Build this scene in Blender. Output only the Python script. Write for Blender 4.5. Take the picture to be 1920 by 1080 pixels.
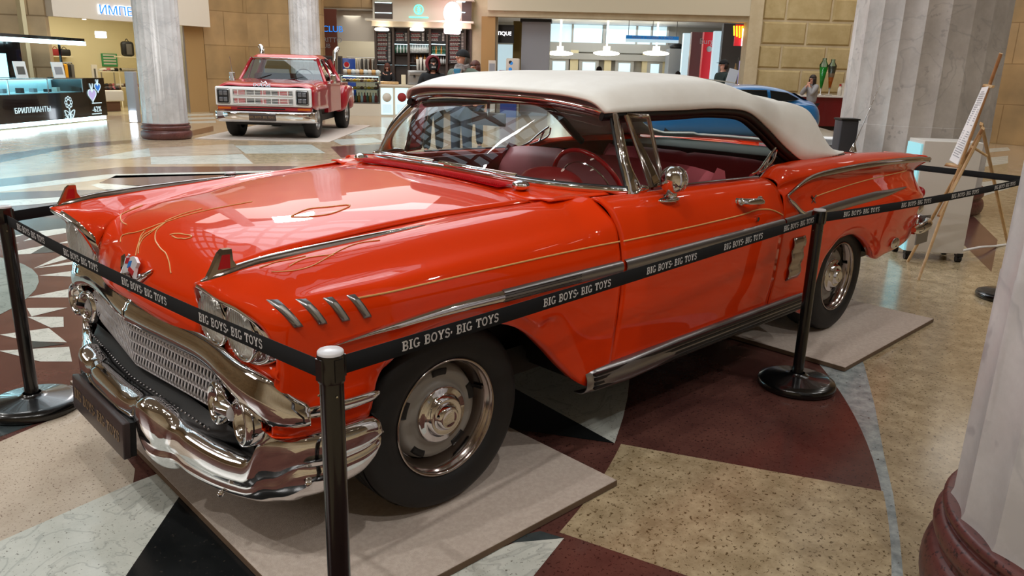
import bpy, bmesh, math, random
import numpy as np
from mathutils import Vector, Matrix, noise
for o in list(bpy.data.objects): bpy.data.objects.remove(o)
SC = bpy.context.scene
COL = SC.collection
PI = math.pi
rad = math.radians
V = Vector
# ------------------------------------------------------------------ camera
CAM = V((-1.5009, -2.6911, 1.4857)); YAW = rad(45.851); PITCH = rad(15.763); ROLL = rad(1.6123); FPX = 1440.5
cd = bpy.data.cameras.new('camera'); cam = bpy.data.objects.new('camera', cd); COL.objects.link(cam)
cd.sensor_fit = 'HORIZONTAL'; cd.sensor_width = 36; cd.lens = FPX / 1920 * 36; cd.clip_end = 200; cd.clip_start = .05
_f = V((math.cos(PITCH) * math.cos(YAW), math.cos(PITCH) * math.sin(YAW), -math.sin(PITCH)))
_r0 = V((math.sin(YAW), -math.cos(YAW), 0)); _u0 = _r0.cross(_f)
_r = math.cos(ROLL) * _r0 + math.sin(ROLL) * _u0; _u = -math.sin(ROLL) * _r0 + math.cos(ROLL) * _u0
cam.matrix_world = Matrix(((_r.x, _u.x, -_f.x, CAM.x), (_r.y, _u.y, -_f.y, CAM.y), (_r.z, _u.z, -_f.z, CAM.z), (0, 0, 0, 1)))
SC.camera = cam
FW = V((math.cos(YAW), math.sin(YAW), 0)); RT = V((math.sin(YAW), -math.cos(YAW), 0))   # forward / right on the floor
# ------------------------------------------------------------------ world, light, exposure
w = bpy.data.worlds.new('world'); SC.world = w; w.use_nodes = True
w.node_tree.nodes['Background'].inputs[0].default_value = (.75, .85, 1, 1); w.node_tree.nodes['Background'].inputs[1].default_value = .25
SC.view_settings.view_transform = 'Standard'; SC.view_settings.look = 'None'; SC.view_settings.gamma = 1
SC.view_settings.exposure = 0.0; SC.view_settings.use_curve_mapping = False
SC.cycles.max_bounces = 8; SC.cycles.transparent_max_bounces = 24; SC.cycles.sample_clamp_indirect = 6

def place(d, s, z=0.0):
    """floor position d metres ahead of and s metres right of the photographer's spot"""
    p = V((CAM.x, CAM.y, 0)) + FW * d + RT * s; return V((p.x, p.y, z))
def area(name, loc, sx, sy, power, col=(1, 1, 1), aim=None, rz=0):
    l = bpy.data.lights.new(name, 'AREA'); l.shape = 'RECTANGLE'; l.size = sx; l.size_y = sy; l.energy = power; l.color = col
    o = bpy.data.objects.new(name, l); COL.objects.link(o); o.location = loc
    o.rotation_euler = (0, 0, rz) if aim is None else (V(aim) - V(loc)).to_track_quat('-Z', 'Y').to_euler()
    return o
# skylight daylight over the atrium, then a lamp added for the hood's hot spot
area('atrium_daylight', (6.5, 10, 8.8), 9, 9, 600, (.88, .94, 1))
area('hood_hotspot_fill', (3.6, 7.6, 5.2), .6, .6, 150, (1, .93, .95), aim=(.2, 0, 1))
def spot(name, loc, power, ang=110, col=(1, .98, .94), aim=None, r=.09):
    l = bpy.data.lights.new(name, 'SPOT'); l.energy = power; l.spot_size = rad(ang); l.spot_blend = .6; l.color = col; l.shadow_soft_size = r
    o = bpy.data.objects.new(name, l); COL.objects.link(o); o.location = loc
    if aim: o.rotation_euler = (V(aim) - V(loc)).to_track_quat('-Z', 'Y').to_euler()
    return o
for i, (d, s) in enumerate(((-1.5, -5), (-1.5, -2), (-1.5, 1.5), (-3.5, 4.5), (.5, 7.0), (3, 8.5), (7, 9), (11, 9.3), (2, -9.5), (6, -9.8))):
    spot('aisle_downlight', place(d, s, 8.7), 520 if i < 4 else 360, 120)
area('left_hall_fill', place(-1, -15, 7.5), 6, 3, 420, (1, .95, .9), aim=(-.5, 0, .6))  # added fill so the chrome front end reflects something bright
area('pickup_fill', place(6.5, -5, 7.5), 2.5, 2.5, 420, (1, .97, .93), aim=(5.5, 13, .8))  # added fill aimed at the dim front of the pickup
area('far_hall_light', place(24, -6, 8), 14, 8, 760, (1, .97, .92), rz=YAW)
area('far_hall_right_light', place(22, 9, 8), 10, 8, 520, (1, .97, .92), rz=YAW)

# ------------------------------------------------------------------ materials
def srgb(c):
    return tuple(((x / 255) / 12.92 if x / 255 <= .04045 else ((x / 255 + .055) / 1.055) ** 2.4) for x in c) + (1,)
def mat(name, c=(128, 128, 128), rough=.5, metal=0, emit=0, coat=0, bump=0, bscale=40, noise_c=None, nscale=6, spec=None, ecol=None, ndetail=6, nlo=.4, nhi=.62, stretch=None):
    m = bpy.data.materials.new(name); m.use_nodes = True; nt = m.node_tree; b = nt.nodes['Principled BSDF']
    b.inputs['Base Color'].default_value = srgb(c); b.inputs['Roughness'].default_value = rough; b.inputs['Metallic'].default_value = metal
    if spec is not None: b.inputs['Specular IOR Level'].default_value = spec
    if coat: b.inputs['Coat Weight'].default_value = coat; b.inputs['Coat Roughness'].default_value = .02
    if emit: b.inputs['Emission Color'].default_value = srgb(ecol or c); b.inputs['Emission Strength'].default_value = emit
    co = None
    if noise_c or bump:
        tc = nt.nodes.new('ShaderNodeTexCoord'); mp = nt.nodes.new('ShaderNodeMapping'); nt.links.new(tc.outputs['Object'], mp.inputs[0]); co = mp
        if stretch: mp.inputs['Scale'].default_value = stretch
    if noise_c:
        n = nt.nodes.new('ShaderNodeTexNoise'); n.inputs['Scale'].default_value = nscale; n.inputs['Detail'].default_value = ndetail; n.inputs['Roughness'].default_value = .65
        nt.links.new(co.outputs[0], n.inputs['Vector'])
        r = nt.nodes.new('ShaderNodeValToRGB'); r.color_ramp.elements[0].position = nlo; r.color_ramp.elements[1].position = nhi
        r.color_ramp.elements[0].color = srgb(c); r.color_ramp.elements[1].color = srgb(noise_c)
        nt.links.new(n.outputs[0], r.inputs[0]); nt.links.new(r.outputs[0], b.inputs['Base Color'])
    if bump:
        n2 = nt.nodes.new('ShaderNodeTexNoise'); n2.inputs['Scale'].default_value = bscale; n2.inputs['Detail'].default_value = 3
        nt.links.new(co.outputs[0], n2.inputs['Vector']); bp = nt.nodes.new('ShaderNodeBump'); bp.inputs['Strength'].default_value = bump; bp.inputs['Distance'].default_value = .01
        nt.links.new(n2.outputs[0], bp.inputs['Height']); nt.links.new(bp.outputs[0], b.inputs['Normal'])
    return m
def glassmat(name, tint=(235, 245, 245), ior=1.5, rough=0.0):
    m = bpy.data.materials.new(name); m.use_nodes = True; nt = m.node_tree; nt.nodes.clear()
    o = nt.nodes.new('ShaderNodeOutputMaterial'); mx = nt.nodes.new('ShaderNodeMixShader'); fr = nt.nodes.new('ShaderNodeFresnel'); fr.inputs[0].default_value = ior
    t = nt.nodes.new('ShaderNodeBsdfTransparent'); t.inputs[0].default_value = srgb(tint); g = nt.nodes.new('ShaderNodeBsdfGlossy'); g.inputs['Roughness'].default_value = rough
    nt.links.new(fr.outputs[0], mx.inputs[0]); nt.links.new(t.outputs[0], mx.inputs[1]); nt.links.new(g.outputs[0], mx.inputs[2]); nt.links.new(mx.outputs[0], o.inputs[0])
    return m
M = dict(
    paint=mat('orange_paint', (226, 56, 2), .5, coat=.8, spec=.05),
    chrome=mat('chrome', (226, 226, 228), .05, 1), chromed=mat('aged_chrome', (175, 165, 160), .14, 1),
    alu=mat('brushed_trim', (150, 148, 150), .28, .9), steel=mat('grey_wheel_paint', (150, 146, 140), .4, .25),
    black=mat('black_rubber', (22, 21, 21), .6), tyre=mat('tyre_rubber', (19, 18, 18), .62, bump=.05, bscale=60),
    dark=mat('dark_trim', (14, 13, 14), .5), gblack=mat('gloss_black', (10, 10, 11), .12, coat=.5),
    seam=mat('grey_seam', (176, 172, 164), .6), top=mat('white_vinyl', (238, 236, 230), .55, noise_c=(246, 245, 240), nscale=3, bump=.03, bscale=300),
    redvinyl=mat('red_vinyl', (150, 32, 34), .4), pinkvinyl=mat('pink_vinyl', (190, 96, 106), .55), redplastic=mat('red_plastic', (206, 22, 34), .15, coat=1),
    glass=glassmat('clear_glass', ior=1.65), lens=mat('headlight_glass', (224, 224, 220), .16, .35, bump=.4, bscale=60),
    pin=mat('pinstripe_gold', (235, 178, 112), .35), white=mat('white_paint', (232, 230, 228), .45),
    carpet=mat('beige_carpet', (204, 188, 176), .95, noise_c=(216, 202, 190), nscale=60, bump=.6, bscale=500),
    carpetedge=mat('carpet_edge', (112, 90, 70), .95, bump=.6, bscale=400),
    cloth=mat('grey_vinyl_floor', (60, 50, 50), .8),
    tape=mat('belt_webbing', (11, 11, 13), .75, spec=.25, bump=.05, bscale=600), tapetext=mat('belt_lettering', (226, 224, 224), .5),
    plate=mat('plate_frame', (58, 48, 48), .35), platetext=mat('plate_gold', (150, 122, 92), .4),
    red=mat('red_enamel', (178, 24, 34), .3), blue=mat('blue_enamel', (34, 120, 200), .3),
)
# ------------------------------------------------------------------ mesh helpers
def herm(ts, P, tq):
    ts = np.asarray(ts, float); P = np.asarray(P, float); n = len(ts); T = np.zeros_like(P)
    if n == 1: return np.repeat(P, len(tq), 0)
    d = np.diff(ts); s = np.diff(P, axis=0) / d.reshape((-1,) + (1,) * (P.ndim - 1))
    for i in range(1, n - 1): T[i] = (s[i - 1] * d[i] + s[i] * d[i - 1]) / (d[i] + d[i - 1])
    T[0] = s[0] if n == 2 else 1.5 * s[0] - .5 * T[1]; T[-1] = s[-1] if n == 2 else 1.5 * s[-1] - .5 * T[-2]
    i = np.clip(np.searchsorted(ts, tq, side='right') - 1, 0, n - 2); h = d[i]; u = (tq - ts[i]) / h
    sh = (-1,) + (1,) * (P.ndim - 1); u = u.reshape(sh); h = h.reshape(sh)
    return (2 * u**3 - 3 * u**2 + 1) * P[i] + (u**3 - 2 * u**2 + u) * h * T[i] + (3 * u**2 - 2 * u**3) * P[i + 1] + (u**3 - u**2) * h * T[i + 1]
def chord(P):
    P = np.asarray(P, float)
    d = np.linalg.norm(np.diff(P, axis=0), axis=-1)
    if d.ndim > 1: d = d.mean(1)
    return np.concatenate([[0], np.cumsum(np.maximum(d, 1e-4))])
def curve(pts, n):
    t = chord(pts); return herm(t, np.array(pts, float), np.linspace(0, t[-1], n))
def grid(stations, nu, nv, linu=False):
    """smooth surface through a table of stations x rail points"""
    S = np.array(stations, float); tu = chord(S); tv = chord(S.swapaxes(0, 1))
    # keep every control station as a sample row so arches and edges stay exact
    def samp(t, n):
        q = []
        for a, b in zip(t[:-1], t[1:]):
            k = max(1, int(round(n * (b - a) / t[-1]))); q += list(np.linspace(a, b, k, endpoint=False))
        return np.array(q + [t[-1]])
    A = herm(tu, S, samp(tu, nu)); B = herm(tv, A.swapaxes(0, 1), samp(tv, nv)); return B.swapaxes(0, 1)
class MB:
    def __init__(s): s.v = []; s.f = []; s.m = []; s.sm = []; s.mats = []
    def mi(s, m):
        if m not in s.mats: s.mats.append(m)
        return s.mats.index(m)
    def add(s, vs, fs, m=None, smooth=False, T=None):
        o = len(s.v); k = s.mi(m) if m is not None else 0
        for p in vs:
            p = V(p); s.v.append(tuple(T @ p if T is not None else p))
        for f in fs: s.f.append(tuple(o + i for i in f)); s.m.append(k); s.sm.append(smooth)
        return s
    def box(s, x0, x1, y0, y1, z0, z1, m=None, T=None, b=0):
        if b:
            bm = bmesh.new(); bmesh.ops.create_cube(bm, size=1)
            for v in bm.verts: v.co = V((x0 + (v.co.x + .5) * (x1 - x0), y0 + (v.co.y + .5) * (y1 - y0), z0 + (v.co.z + .5) * (z1 - z0)))
            bmesh.ops.bevel(bm, geom=bm.edges[:], offset=b, segments=3, affect='EDGES', profile=.5)
            bm.verts.index_update(); vs = [v.co.copy() for v in bm.verts]; fs = [[v.index for v in f.verts] for f in bm.faces]; bm.free()
            return s.add(vs, fs, m, True, T)
        vs = [(x, y, z) for z in (z0, z1) for y in (y0, y1) for x in (x0, x1)]
        return s.add(vs, [(0, 2, 3, 1), (4, 5, 7, 6), (0, 1, 5, 4), (2, 6, 7, 3), (0, 4, 6, 2), (1, 3, 7, 5)], m, False, T)
    def grid(s, G, m=None, flip=False, T=None, closev=False, closeu=False):
        G = np.asarray(G); nu, nv = G.shape[:2]; fs = []
        for i in range(nu if closeu else nu - 1):
            for j in range(nv if closev else nv - 1):
                a, b = i * nv + j, i * nv + (j + 1) % nv; i2 = (i + 1) % nu; c, d = i2 * nv + (j + 1) % nv, i2 * nv + j
                fs.append((a, d, c, b) if flip else (a, b, c, d))
        return s.add(G.reshape(-1, 3), fs, m, True, T)
    def tube(s, pts, r, m=None, n=8, T=None, caps=True, ry=None, up=None, closed=False):
        pts = [V(p) for p in pts]; rs = r if hasattr(r, '__len__') else [r] * len(pts); G = []
        ref = V(up) if up else None; prev = None
        for i, p in enumerate(pts):
            if closed: t = pts[(i + 1) % len(pts)] - pts[i - 1]
            else: t = pts[min(i + 1, len(pts) - 1)] - pts[max(i - 1, 0)]
            t.normalize()
            if ref: a = ref - t * ref.dot(t)
            elif prev is not None: a = prev - t * prev.dot(t)
            else: a = t.orthogonal()
            if a.length < 1e-6: a = t.orthogonal()
            a.normalize(); prev = a; b = t.cross(a); k = (ry[i] if hasattr(ry, '__len__') else ry) / rs[i] if ry else 1
            G.append([p + a * (rs[i] * k * math.cos(2 * PI * j / n)) + b * (rs[i] * math.sin(2 * PI * j / n)) for j in range(n)])
        base = len(s.v); s.grid(np.array([[tuple(q) for q in row] for row in G]), m, flip=True, T=T, closev=True, closeu=closed)
        if caps and not closed:
            k = s.mi(m) if m is not None else 0
            s.f.append(tuple(base + j for j in range(n))[::-1]); s.m.append(k); s.sm.append(False)
            e = base + (len(pts) - 1) * n; s.f.append(tuple(e + j for j in range(n))); s.m.append(k); s.sm.append(False)
        return s
    def cyl(s, p0, p1, r, m=None, n=16, T=None, r1=None): return s.tube([p0, p1], [r, r if r1 is None else r1], m, n, T)
    def lathe(s, prof, m=None, n=32, T=None, a0=0, a1=2 * PI):
        full = abs(a1 - a0 - 2 * PI) < 1e-6; k = n if full else n + 1
        G = [[(r * math.cos(a0 + (a1 - a0) * j / n), r * math.sin(a0 + (a1 - a0) * j / n), z) for j in range(k)] for r, z in prof]
        return s.grid(np.array(G), m, T=T, closev=full)
    def sphere(s, c, r, m=None, n=16, T=None, sc=(1, 1, 1)):
        prof = [(max(1e-4, math.sin(PI * i / n * 1.0)), -math.cos(PI * i / n)) for i in range(n + 1)]
        X = Matrix.Translation(c) @ Matrix.Diagonal((r * sc[0], r * sc[1], r * sc[2], 1)); X = T @ X if T is not None else X
        return s.lathe(prof, m, n + 4, X)
    def prism(s, poly, h0, h1, m=None, T=None):
        """poly in xy, extruded from z=h0 to z=h1"""
        n = len(poly); vs = [(x, y, h0) for x, y in poly] + [(x, y, h1) for x, y in poly]
        return s.add(vs, [tuple(range(n))[::-1], tuple(range(n, 2 * n))] + [(i, (i + 1) % n, n + (i + 1) % n, n + i) for i in range(n)], m, False, T)
    def build(s, name, m=None, parent=None, loc=None, solid=0, soff=-1, sub=0, auto=None, label=None):
        me = bpy.data.meshes.new(name); me.from_pydata(s.v, [], s.f)
        ms = s.mats if s.mats else [m]
        for x in ms: me.materials.append(M[x] if isinstance(x, str) else x)
        me.polygons.foreach_set('material_index', s.m); me.polygons.foreach_set('use_smooth', s.sm); me.update()
        if auto: me.set_sharp_from_angle(angle=rad(auto))
        o = bpy.data.objects.new(name, me); COL.objects.link(o)
        if parent: o.parent = parent
        if loc is not None: o.location = loc
        if solid: md = o.modifiers.new('thickness', 'SOLIDIFY'); md.thickness = solid; md.offset = soff
        if sub: md = o.modifiers.new('smooth', 'SUBSURF'); md.levels = sub; md.render_levels = sub
        if label: o['label'] = label
        return o
def B(m): b = MB(); b.mi(m); return b
def thing(name, label, cat, loc=(0, 0, 0), rz=0, group=None, rot=None):
    o = bpy.data.objects.new(name, None); COL.objects.link(o); o.empty_display_size = .2; o.location = loc; o.rotation_euler = rot or (0, 0, rz)
    o['label'] = label; o['category'] = cat
    if group: o['group'] = group
    return o
def tag(o, label, cat, group=None, kind=None):
    o['label'] = label; o['category'] = cat
    if group: o['group'] = group
    if kind: o['kind'] = kind
    return o
def struct(o): o['kind'] = 'structure'; return o
def copy_tree(o, parent=None):
    c = o.copy(); COL.objects.link(c)
    if parent: c.parent = parent
    for ch in [x for x in o.children]: copy_tree(ch, c)
    return c
def mir(G): G = np.array(G, float).copy(); G[..., 1] *= -1; return G
TR = Matrix.Translation
def RX(a): return Matrix.Rotation(a, 4, 'X')
def RY(a): return Matrix.Rotation(a, 4, 'Y')
def RZ(a): return Matrix.Rotation(a, 4, 'Z')
# ------------------------------------------------------------------ slab lettering (strokes in a 0..1 high box)
def ribbon(pts, w):
    out = []
    for a, b in zip(pts[:-1], pts[1:]):
        a, b = V(a), V(b); d = (b - a).normalized(); n = V((-d.y, d.x)) * w / 2; e = d * w * .28
        out.append([a + n - e, a - n - e, b - n + e, b + n + e])
    return out
def arc(cx, cy, rx, ry, a0, a1, n=10): return [(cx + rx * math.cos(rad(a0 + (a1 - a0) * i / n)), cy + ry * math.sin(rad(a0 + (a1 - a0) * i / n))) for i in range(n + 1)]
_w = .2; SL = .1
GL = {
    'B': (.78, [[(.2, 0), (.2, 1)]], [[(.2, .95), (.42, .95)] + arc(.42, .74, .22, .21, 90, -90) + [(.2, .53)], [(.42, .5)] + arc(.44, .28, .24, .23, 90, -90) + [(.2, .05)]], [(.0, .3, 0), (.0, .3, 1)]),
    'I': (.46, [[(.23, 0), (.23, 1)]], [], [(.0, .46, 0), (.0, .46, 1)]),
    'G': (.84, [], [arc(.42, .5, .32, .45, 50, 325, 16), [(.68, .08), (.68, .42)]], [(.48, .84, .42)]),
    'O': (.84, [], [arc(.42, .5, .32, .44, 0, 360, 20)], []),
    'Y': (.86, [[(.43, 0), (.43, .48)]], [[(.43, .45), (.14, .96)], [(.43, .45), (.72, .96)]], [(.25, .61, 0), (.0, .32, 1), (.54, .86, 1)]),
    'S': (.7, [], [arc(.35, .73, .23, .22, 30, 270, 10) + arc(.35, .27, .24, .23, 90, -150, 12)], [(.55, .67, .86), (.02, .14, .16)]),
    'T': (.8, [[(.4, 0), (.4, 1)]], [[(.06, .93), (.74, .93)]], [(.22, .58, 0), (.0, .14, .82), (.66, .8, .82)]),
    ',': (.26, [], [[(.13, .5), (.1, .34)]], []), ' ': (.42, [], [], [])}
def slab(txt, h):
    """2-D polygons of slab-serif lettering, height h; returns polys and width"""
    x = 0; polys = []
    for ch in txt:
        wd, stems, curves, serifs = GL[ch]
        for st in stems: polys += [[(x + p.x, p.y) for p in q] for q in [[V(st[0]) + V((-.1, 0)), V(st[0]) + V((.1, 0)), V(st[1]) + V((.1, 0)), V(st[1]) + V((-.1, 0))]]]
        for c in curves: polys += [[(x + p.x, p.y) for p in q] for q in ribbon(c, .17)]
        for a, b, y in serifs:
            y0 = y if y == 0 else y - .11
            polys.append([(x + a, y0), (x + b, y0), (x + b, y0 + .11), (x + a, y0 + .11)])
        x += wd + .07
    return [[(px * h, py * h) for px, py in q] for q in polys], x * h
def text(body, size, name, m, parent=None, T=None, ext=.002, align='CENTER'):
    cu = bpy.data.curves.new(name, 'FONT'); cu.body = body; cu.size = size; cu.extrude = ext; cu.align_x = align; cu.align_y = 'CENTER'
    tmp = bpy.data.objects.new(name, cu); COL.objects.link(tmp)
    bpy.context.view_layer.update(); me = bpy.data.meshes.new_from_object(tmp.evaluated_get(bpy.context.evaluated_depsgraph_get()))
    bpy.data.objects.remove(tmp); me.name = name
    if T is not None: me.transform(T)
    me.materials.clear(); me.materials.append(M[m]); o = bpy.data.objects.new(name, me); COL.objects.link(o)
    if parent: o.parent = parent
    return o
# ================================================================== THE ORANGE CONVERTIBLE
car = thing('convertible_car', 'large orange-red 1950s convertible with white soft top and chrome grille, standing on two carpet pads', 'car')
NM = {0: 'paint'}
def side(fn):
    """run a builder for the left (sign -1) and right (+1) side"""
    for s in (-1, 1): fn(s)
def sg(G, s):
    G = np.array(G, float).copy(); G[..., 1] *= s; return G
# ---- hood: rail 0 = centre, last = edge
hc = [(-.697, .69), (-.69, .735), (-.672, .79), (-.642, .85), (-.60, .905), (-.53, .95), (-.42, .978), (-.15, 1.008), (.2, 1.035), (.40, 1.048), (.515, 1.052)]
he = [(-.655, .675, .475), (-.655, .705, .478), (-.648, .75, .482), (-.634, .80, .488), (-.612, .845, .495), (-.575, .885, .505), (-.49, .917, .525), (-.22, .958, .56), (.12, .995, .61), (.38, 1.01, .645), (.545, 1.016, .662)]
st = []
for (cx, cz), (ex, ez, ey) in zip(hc, he):
    row = []
    for k in np.linspace(-1, 1, 13):
        a = abs(k) ** 2.4; row.append((cx + (ex - cx) * a, ey * k, cz + (ez - cz) * a))
    st.append(row)
HG = grid(st, 60, 36)
hood = B('paint').grid(HG, flip=True).build('hood', parent=car, solid=.014)
# ---- front fenders: rails seam, inner slope, crest, outer crest, shoulder, side, crease, lower, bottom
def fender_rows():
    arch = [(-.62, .50), (-.50, .49), (-.375, .49), (-.35, .53), (-.335, .60), (-.285, .655), (-.2, .684), (-.1, .698), (.03, .700), (.15, .682), (.24, .645), (.31, .598), (.38, .535), (.47, .445), (.56, .365), (.60, .338), (.735, .338)]
    R = []
    for x, zb in arch:
        t = min(1, max(0, (x + .62) / 1.36))
        yb = .90 + .035 * min(1, (x + .62) / .3) if x < -.3 else .935
        crest = float(np.interp(x, [-.62, -.4, 0, .4, .735], [.945, .965, .99, 1.01, 1.035]))
        ext = 0 if x > -.6 else 1
        seam_y = float(np.interp(x, [-.62, -.575, -.49, -.22, .12, .38, .545, .735], [.5, .512, .532, .567, .617, .652, .672, .70]))
        seam_z = float(np.interp(x, [-.66, -.62, -.575, -.49, -.22, .12, .38, .545, .735], [.74, .84, .883, .915, .956, .993, 1.008, 1.014, 1.036]))
        ym = .965 if x > -.3 else .925 + .04 * (x + .62) / .32
        row = [(x, seam_y, seam_z - .004), (x, seam_y + .05, seam_z + .25 * (crest - seam_z) - .006), (x, .70 + .02 * t, crest), (x, .775 + .02 * t, crest - .012 - .006 * t),
               (x, .865 + .012 * t, crest - .055 - .01 * t), (x, ym - .035, (crest - .055 - .01 * t + .86) / 2 + .008), (x, ym - .008, .86), (x, ym, .79),
               (x, ym - .003, max(zb + .06, .70) if zb > .6 else .68), (x, yb + .012, zb + (.035 if zb > .55 else .10)), (x, yb, zb)]
        R.append(row)
    # nose rows: the visor edge round the headlight cavity
    r0 = [(-.655, .495, .76), (-.69, .56, .86), (-.737, .70, .922), (-.715, .755, .893), (-.675, .82, .862), (-.648, .873, .825), (-.635, .892, .795), (-.622, .898, .752), (-.622, .89, .70), (-.63, .875, .60), (-.635, .87, .50)]
    r1 = [(-.64, .497, .795), (-.66, .56, .887), (-.688, .70, .932), (-.672, .765, .912), (-.648, .84, .875), (-.632, .885, .84), (-.627, .900, .808), (-.618, .908, .76), (-.618, .90, .70), (-.625, .885, .60), (-.63, .88, .50)]
    R[0] = [((a[0] if i else -.615), a[1], a[2]) for i, a in enumerate(R[0])]
    R[0] = [(-.612, .503, .842), (-.612, .57, .905), (-.615, .705, .945), (-.612, .775, .930), (-.610, .855, .887), (-.608, .898, .853), (-.607, .912, .82), (-.605, .917, .77), (-.605, .912, .69), (-.61, .90, .60), (-.61, .90, .50)]
    return [r0, r1] + R
FR = fender_rows()
def fender(s):
    G = grid(FR, 110, 40); b = B('paint'); b.grid(sg(G, s), flip=(s > 0))
    # arch flange turned inwards
    e = G[:, -1]; fl = np.stack([e, e + np.array([0, -.045, .002])], 1); b.grid(sg(fl, s), flip=(s > 0))
    o = b.build('front_fender', parent=car, solid=.006)
    return o
side(fender)
# ---- doors
def door_sec(x, t):
    zt = 1.038 - .02 * t
    return [(x, .80, zt - .02), (x, .835, zt), (x, .862, zt - .004), (x, .905, zt - .028), (x, .94, zt - .085), (x, .957, .89), (x, .966, .84), (x, .967, .79), (x, .962, .66), (x, .952, .52), (x, .935, .40), (x, .93, .338)]
def gapx(z): return float(np.interp(z, [.33, .376, .66, .89, 1.05], [.742, .745, .752, .735, .70]))
def door(s):
    R = []
    for t in np.linspace(0, 1, 9):
        row = door_sec(0, t); R.append([((gapx(z) + .006) * (1 - t) + 1.985 * t, y, z) for _, y, z in row])
    B('paint').grid(sg(grid(R, 40, 44), s), flip=(s > 0)).build('door', parent=car, solid=.012)
# the fender's own rear edge follows the door gap
for k, row in enumerate(FR[-1]): FR[-1][k] = (gapx(row[2]) - .002, row[1], row[2])
for c in [c for c in car.children if c.name.startswith('front_fender')]: bpy.data.objects.remove(c)
FR[-1][4] = (FR[-1][4][0], .86, 1.015); FR[-1][3] = (FR[-1][3][0], .80, 1.038); FR[-1][5] = (FR[-1][5][0], .938, .945)
side(fender); side(door)
# ---- rear quarters: deck edge, crest, chrome edge (gull line), recess, bulge, sides, bottom
def quarter_rows():
    D = [  # x, deck(y,z), crest(y,z), edge(y,z), recess_top, recess_low, bulge, side, low, bottom z
        (1.992, (.80, 1.0), (.845, 1.022), (.915, .985), (.94, .95), (.957, .90), (.967, .80), (.962, .66), (.95, .50), .338),
        (2.08, (.78, 1.03), (.835, 1.062), (.92, 1.0), (.945, .955), (.958, .90), (.967, .80), (.962, .66), (.95, .50), .338),
        (2.25, (.76, 1.05), (.82, 1.072), (.925, 1.012), (.935, .965), (.945, .90), (.967, .80), (.963, .66), (.952, .50), .338),
        (2.50, (.74, 1.05), (.81, 1.077), (.925, 1.022), (.915, .975), (.93, .88), (.967, .79), (.963, .66), (.952, .52), .345),
        (2.535, (.74, 1.05), (.81, 1.077), (.925, 1.023), (.913, .975), (.93, .88), (.967, .79), (.963, .68), (.953, .56), .495),
        (2.62, (.73, 1.05), (.81, 1.078), (.925, 1.025), (.91, .975), (.928, .88), (.967, .79), (.963, .70), (.955, .62), .575),
        (2.71, (.72, 1.05), (.81, 1.078), (.924, 1.027), (.905, .975), (.925, .88), (.967, .79), (.963, .72), (.955, .66), .622),
        (2.81, (.71, 1.05), (.808, 1.078), (.922, 1.028), (.90, .975), (.922, .88), (.967, .79), (.963, .73), (.955, .68), .638),
        (2.92, (.70, 1.05), (.805, 1.077), (.92, 1.029), (.895, .975), (.92, .88), (.965, .79), (.961, .73), (.955, .68), .637),
        (3.02, (.69, 1.05), (.80, 1.076), (.918, 1.029), (.89, .975), (.918, .88), (.963, .79), (.959, .72), (.953, .66), .612),
        (3.15, (.68, 1.048), (.795, 1.074), (.914, 1.028), (.883, .972), (.915, .88), (.961, .79), (.956, .70), (.948, .61), .555),
        (3.25, (.67, 1.045), (.79, 1.072), (.91, 1.027), (.877, .97), (.912, .88), (.959, .79), (.953, .68), (.94, .57), .49),
        (3.33, (.66, 1.042), (.785, 1.069), (.906, 1.025), (.873, .967), (.908, .88), (.957, .79), (.95, .66), (.935, .53), .435),
        (3.55, (.65, 1.03), (.775, 1.06), (.895, 1.02), (.86, .957), (.895, .87), (.948, .78), (.942, .65), (.92, .53), .428),
        (3.85, (.63, 1.01), (.755, 1.042), (.87, 1.008), (.83, .945), (.865, .86), (.92, .77), (.917, .66), (.895, .54), .43),
        (4.08, (.60, .99), (.73, 1.02), (.845, .996), (.795, .93), (.83, .84), (.885, .755), (.885, .66), (.865, .55), .445),
        (4.22, (.58, .975), (.71, .997), (.825, .985), (.765, .915), (.795, .82), (.85, .74), (.85, .65), (.835, .56), .46)]
    R = []
    for r in D:
        x = r[0]; p = list(r[1:9]); row = [(x, *p[0]), (x, *p[1])]
        e = p[2]; row += [(x, (p[1][0] + e[0]) / 2 + .012, (p[1][1] + e[1]) / 2 + .010), (x, e[0], e[1]), (x, e[0] - .006, e[1] - .012)]
        row += [(x, *q) for q in p[3:6]]; row += [(x, *p[6]), (x, *p[7])]
        zb = r[9]; row += [(x, p[7][0] - .01, (zb + p[7][1]) / 2), (x, .93 if x < 3.3 else p[7][0] - .02, zb)]
        R.append(row)
    last = R[-1]; tail = []
    for i, (x, y, z) in enumerate(last):
        dx = [0.06, .09, .105, .115, .10, .05, .02, .02, .03, .03, .02, .0][i]
        tail.append((x + dx, y - (.012 if i > 1 else .01), z - (.008 if i < 5 else 0)))
    R.append(tail)
    return R
QR = quarter_rows()
def quarter(s):
    G = grid(QR, 120, 46); b = B('paint'); b.grid(sg(G, s), flip=(s > 0))
    e = G[:, -1]; fl = np.stack([e, e + np.array([0, -.045, .002])], 1); b.grid(sg(fl, s), flip=(s > 0))
    # tail closing skin under the fin
    t = G[-1]; inn = t.copy(); inn[:, 1] = np.minimum(inn[:, 1], .5); inn[:, 0] += .02
    b.grid(sg(np.stack([t, inn], 0), s), flip=(s < 0))
    b.build('rear_quarter_panel', parent=car, solid=.006)
side(quarter)
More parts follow.
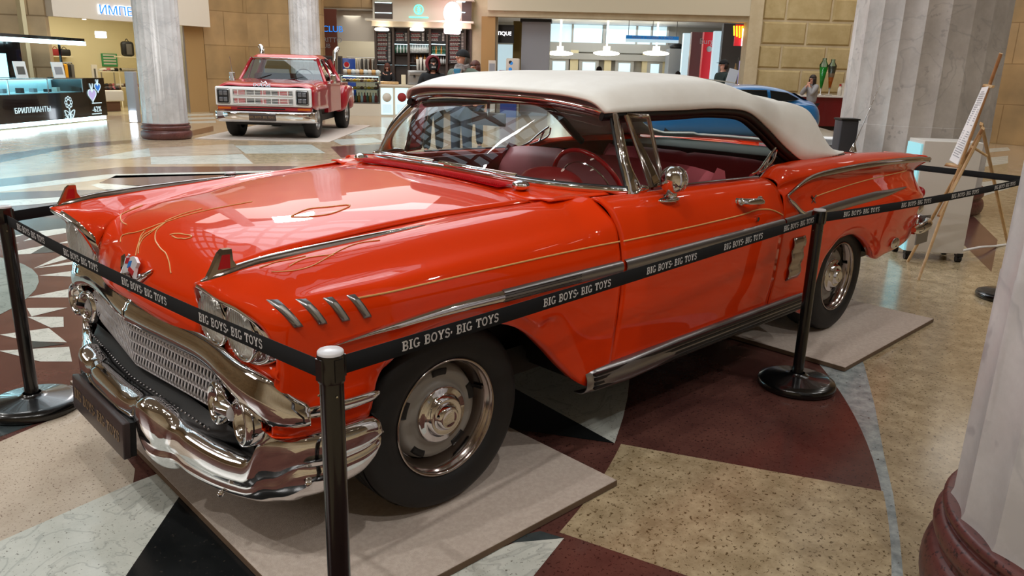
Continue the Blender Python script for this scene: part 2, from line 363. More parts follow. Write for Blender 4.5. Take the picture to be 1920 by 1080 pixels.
# ---- boot lid and tulip panel
R = []
for x, y, z, c in [(3.04, .70, 1.055, .0), (3.14, .69, 1.052, .0), (3.28, .668, 1.043, .0), (3.55, .65, 1.03, -.006), (3.85, .63, 1.01, -.006), (4.08, .60, .99, -.004), (4.22, .58, .975, .0), (4.3, .56, .93, .0), (4.33, .55, .78, .0), (4.32, .55, .60, 0)]:
    R.append([(x, y * k, z + c * (1 - k * k)) for k in np.linspace(-1, 1, 9)])
G = grid(R, 50, 20); cut = int(np.argmin(abs(G[:, 0, 0] - 3.3)))
B('paint').grid(G[cut:], flip=True).build('boot_lid', parent=car, solid=.012)
B('paint').grid(G[:cut], flip=True).build('rear_deck_panel', parent=car, solid=.012)
# ---- cowl between hood and windscreen with the red louvred vent
def wsbase(y, o=0): k = min(1.1, abs(y) / .84); return (.66 + .25 * k ** 4 + o, y, 1.055 - .022 * k * k)
R = []
for k in np.linspace(-1, 1, 25):
    y = .79 * k; yh = .675 * k; xr, _, zr = wsbase(y); f = abs(k) ** 2.4
    R.append([(.52 + .03 * f, yh, 1.05 + (1.012 - 1.05) * f), (.59 + .04 * f, (y + yh) / 2, 1.058 - .034 * f), (xr + .02, y, zr + .002)])
B('paint').grid(grid(R, 40, 8)).build('cowl', parent=car, solid=.006)
def fill(s):   # fender top beside the windscreen
    R = []
    for t in np.linspace(0, 1, 6):
        x = .55 + .47 * t; R.append([(x, .655 + .10 * t, 1.014 + .02 * t), (x, .72 + .065 * t, 1.026 + .012 * t), (x, .76 + .06 * t, 1.024 + .008 * t)])
    B('paint').grid(sg(grid(R, 10, 6), s), flip=(s < 0)).build('cowl_side', parent=car, solid=.006)
side(fill)
v = B('redplastic')
for i in range(86):
    k = -1 + 2 * i / 85; y = .50 * k; f = abs(k) ** 2.4 * .3
    v.tube([(.535 + .02 * f, y, 1.062 - .02 * f), (.575 + .02 * f, y * 1.02, 1.066 - .02 * f), (.605 + .02 * f, y * 1.03, 1.064 - .02 * f)], .0028, n=5)
v.grid(np.array([[(.53, y, 1.059 - .01 * (y / .5) ** 2), (.61, y * 1.03, 1.062 - .01 * (y / .5) ** 2)] for y in np.linspace(-.5, .5, 12)]))
v.build('cowl_vent', parent=car)
# ---- dark body shell, floor, inner arches so that gaps and openings read dark
b = B('dark')
b.box(-.55, 4.15, -.62, .62, .30, .42)
for x0, x1, s in [(x0, x1, s) for s in (-1, 1) for x0, x1 in ((-.42, .60), (2.45, 3.36))]:
    prof = [(x0, .34), (x0 - .0, .55), (x0 + .10, .70), (x0 + .28, .775), (x1 - .28, .775), (x1 - .10, .70), (x1 - .02, .54), (x1 - .02, .46 if x0 > 1 else .40)]
    b.grid(np.array([[(x, y * s, z) for y in (.55, .90)] for x, z in prof]), flip=s > 0)
    b.add([(x, .55 * s, z) for x, z in prof], [tuple(range(len(prof)))])
for s in (-1, 1):
    b.box(.62, 2.42, s * .62 if s > 0 else -.91, .91 if s > 0 else s * .62, .335, .40)
    b.box(.60, .68, min(s * .4, s * .74), max(s * .4, s * .74), .36, .96); b.box(2.30, 2.36, min(s * .62, s * .90), max(s * .62, s * .90), .36, 1.0)
b.box(-.52, .60, -.50, .50, .45, .86); b.box(2.95, 4.2, -.55, .55, .42, .9)
b.build('underbody', parent=car)
# chassis bits visible beneath
b = B('dark'); b.cyl((0, -.70, .36), (0, .70, .36), .035, n=10); b.cyl((2.985, -.70, .36), (2.985, .70, .36), .04, n=10); b.sphere((2.985, 0, .36), .13, n=10)
for s in (-1, 1): b.box(-.3, 4.0, s * .42 - .04, s * .42 + .04, .24, .34)
b.build('chassis', parent=car)
# ---- chrome: rocker moulding with dark ribs
def rocker(s):
    b = B('alu'); prof = [(.905, .392), (.945, .390), (.957, .372), (.957, .322), (.94, .305), (.90, .30)]
    xs = [(.58, .60), (.62, 0), (2.40, 0), (2.46, 0)]
    R = [[(x, y, z) for y, z in prof] for x in (.60, .66, 1.2, 1.8, 2.38, 2.44)]
    for p in (R[0],): 
        for i in range(len(p)): p[i] = (p[i][0] + (.06 if i < 3 else .0) * 0, p[i][1] - .012, p[i][2])
    b.grid(sg(grid(R, 10, 14), s), flip=(s < 0))
    o = b.build('rocker_moulding', parent=car, solid=.004)
    g = B('dark')
    for z in (.380, .362, .344, .326):
        g.box(.63, 2.40, min(s * .953, s * .968), max(s * .953, s * .968), z - .005, z + .005)
    g.build('rubber_rib', parent=o)
side(rocker)
# ---- side spear with ribbed front, gull-wing line, boomerang, pinstripe
FG = grid(FR, 110, 40); QG = grid(QR, 120, 46)
FP = FG.reshape(-1, 3); FP = FP[(FP[:, 1] > .84) & (FP[:, 2] < .99)]; QP = QG.reshape(-1, 3); QP = QP[QP[:, 1] > .72]
def ysurf(x, z):
    """outer skin y of the left/right side at x, z (door uses its own section)"""
    if x > .74 and x < 1.985:
        s_ = door_sec(0, .5); a = sorted([(p[2], p[1]) for p in s_[3:]]); return float(np.interp(z, [q[0] for q in a], [q[1] for q in a]))
    G = FG if x <= .74 else QG; j0 = G.shape[1] // 4
    sec = sorted((float(np.interp(x, G[:, j, 0], G[:, j, 2])), float(np.interp(x, G[:, j, 0], G[:, j, 1]))) for j in range(j0, G.shape[1]))
    return float(np.interp(z, [q[0] for q in sec], [q[1] for q in sec]))
def strip(s, pts, h, th, m, name, off=0, rib=0, n=60, parent=None):
    """moulding that follows the skin; pts (x,z), h height list, th thickness"""
    P = curve(pts, n); H = np.interp(np.linspace(0, 1, n), np.linspace(0, 1, len(h)), h); b = B(m); G = []
    for (x, z), hh in zip(P, H):
        row = []
        for k, d in ((-1, 0), (-.8, .7), (-.4, 1), (0, 1.12), (.4, 1), (.8, .7), (1, 0)):
            zz = z + k * hh / 2; row.append((x, ysurf(x, z) + off + d * th, zz))
        G.append(row)
    b.grid(sg(G, s), flip=(s > 0)); return b.build(name, parent=parent or car)
def trims(s):
    a = strip(s, [(-.49, .757), (-.35, .772), (-.15, .783), (.13, .786)], [.004, .022, .034, .042], .016, 'chrome', 'side_spear')
    strip(s, [(.13, .786), (.45, .789), (.74, .79)], [.046, .05], .016, 'alu', 'ribbed_side_spear')
    g = B('dark')
    for k in (-.014, -.005, .005, .014):
        g.tube([(x, s * (ysurf(x, .788 + k) + .0165), .786 + k + .004 * (x - .13) / .4) for x in np.linspace(.13, .50, 8)], .0016, n=5)
    g.build('spear_groove', parent=a)
    strip(s, [(.756, .79), (1.4, .80), (1.98, .812)], [.052, .05, .05], .016, 'alu', 'door_spear')
    strip(s, [(1.995, .812), (2.6, .83), (3.2, .838), (3.72, .842)], [.05, .055, .06, .004], .014, 'alu', 'quarter_spear')
    strip(s, [(2.262, .822), (2.18, .845), (2.09, .895), (2.02, .938), (2.015, .945)], [.03, .026, .026, .024, .01], .012, 'chrome', 'boomerang_trim')
    # gull line on the fin edge
    b = B('chromed'); pts = [(2.02, .952, .940)] + [(2.08, .952, .965), (2.18, .945, .992)] + [(r[3][0], r[3][1] + .004, r[3][2] - .004) for r in QR[3:]]
    pts = curve(pts, 60); G = []
    for i, p in enumerate(pts):
        w_ = .004 + .012 * min(1, i / 14); G.append([(p[0], p[1] - .004, p[2] + w_), (p[0], p[1] + .008, p[2] + w_ * .3), (p[0], p[1] + .004, p[2] - w_), (p[0], p[1] - .012, p[2] - w_ * 1.1)])
    b.grid(sg(G, s), flip=(s < 0)); b.build('fin_trim', parent=car, solid=.002)
    strip(s, [(-.40, .872), (0, .879), (.4, .884), (.735, .886)], [.0062, .0062], .0016, 'pin', 'pinstripe', off=.003)
    strip(s, [(.75, .886), (1.3, .889), (1.62, .896), (1.75, .903), (1.86, .892), (1.975, .855)], [.0062, .0062], .0016, 'pin', 'pinstripe', off=.003)
    strip(s, [(2.35, .905), (3.0, .93), (3.9, .925)], [.0062, .0062], .0016, 'pin', 'pinstripe', off=.003)
    # four louvre ornaments
    for i in range(4):
        x0 = -.615 + .065 * i; z0 = .888 - .002 * i; l = B('alu'); l2 = B('steel')
        def P(u, v_, d): x = x0 + .024 * u + .036 * v_; z = z0 - .068 * v_; return (x, s * (ysurf(x, z) + d), z)
        Gr = []
        for v_ in np.linspace(0, 1, 9):
            ed = .0 if v_ in (0, 1) else .011; Gr.append([P(-.08 + .08 * v_, v_, .001), P(.08 - .02 * v_ + .06 * v_, v_, ed), P(.5, v_, ed), P(.92, v_, ed), P(1.02, v_, .001)])
        l.grid(np.array(Gr), flip=(s > 0)); o = l.build('louvre_ornament', parent=car)
        l2.grid(np.array([[P(.30, v_, .013), P(.5, v_, .015), P(.74, v_, .013)] for v_ in np.linspace(.14, .86, 8)]), flip=(s > 0)); l2.build('louvre_insert', parent=o)
    # scoop plate before the rear wheel
    b = B('chromed'); Y = lambda x, z: s * (ysurf(x, z) + .004)
    xs = [2.115, 2.235]; G = []
    for z in np.linspace(.50, .725, 14):
        G.append([(x + .0 * z, Y(x, z) + s * (.012 * abs(math.sin((z - .5) / .225 * 3 * PI))), z) for x in np.linspace(*xs, 5)])
    b.grid(np.array(G), flip=(s > 0)); b.build('dummy_scoop', parent=car, solid=.006)
    # crossed flags badge and door lock
    b = B('chromed')
    cx, cz = 2.33, .895; yy = ysurf(cx, cz) + .004
    b.tube([(cx - .025, s * yy, cz - .02), (cx + .025, s * yy, cz + .02)], .004, n=6).tube([(cx - .025, s * yy, cz + .02), (cx + .025, s * yy, cz - .02)], .004, n=6).sphere((cx, s * yy, cz), .009, n=8)
    b.build('flag_badge', parent=car)
    b = B('chrome'); b.cyl((1.73, s * .955, .862), (1.73, s * .972, .862), .011, n=14); b.build('door_lock', parent=car)
    # door handle
    b = B('chrome'); hz = .952; pts = curve([(1.585, .925, hz + .004), (1.60, .962, hz + .004), (1.68, .985, hz), (1.74, .978, hz - .004), (1.775, .94, hz - .008)], 16)
    b.tube([(p[0], s * p[1], p[2]) for p in pts], [.006] + [.0095] * 14 + [.008], n=8, ry=.016)
    b.sphere((1.60, s * .948, hz), .018, n=10, sc=(1.5, .8, 1)); b.sphere((1.765, s * .948, hz - .006), .018, n=10, sc=(1.3, .8, 1))
    b.build('door_handle', parent=car)
    # bumperette bars on the fender side: upper strip wraps from the grille surround to the wheel arch
    pts = curve([(-.60, .885, .565), (-.56, .915, .566), (-.48, .95, .573), (-.40, .962, .580), (-.345, .962, .584)], 24)
    b = B('chrome'); b.tube([(p[0], s * p[1], p[2]) for p in pts], [.030] * 10 + list(np.linspace(.03, .022, 12)) + [.017, .008], n=12, ry=[.014] * 22 + [.010, .004]); b.build('side_bumper_strip', parent=car)
side(trims)
# ---- headlight nacelles
LOOP = [(-.732, .70, .915), (-.70, .765, .882), (-.665, .82, .852), (-.642, .865, .82), (-.630, .885, .785), (-.628, .885, .74), (-.632, .84, .708), (-.632, .76, .690), (-.630, .68, .680), (-.628, .60, .685), (-.632, .54, .705), (-.640, .503, .745), (-.652, .50, .79), (-.672, .53, .845), (-.705, .61, .893)]
def nacelle(s):
    L = np.array(LOOP + [LOOP[0]]); C_ = np.array([-.60, .69, .785]); L2 = curve(L, 60)
    G = []
    for k, d in ((1.06, .010), (1.01, -.006), (.965, -.008), (.93, .004), (.90, .016), (.5, .020), (.02, .020)):
        r = C_ + (L2 - C_) * [1, k, k]; r[:, 0] = (L2[:, 0] + d) if k > .92 else -.640 + d; G.append(r)
    # cavity wall depth
    b = B('chrome'); b.grid(sg(np.array(G), s), flip=(s < 0)); b.build('headlight_surround', parent=car)
    for (y, z, x) in ((.588, .782, -.650), (.757, .782, -.645)):
        T = TR((x, s * y, z)) @ RY(-PI / 2) @ RZ(0)
        bz_ = B('chrome'); bz_.lathe([(.088, -.03), (.088, .004), (.083, .010), (.076, .006), (.074, 0)], n=36, T=T); h = bz_.build('headlight', parent=car)
        l = B('lens'); l.lathe([(.0745, .001), (.06, .012), (.04, .019), (.02, .023), (.0005, .024)], n=36, T=T)
        for k in range(-5, 6): 
            w_ = math.sqrt(max(0, .066**2 - (k * .011)**2)); l.tube([T @ V((q, k * .011, .0245 - .23 * 18 * (q * q + (k * .011)**2) * .22)) for q in np.linspace(-w_, w_, 7)], .0011, n=4)
        l.build('lens', parent=h)
side(nacelle)
# red apron under the headlights and nose
R = []
for k in np.linspace(-1, 1, 21):
    y = .90 * k; f = max(0, abs(k) - .75) / .25; q = .035 * min(1, abs(y) / .5); R.append([(-.655 + q + .01 * f, y, .735 - .02 * abs(k)), (-.682 + q + .02 * f, y, .70 - .02 * abs(k)), (-.678 + q + .04 * f, y, .66), (-.64 + q, y, .60), (-.60, y * .99, .52)])
B('paint').grid(grid(R, 40, 14), flip=True).build('front_apron', parent=car, solid=.006)
# ---- grille: chrome upper bar sweeping down and round the parking lamps
PB_ = [(-.692, 0, .662, .040), (-.684, .12, .662, .040), (-.672, .25, .662, .040), (-.660, .38, .662, .040), (-.652, .50, .662, .040), (-.652, .60, .657, .042), (-.655, .68, .645, .046), (-.654, .75, .630, .054), (-.645, .82, .614, .066), (-.622, .878, .600, .066), (-.590, .912, .580, .044), (-.55, .932, .567, .028)]
P = curve([p[:3] for p in PB_], 60); HH = curve([(p[3], 0, 0) for p in PB_], 60)[:, 0]; HH = np.interp(chord(P), chord([p[:3] for p in PB_]), [p[3] for p in PB_])
def bar(s):
    b = B('chrome'); G = []
    for i, p in enumerate(P):
        hh = HH[i]; tn = P[min(i + 1, 59)] - P[max(i - 1, 0)]; tn[2] = 0; tn /= np.linalg.norm(tn); nrm = np.array([-tn[1], tn[0], 0])
        if nrm[0] > 0: nrm = -nrm
        k = 1 if i < 38 else max(.55, 1 - (i - 38) / 40); row = []
        for a, d in ((1.0, -.015), (.97, .002), (.7, .014), (.3, .020), (.22, .026), (-.2, .030), (-.6, .028), (-.92, .018), (-1.0, .002), (-.8, -.015)):
            row.append(p + np.array([0, 0, 1.0]) * hh * a + nrm * d * k)
        G.append(row)
    b.grid(sg(G, s), flip=(s < 0)); b.build('grille_surround', parent=car, solid=.003)
side(bar)
# mesh grille, prow-shaped in plan
def gx(y, z): return -.704 + .060 * abs(y) / .6 + (.62 - z) * .06
M['gsilver'] = mat('grille_silver', (222, 220, 224), .32, .25)
b = B('gsilver')
rows_ = [.634, .600, .558, .514, .470]
for z in rows_: b.tube([(gx(y, z), y, z) for y in np.linspace(-.60, .60, 41)], .0055, n=6)
N = 58
for r in range(4):
    z1, z0 = rows_[r], rows_[r + 1]
    for i in range(N):
        y = -.59 + 1.18 * (i + .5) / N; s_ = 1 if y > 0 else -1
        b.tube([(gx(y, z) + d, y + s_ * 0 - e, z) for z, d, e in ((z1, .001, -.006), (z1 * .72 + z0 * .28, -.006, .001), (z1 * .5 + z0 * .5, -.010, .003), (z1 * .28 + z0 * .72, -.006, .001), (z0, .001, -.006))], .0037, n=4, caps=False, ry=.0060)
b.build('grille_mesh', parent=car)
b = B('dark'); b.grid(np.array([[(gx(y, z) + .035, y, z) for z in (.66, .43)] for y in np.linspace(-.75, .75, 30)]))
tq = lambda y: .09 * max(0, (abs(y) - .45) / .25) ** 2
b.grid(np.array([[(-.66 + .02 * abs(y), y, .45), (-.72 + .05 * abs(y) + tq(y), y, .43), (-.74 + .07 * abs(y) + tq(y), y, .405), (-.70 + .07 * abs(y) + tq(y), y, .36)] for y in np.linspace(-.70, .70, 30)])); b.box(-.62, -.50, -.72, .72, .34, .62)
o = b.build('grille_backing', parent=car)
b = B('alu')
for i in range(46):
    y = -.57 + 1.14 * i / 45; b.sphere((-.722 + .06 * abs(y), y, .432), .0045, n=5)
b.build('perforation', parent=o)
# parking lamp pods
def pods(s):
    for y, x, z, r in ((.610, -.655, .525, .068), (.768, -.650, .520, .073)):
        T = TR((x, s * y, z)) @ RZ(s * .14) @ RY(-PI / 2 + .05)
        b = B('chrome'); b.lathe([(.02, -.09), (r * .75, -.06), (r * .98, -.02), (r, .012), (r * .93, .028), (r * .78, .030), (r * .70, .016), (r * .62, -.012), (r * .3, -.022), (.0005, -.025)], n=32, T=T); o = b.build('parking_lamp', parent=car)
        l = B('white'); l.lathe([(r * .5, .0), (r * .35, .012), (.0005, .016)], n=20, T=T @ RZ(0) @ TR((0, 0, -.018))); l.build('lamp_lens', parent=o)
    b = B('chrome'); b.tube([(-.66, s * .62, .53), (-.675, s * .66, .53), (-.665, s * .71, .53)], .028, n=10); b.build('lamp_bridge', parent=car)
side(pods)
# ---- front bumper: stations y, with (x,z) profile
def bprof(cx, zt, zb, d, tuck=.06):
    """closed-looking C profile: top lip, face, belly"""
    h = zt - zb
    return [(cx + tuck + .02, zt - .015), (cx + .035, zt + .0), (cx + .012, zt - .012), (cx, zt - .06 * 1), (cx + .002, zt - h * .5), (cx + .012, zt - h * .64), (cx + .006, zt - h * .70), (cx + .02, zb + h * .12), (cx + .05, zb), (cx + tuck + .05, zb + .004)]
BS = [  # y, cx, ztop, zbot
    (0, -.818, .452, .330), (.12, -.815, .45, .33), (.24, -.800, .445, .325), (.28, -.805, .462, .29), (.32, -.800, .470, .235), (.36, -.785, .452, .228), (.40, -.757, .420, .238),
    (.50, -.742, .408, .236), (.62, -.715, .394, .236), (.72, -.684, .392, .242), (.755, -.674, .398, .248), (.775, -.666, .420, .252), (.795, -.655, .464, .258), (.815, -.645, .484, .264), (.85, -.625, .493, .273)]
def bumper(s):
    G = [[(x, y, z) for x, z in bprof(cx, zt, zb, 0)] for y, cx, zt, zb in BS]
    # wrap round the corner
    for x, y, zt, zb, nx, ny in [(-.595, .90, .499, .283, -.7, .7), (-.53, .945, .505, .295, -.35, .94), (-.45, .965, .511, .312, -.1, 1), (-.375, .970, .514, .335, 0, 1), (-.343, .968, .510, .365, .1, .99), (-.330, .955, .497, .40, .3, .95)]:
        h = zt - zb; row = []
        for d, z in [(.075, zt - .015), (.035, zt), (.012, zt - .012), (0, zt - .05), (.004, zt - h * .42), (.012, zt - h * .5), (.006, zt - h * .56), (.02, zb + h * .15), (.05, zb), (.09, zb + .004)]:
            row.append((x - nx * d, y - ny * d, z))
        G.append(row)
    g = grid(G, 90, 30)
    return g
g = bumper(1); full = np.concatenate([mir(g)[::-1], g[1:]], 0)
fb = B('chrome').grid(full, flip=True).build('front_bumper', parent=car, solid=.005)
b = B('chrome')
for s in (-1, 1):
    for y, x, z in ((.66, -.70, .262), (.93, -.56, .36)): b.sphere((x - .003, s * y, z), .011, n=8)
b.build('bumper_bolt', parent=fb)
b = B('dark'); b.box(-.64, -.52, -.60, .60, .30, .40)
for s in (-1, 1): b.box(-.56, -.42, min(s * .82, s * .89), max(s * .82, s * .89), .38, .55)
b.build('bumper_bracket', parent=car)
# front show plate
T = TR((-.832, 0, .322)) @ RY(rad(4))
b = B('plate'); b.box(-.012, .012, -.27, .27, -.062, .062, T=T, b=.005); b.box(.012, .03, -.265, .265, -.058, .058, m='dark', T=T)
pl = b.build('show_plate', parent=car)
def slabmesh(txt, h, m, name, parent, T, two=False):
    polys, wd = slab(txt, h); b = B(m)
    for q in polys:
        b.add([(x - wd / 2, y - h / 2, 0) for x, y in q], [tuple(range(len(q)))], T=T)
    return b.build(name, parent=parent)
slabmesh('BIG BOYS, BIG TOYS', .036, 'platetext', 'plate_lettering', pl, T @ TR((-.0135, 0, .005)) @ Matrix(((0, 0, -1, 0), (-1, 0, 0, 0), (0, 1, 0, 0), (0, 0, 0, 1))))
# ---- wheels
def wheel(x, s):
    T = TR((x, s * .755, .36)) @ (RX(PI / 2) if s < 0 else RX(-PI / 2))     # local z = outwards
    b = B('steel')
    # painted disc
    b.lathe([(.098, .055), (.104, .058), (.112, .048), (.125, .044), (.140, .048), (.155, .046), (.166, .030), (.172, .015)], n=48, T=T)
    wo = b.build('wheel', parent=car)
    t = B('tyre'); t.lathe([(.200, -.09), (.215, -.100), (.26, -.112), (.305, -.105), (.325, -.085), (.330, -.05), (.331, 0), (.330, .05), (.325, .082), (.314, .098), (.298, .105), (.292, .1065), (.26, .112), (.235, .110), (.222, .104), (.212, .098), (.202, .09)], n=72, T=T)
    for k in (-.055, -.02, .02, .055): t.lathe([(.3315, k - .006), (.3318, k), (.3315, k + .006)], n=60, T=T, m='dark')
    t.build('tyre', parent=wo)
    c = B('chromed'); c.lathe([(.171, .008), (.173, .012), (.180, .030), (.186, .060), (.192, .078), (.203, .086), (.208, .094), (.206, .102), (.199, .098), (.196, .088)], n=64, T=T); c.build('trim_ring', parent=wo)
    c = B('chrome'); c.lathe([(.100, .055), (.101, .066), (.094, .072), (.080, .070), (.072, .078), (.066, .092), (.060, .094), (.050, .086), (.044, .094), (.040, .106), (.033, .112), (.028, .109), (.0005, .111)], n=48, T=T)
    hc_ = c.build('hub_cap', parent=wo)
    rr = .148
    for k in range(5):
        d = B('dark')
        a0 = 2 * PI * k / 5 + .30; d.tube([T @ V((rr * math.cos(a0 + q), rr * math.sin(a0 + q), .0475)) for q in np.linspace(-.20, .20, 8)], .0125, n=10, ry=.004, up=tuple(T.to_3x3() @ V((0, 0, 1)))); d.build('wheel_slot', parent=wo)
    n_ = B('dark'); n_.cyl(T @ V((.165, .05, .03)), T @ V((.172, .052, .075)), .005, n=8); n_.build('valve', parent=wo)
for x in (0, 2.985):
    for s in (-1, 1): wheel(x, s)
# ---- windscreen: glass, chrome frame
def wstop(k): y = .655 * k; f = abs(k) ** 4; return (.955 + .05 * f, y, 1.372 - .01 * k * k - .035 * f)
ks = np.linspace(-1, 1, 33); G = []
for k in ks:
    a = np.array(wsbase(.84 * k)); c = np.array(wstop(k)); a[2] += .012
    G.append([a + (c - a) * t + np.array([-.05 * math.sin(PI * t) * (.6), .02 * k * math.sin(PI * t), 0]) for t in np.linspace(0, 1, 10)])
G = np.array(G)
ws = B('glass').grid(G).build('windscreen', parent=car)
b = B('chrome'); b.tube([tuple(p) for p in G[:, 0] + [-.006, 0, -.002]], .017, n=10, ry=.014); 
b.build('windscreen_base_trim', parent=car)
b = B('dark'); b.tube([tuple(p) for p in np.concatenate([G[:, 0] + [.002, 0, .012], G[-1, 1:], G[::-1, -1][1:], G[0, ::-1][1:]])], .007, n=6); b.build('windscreen_seal', parent=ws)
b = B('chrome'); R = []
for p in G[:, -1]:
    R.append([p + np.array(d) for d in ((-.004, 0, -.018), (-.022, 0, -.012), (-.040, 0, .000), (-.044, 0, .012), (-.030, 0, .020))])
b.grid(np.array(R)); b.build('header_trim', parent=car, solid=.004)
def apost(s):
    b = B('chrome'); A = np.array([G[0, -1], G[0, 6], G[0, 3], G[0, 0]]) * [1, -1 * -1, 1]
    e = G[-1]; pts = curve([e[9] + [.005, 0, .012], e[7] + [.004, .003, 0], e[5] + [.003, .004, 0], e[3] + [.004, .004, 0], e[1] + [.012, .003, 0], e[0] + [.025, .0, -.014]], 20)
    b.tube([(p[0] + .022, s * (p[1] + .004), p[2]) for p in pts], [.030] * 14 + list(np.linspace(.030, .045, 6)), n=10, ry=.013, up=(0, 1, 0)); b.build('windscreen_post', parent=car)
    # corner foot
    f = B('chrome'); f.sphere((.985, s * .836, 1.044), .03, n=10, sc=(2.6, .55, .6)); f.build('post_foot', parent=car)
    # vent window
    c = B('chromed'); P4 = [(1.055, .700, 1.325), (1.155, .735, 1.320), (1.165, .826, 1.055), (1.075, .838, 1.045)]
    for a, d, r in ((0, 1, .010), (1, 2, .009), (0, 3, .018), (2, 3, .010)):
        p, q = V(P4[a]), V(P4[d]); c.tube([(p.x, s * p.y, p.z), (q.x, s * q.y, q.z)], r, n=8, ry=.008, up=(0, 1, 0))
    vo = c.build('vent_window_frame', parent=car)
    g_ = B('glass'); g_.add([(x, s * y, z) for x, y, z in P4], [(0, 1, 2, 3)]); g_.build('vent_glass', parent=vo)
    g_ = B('alu'); g_.tube([(1.19, s * .825, 1.036), (1.5, s * .826, 1.033), (1.95, s * .826, 1.025)], .006, n=6); g_.build('belt_trim', parent=car)
side(apost)
# ---- soft top
H = []
T_ = [[(.958, .66, 1.330), (.938, .63, 1.362), (.916, .52, 1.388), (.905, .26, 1.398), (.902, 0, 1.400)],
      [(1.06, .69, 1.335), (1.06, .655, 1.392), (1.06, .54, 1.43), (1.06, .27, 1.442), (1.06, 0, 1.446)],
      [(1.4, .715, 1.34), (1.4, .685, 1.418), (1.4, .55, 1.462), (1.4, .28, 1.475), (1.4, 0, 1.478)],
      [(1.75, .72, 1.343), (1.77, .69, 1.422), (1.8, .55, 1.466), (1.8, .28, 1.482), (1.8, 0, 1.487)],
      [(1.98, .725, 1.32), (2.02, .70, 1.380), (2.08, .56, 1.422), (2.12, .28, 1.460), (2.12, 0, 1.468)],
      [(2.15, .735, 1.245), (2.22, .725, 1.330), (2.30, .58, 1.378), (2.38, .28, 1.415), (2.38, 0, 1.425)],
      [(2.34, .765, 1.13), (2.42, .750, 1.295), (2.52, .60, 1.353), (2.60, .3, 1.372), (2.62, 0, 1.378)],
      [(2.46, .80, 1.068), (2.56, .770, 1.250), (2.69, .61, 1.305), (2.78, .3, 1.322), (2.80, 0, 1.328)],
      [(2.62, .81, 1.075), (2.68, .785, 1.165), (2.83, .605, 1.215), (2.92, .3, 1.235), (2.94, 0, 1.24)],
      [(2.80, .81, 1.078), (2.82, .79, 1.100), (2.97, .585, 1.130), (3.06, .29, 1.148), (3.08, 0, 1.153)],
      [(2.98, .785, 1.078), (3.0, .75, 1.080), (3.14, .53, 1.083), (3.2, .27, 1.095), (3.22, 0, 1.097)],
      [(3.08, .74, 1.074), (3.10, .69, 1.070), (3.22, .48, 1.066), (3.29, .25, 1.068), (3.31, 0, 1.07)]]
rows = [[(x, -y, z) for x, y, z in r[:-1]] + [r[-1]] + [(x, y, z) for x, y, z in r[:-1][::-1]] for r in T_]
TG = grid(rows, 60, 48); b = B('top'); g2 = B('glass'); nu, nv = TG.shape[:2]
b.add(TG.reshape(-1, 3), [], 'top'); g2.add(TG.reshape(-1, 3), [], 'glass'); trim = []
for i in range(nu - 1):
    for j in range(nv - 1):
        c = TG[i:i + 2, j:j + 2].reshape(-1, 3).mean(0); q = (i * nv + j, i * nv + j + 1, (i + 1) * nv + j + 1, (i + 1) * nv + j)
        win = c[0] > 2.60 and c[2] > 1.098 and abs(c[1]) < .58 and c[2] < 1.31
        (g2 if win else b).f.append(q[::-1] if False else q); (g2 if win else b).m.append(0); (g2 if win else b).sm.append(True)
st_ = b.build('soft_top', parent=car, solid=.012, soff=-1); g2.build('rear_window', parent=st_)
def toptrims(s):
    e = np.array([r[0] for r in T_]) * [1, s, 1]
    b = B('dark'); pts = curve(e[:8], 40) + [0, -s * .012, -.012]
    b.tube([tuple(p) for p in pts], .020, n=8, ry=.014); pts2 = curve(e[1:8], 40) + [0, -s * .04, -.022]; b.tube([tuple(p) for p in pts2], .022, n=8)
    b.build('roof_rail', parent=car)
    # stitched edge binding and studs along the base
    c = B('dark'); pts = curve(e[7:], 30); c.tube([tuple(p + [0, s * .004, -.004]) for p in pts], .006, n=6); c.build('top_binding', parent=st_)
    c = B('chrome')
    for p in curve(e[7:], 16): c.sphere((p[0], p[1] + s * .006, p[2] - .002), .0055, n=6)
    c.build('top_stud', parent=st_)
    # quarter window garnish: chrome bow
    c = B('chrome'); c.tube([tuple(p) for p in curve([(1.93, s * .80, 1.03), (2.0, s * .80, 1.05), (2.08, s * .795, 1.10), (2.16, s * .785, 1.145)], 12)], .014, n=8, ry=.006)
    c.tube([tuple(p) for p in curve([(2.0, s * .80, 1.035), (2.1, s * .79, 1.06), (2.17, s * .785, 1.10), (2.18, s * .785, 1.14)], 12)], .011, n=8, ry=.006); c.tube([(2.08, s * .79, 1.05), (2.12, s * .785, 1.12)], .007, n=6)
    c.build('quarter_window_garnish', parent=car)
side(toptrims)
b = B('seam'); b.tube([tuple(p + [0, 0, .002]) for p in curve([r for r in [(.98, -.52, 1.413), (1.06, -.54, 1.43), (1.4, -.55, 1.462), (1.8, -.55, 1.472), (2.12, -.55, 1.455)]], 30)], .0028, n=6); b.tube([tuple(p + [0, 0, .002]) for p in curve([r for r in [(.98, .52, 1.413), (1.06, .54, 1.43), (1.4, .55, 1.462), (1.8, .55, 1.472), (2.12, .55, 1.455)]], 30)], .004, n=6); b.build('top_seam', parent=st_)
# ---- wiper and washer chrome
for s in (-1, 1):
    b = B('chrome'); b.sphere((.60, s * .56, 1.058), .03, n=10, sc=(1.1, 1.3, .7))
    b.tube([(.60, s * .56, 1.075), (.615, s * .35, 1.088), (.62, s * .08 + .02, 1.085)], .006, n=6, ry=.004); b.tube([(.632, s * .50, 1.088), (.632, s * .02 + .01, 1.092)], .005, n=5, ry=.009); b.build('wiper', parent=car)
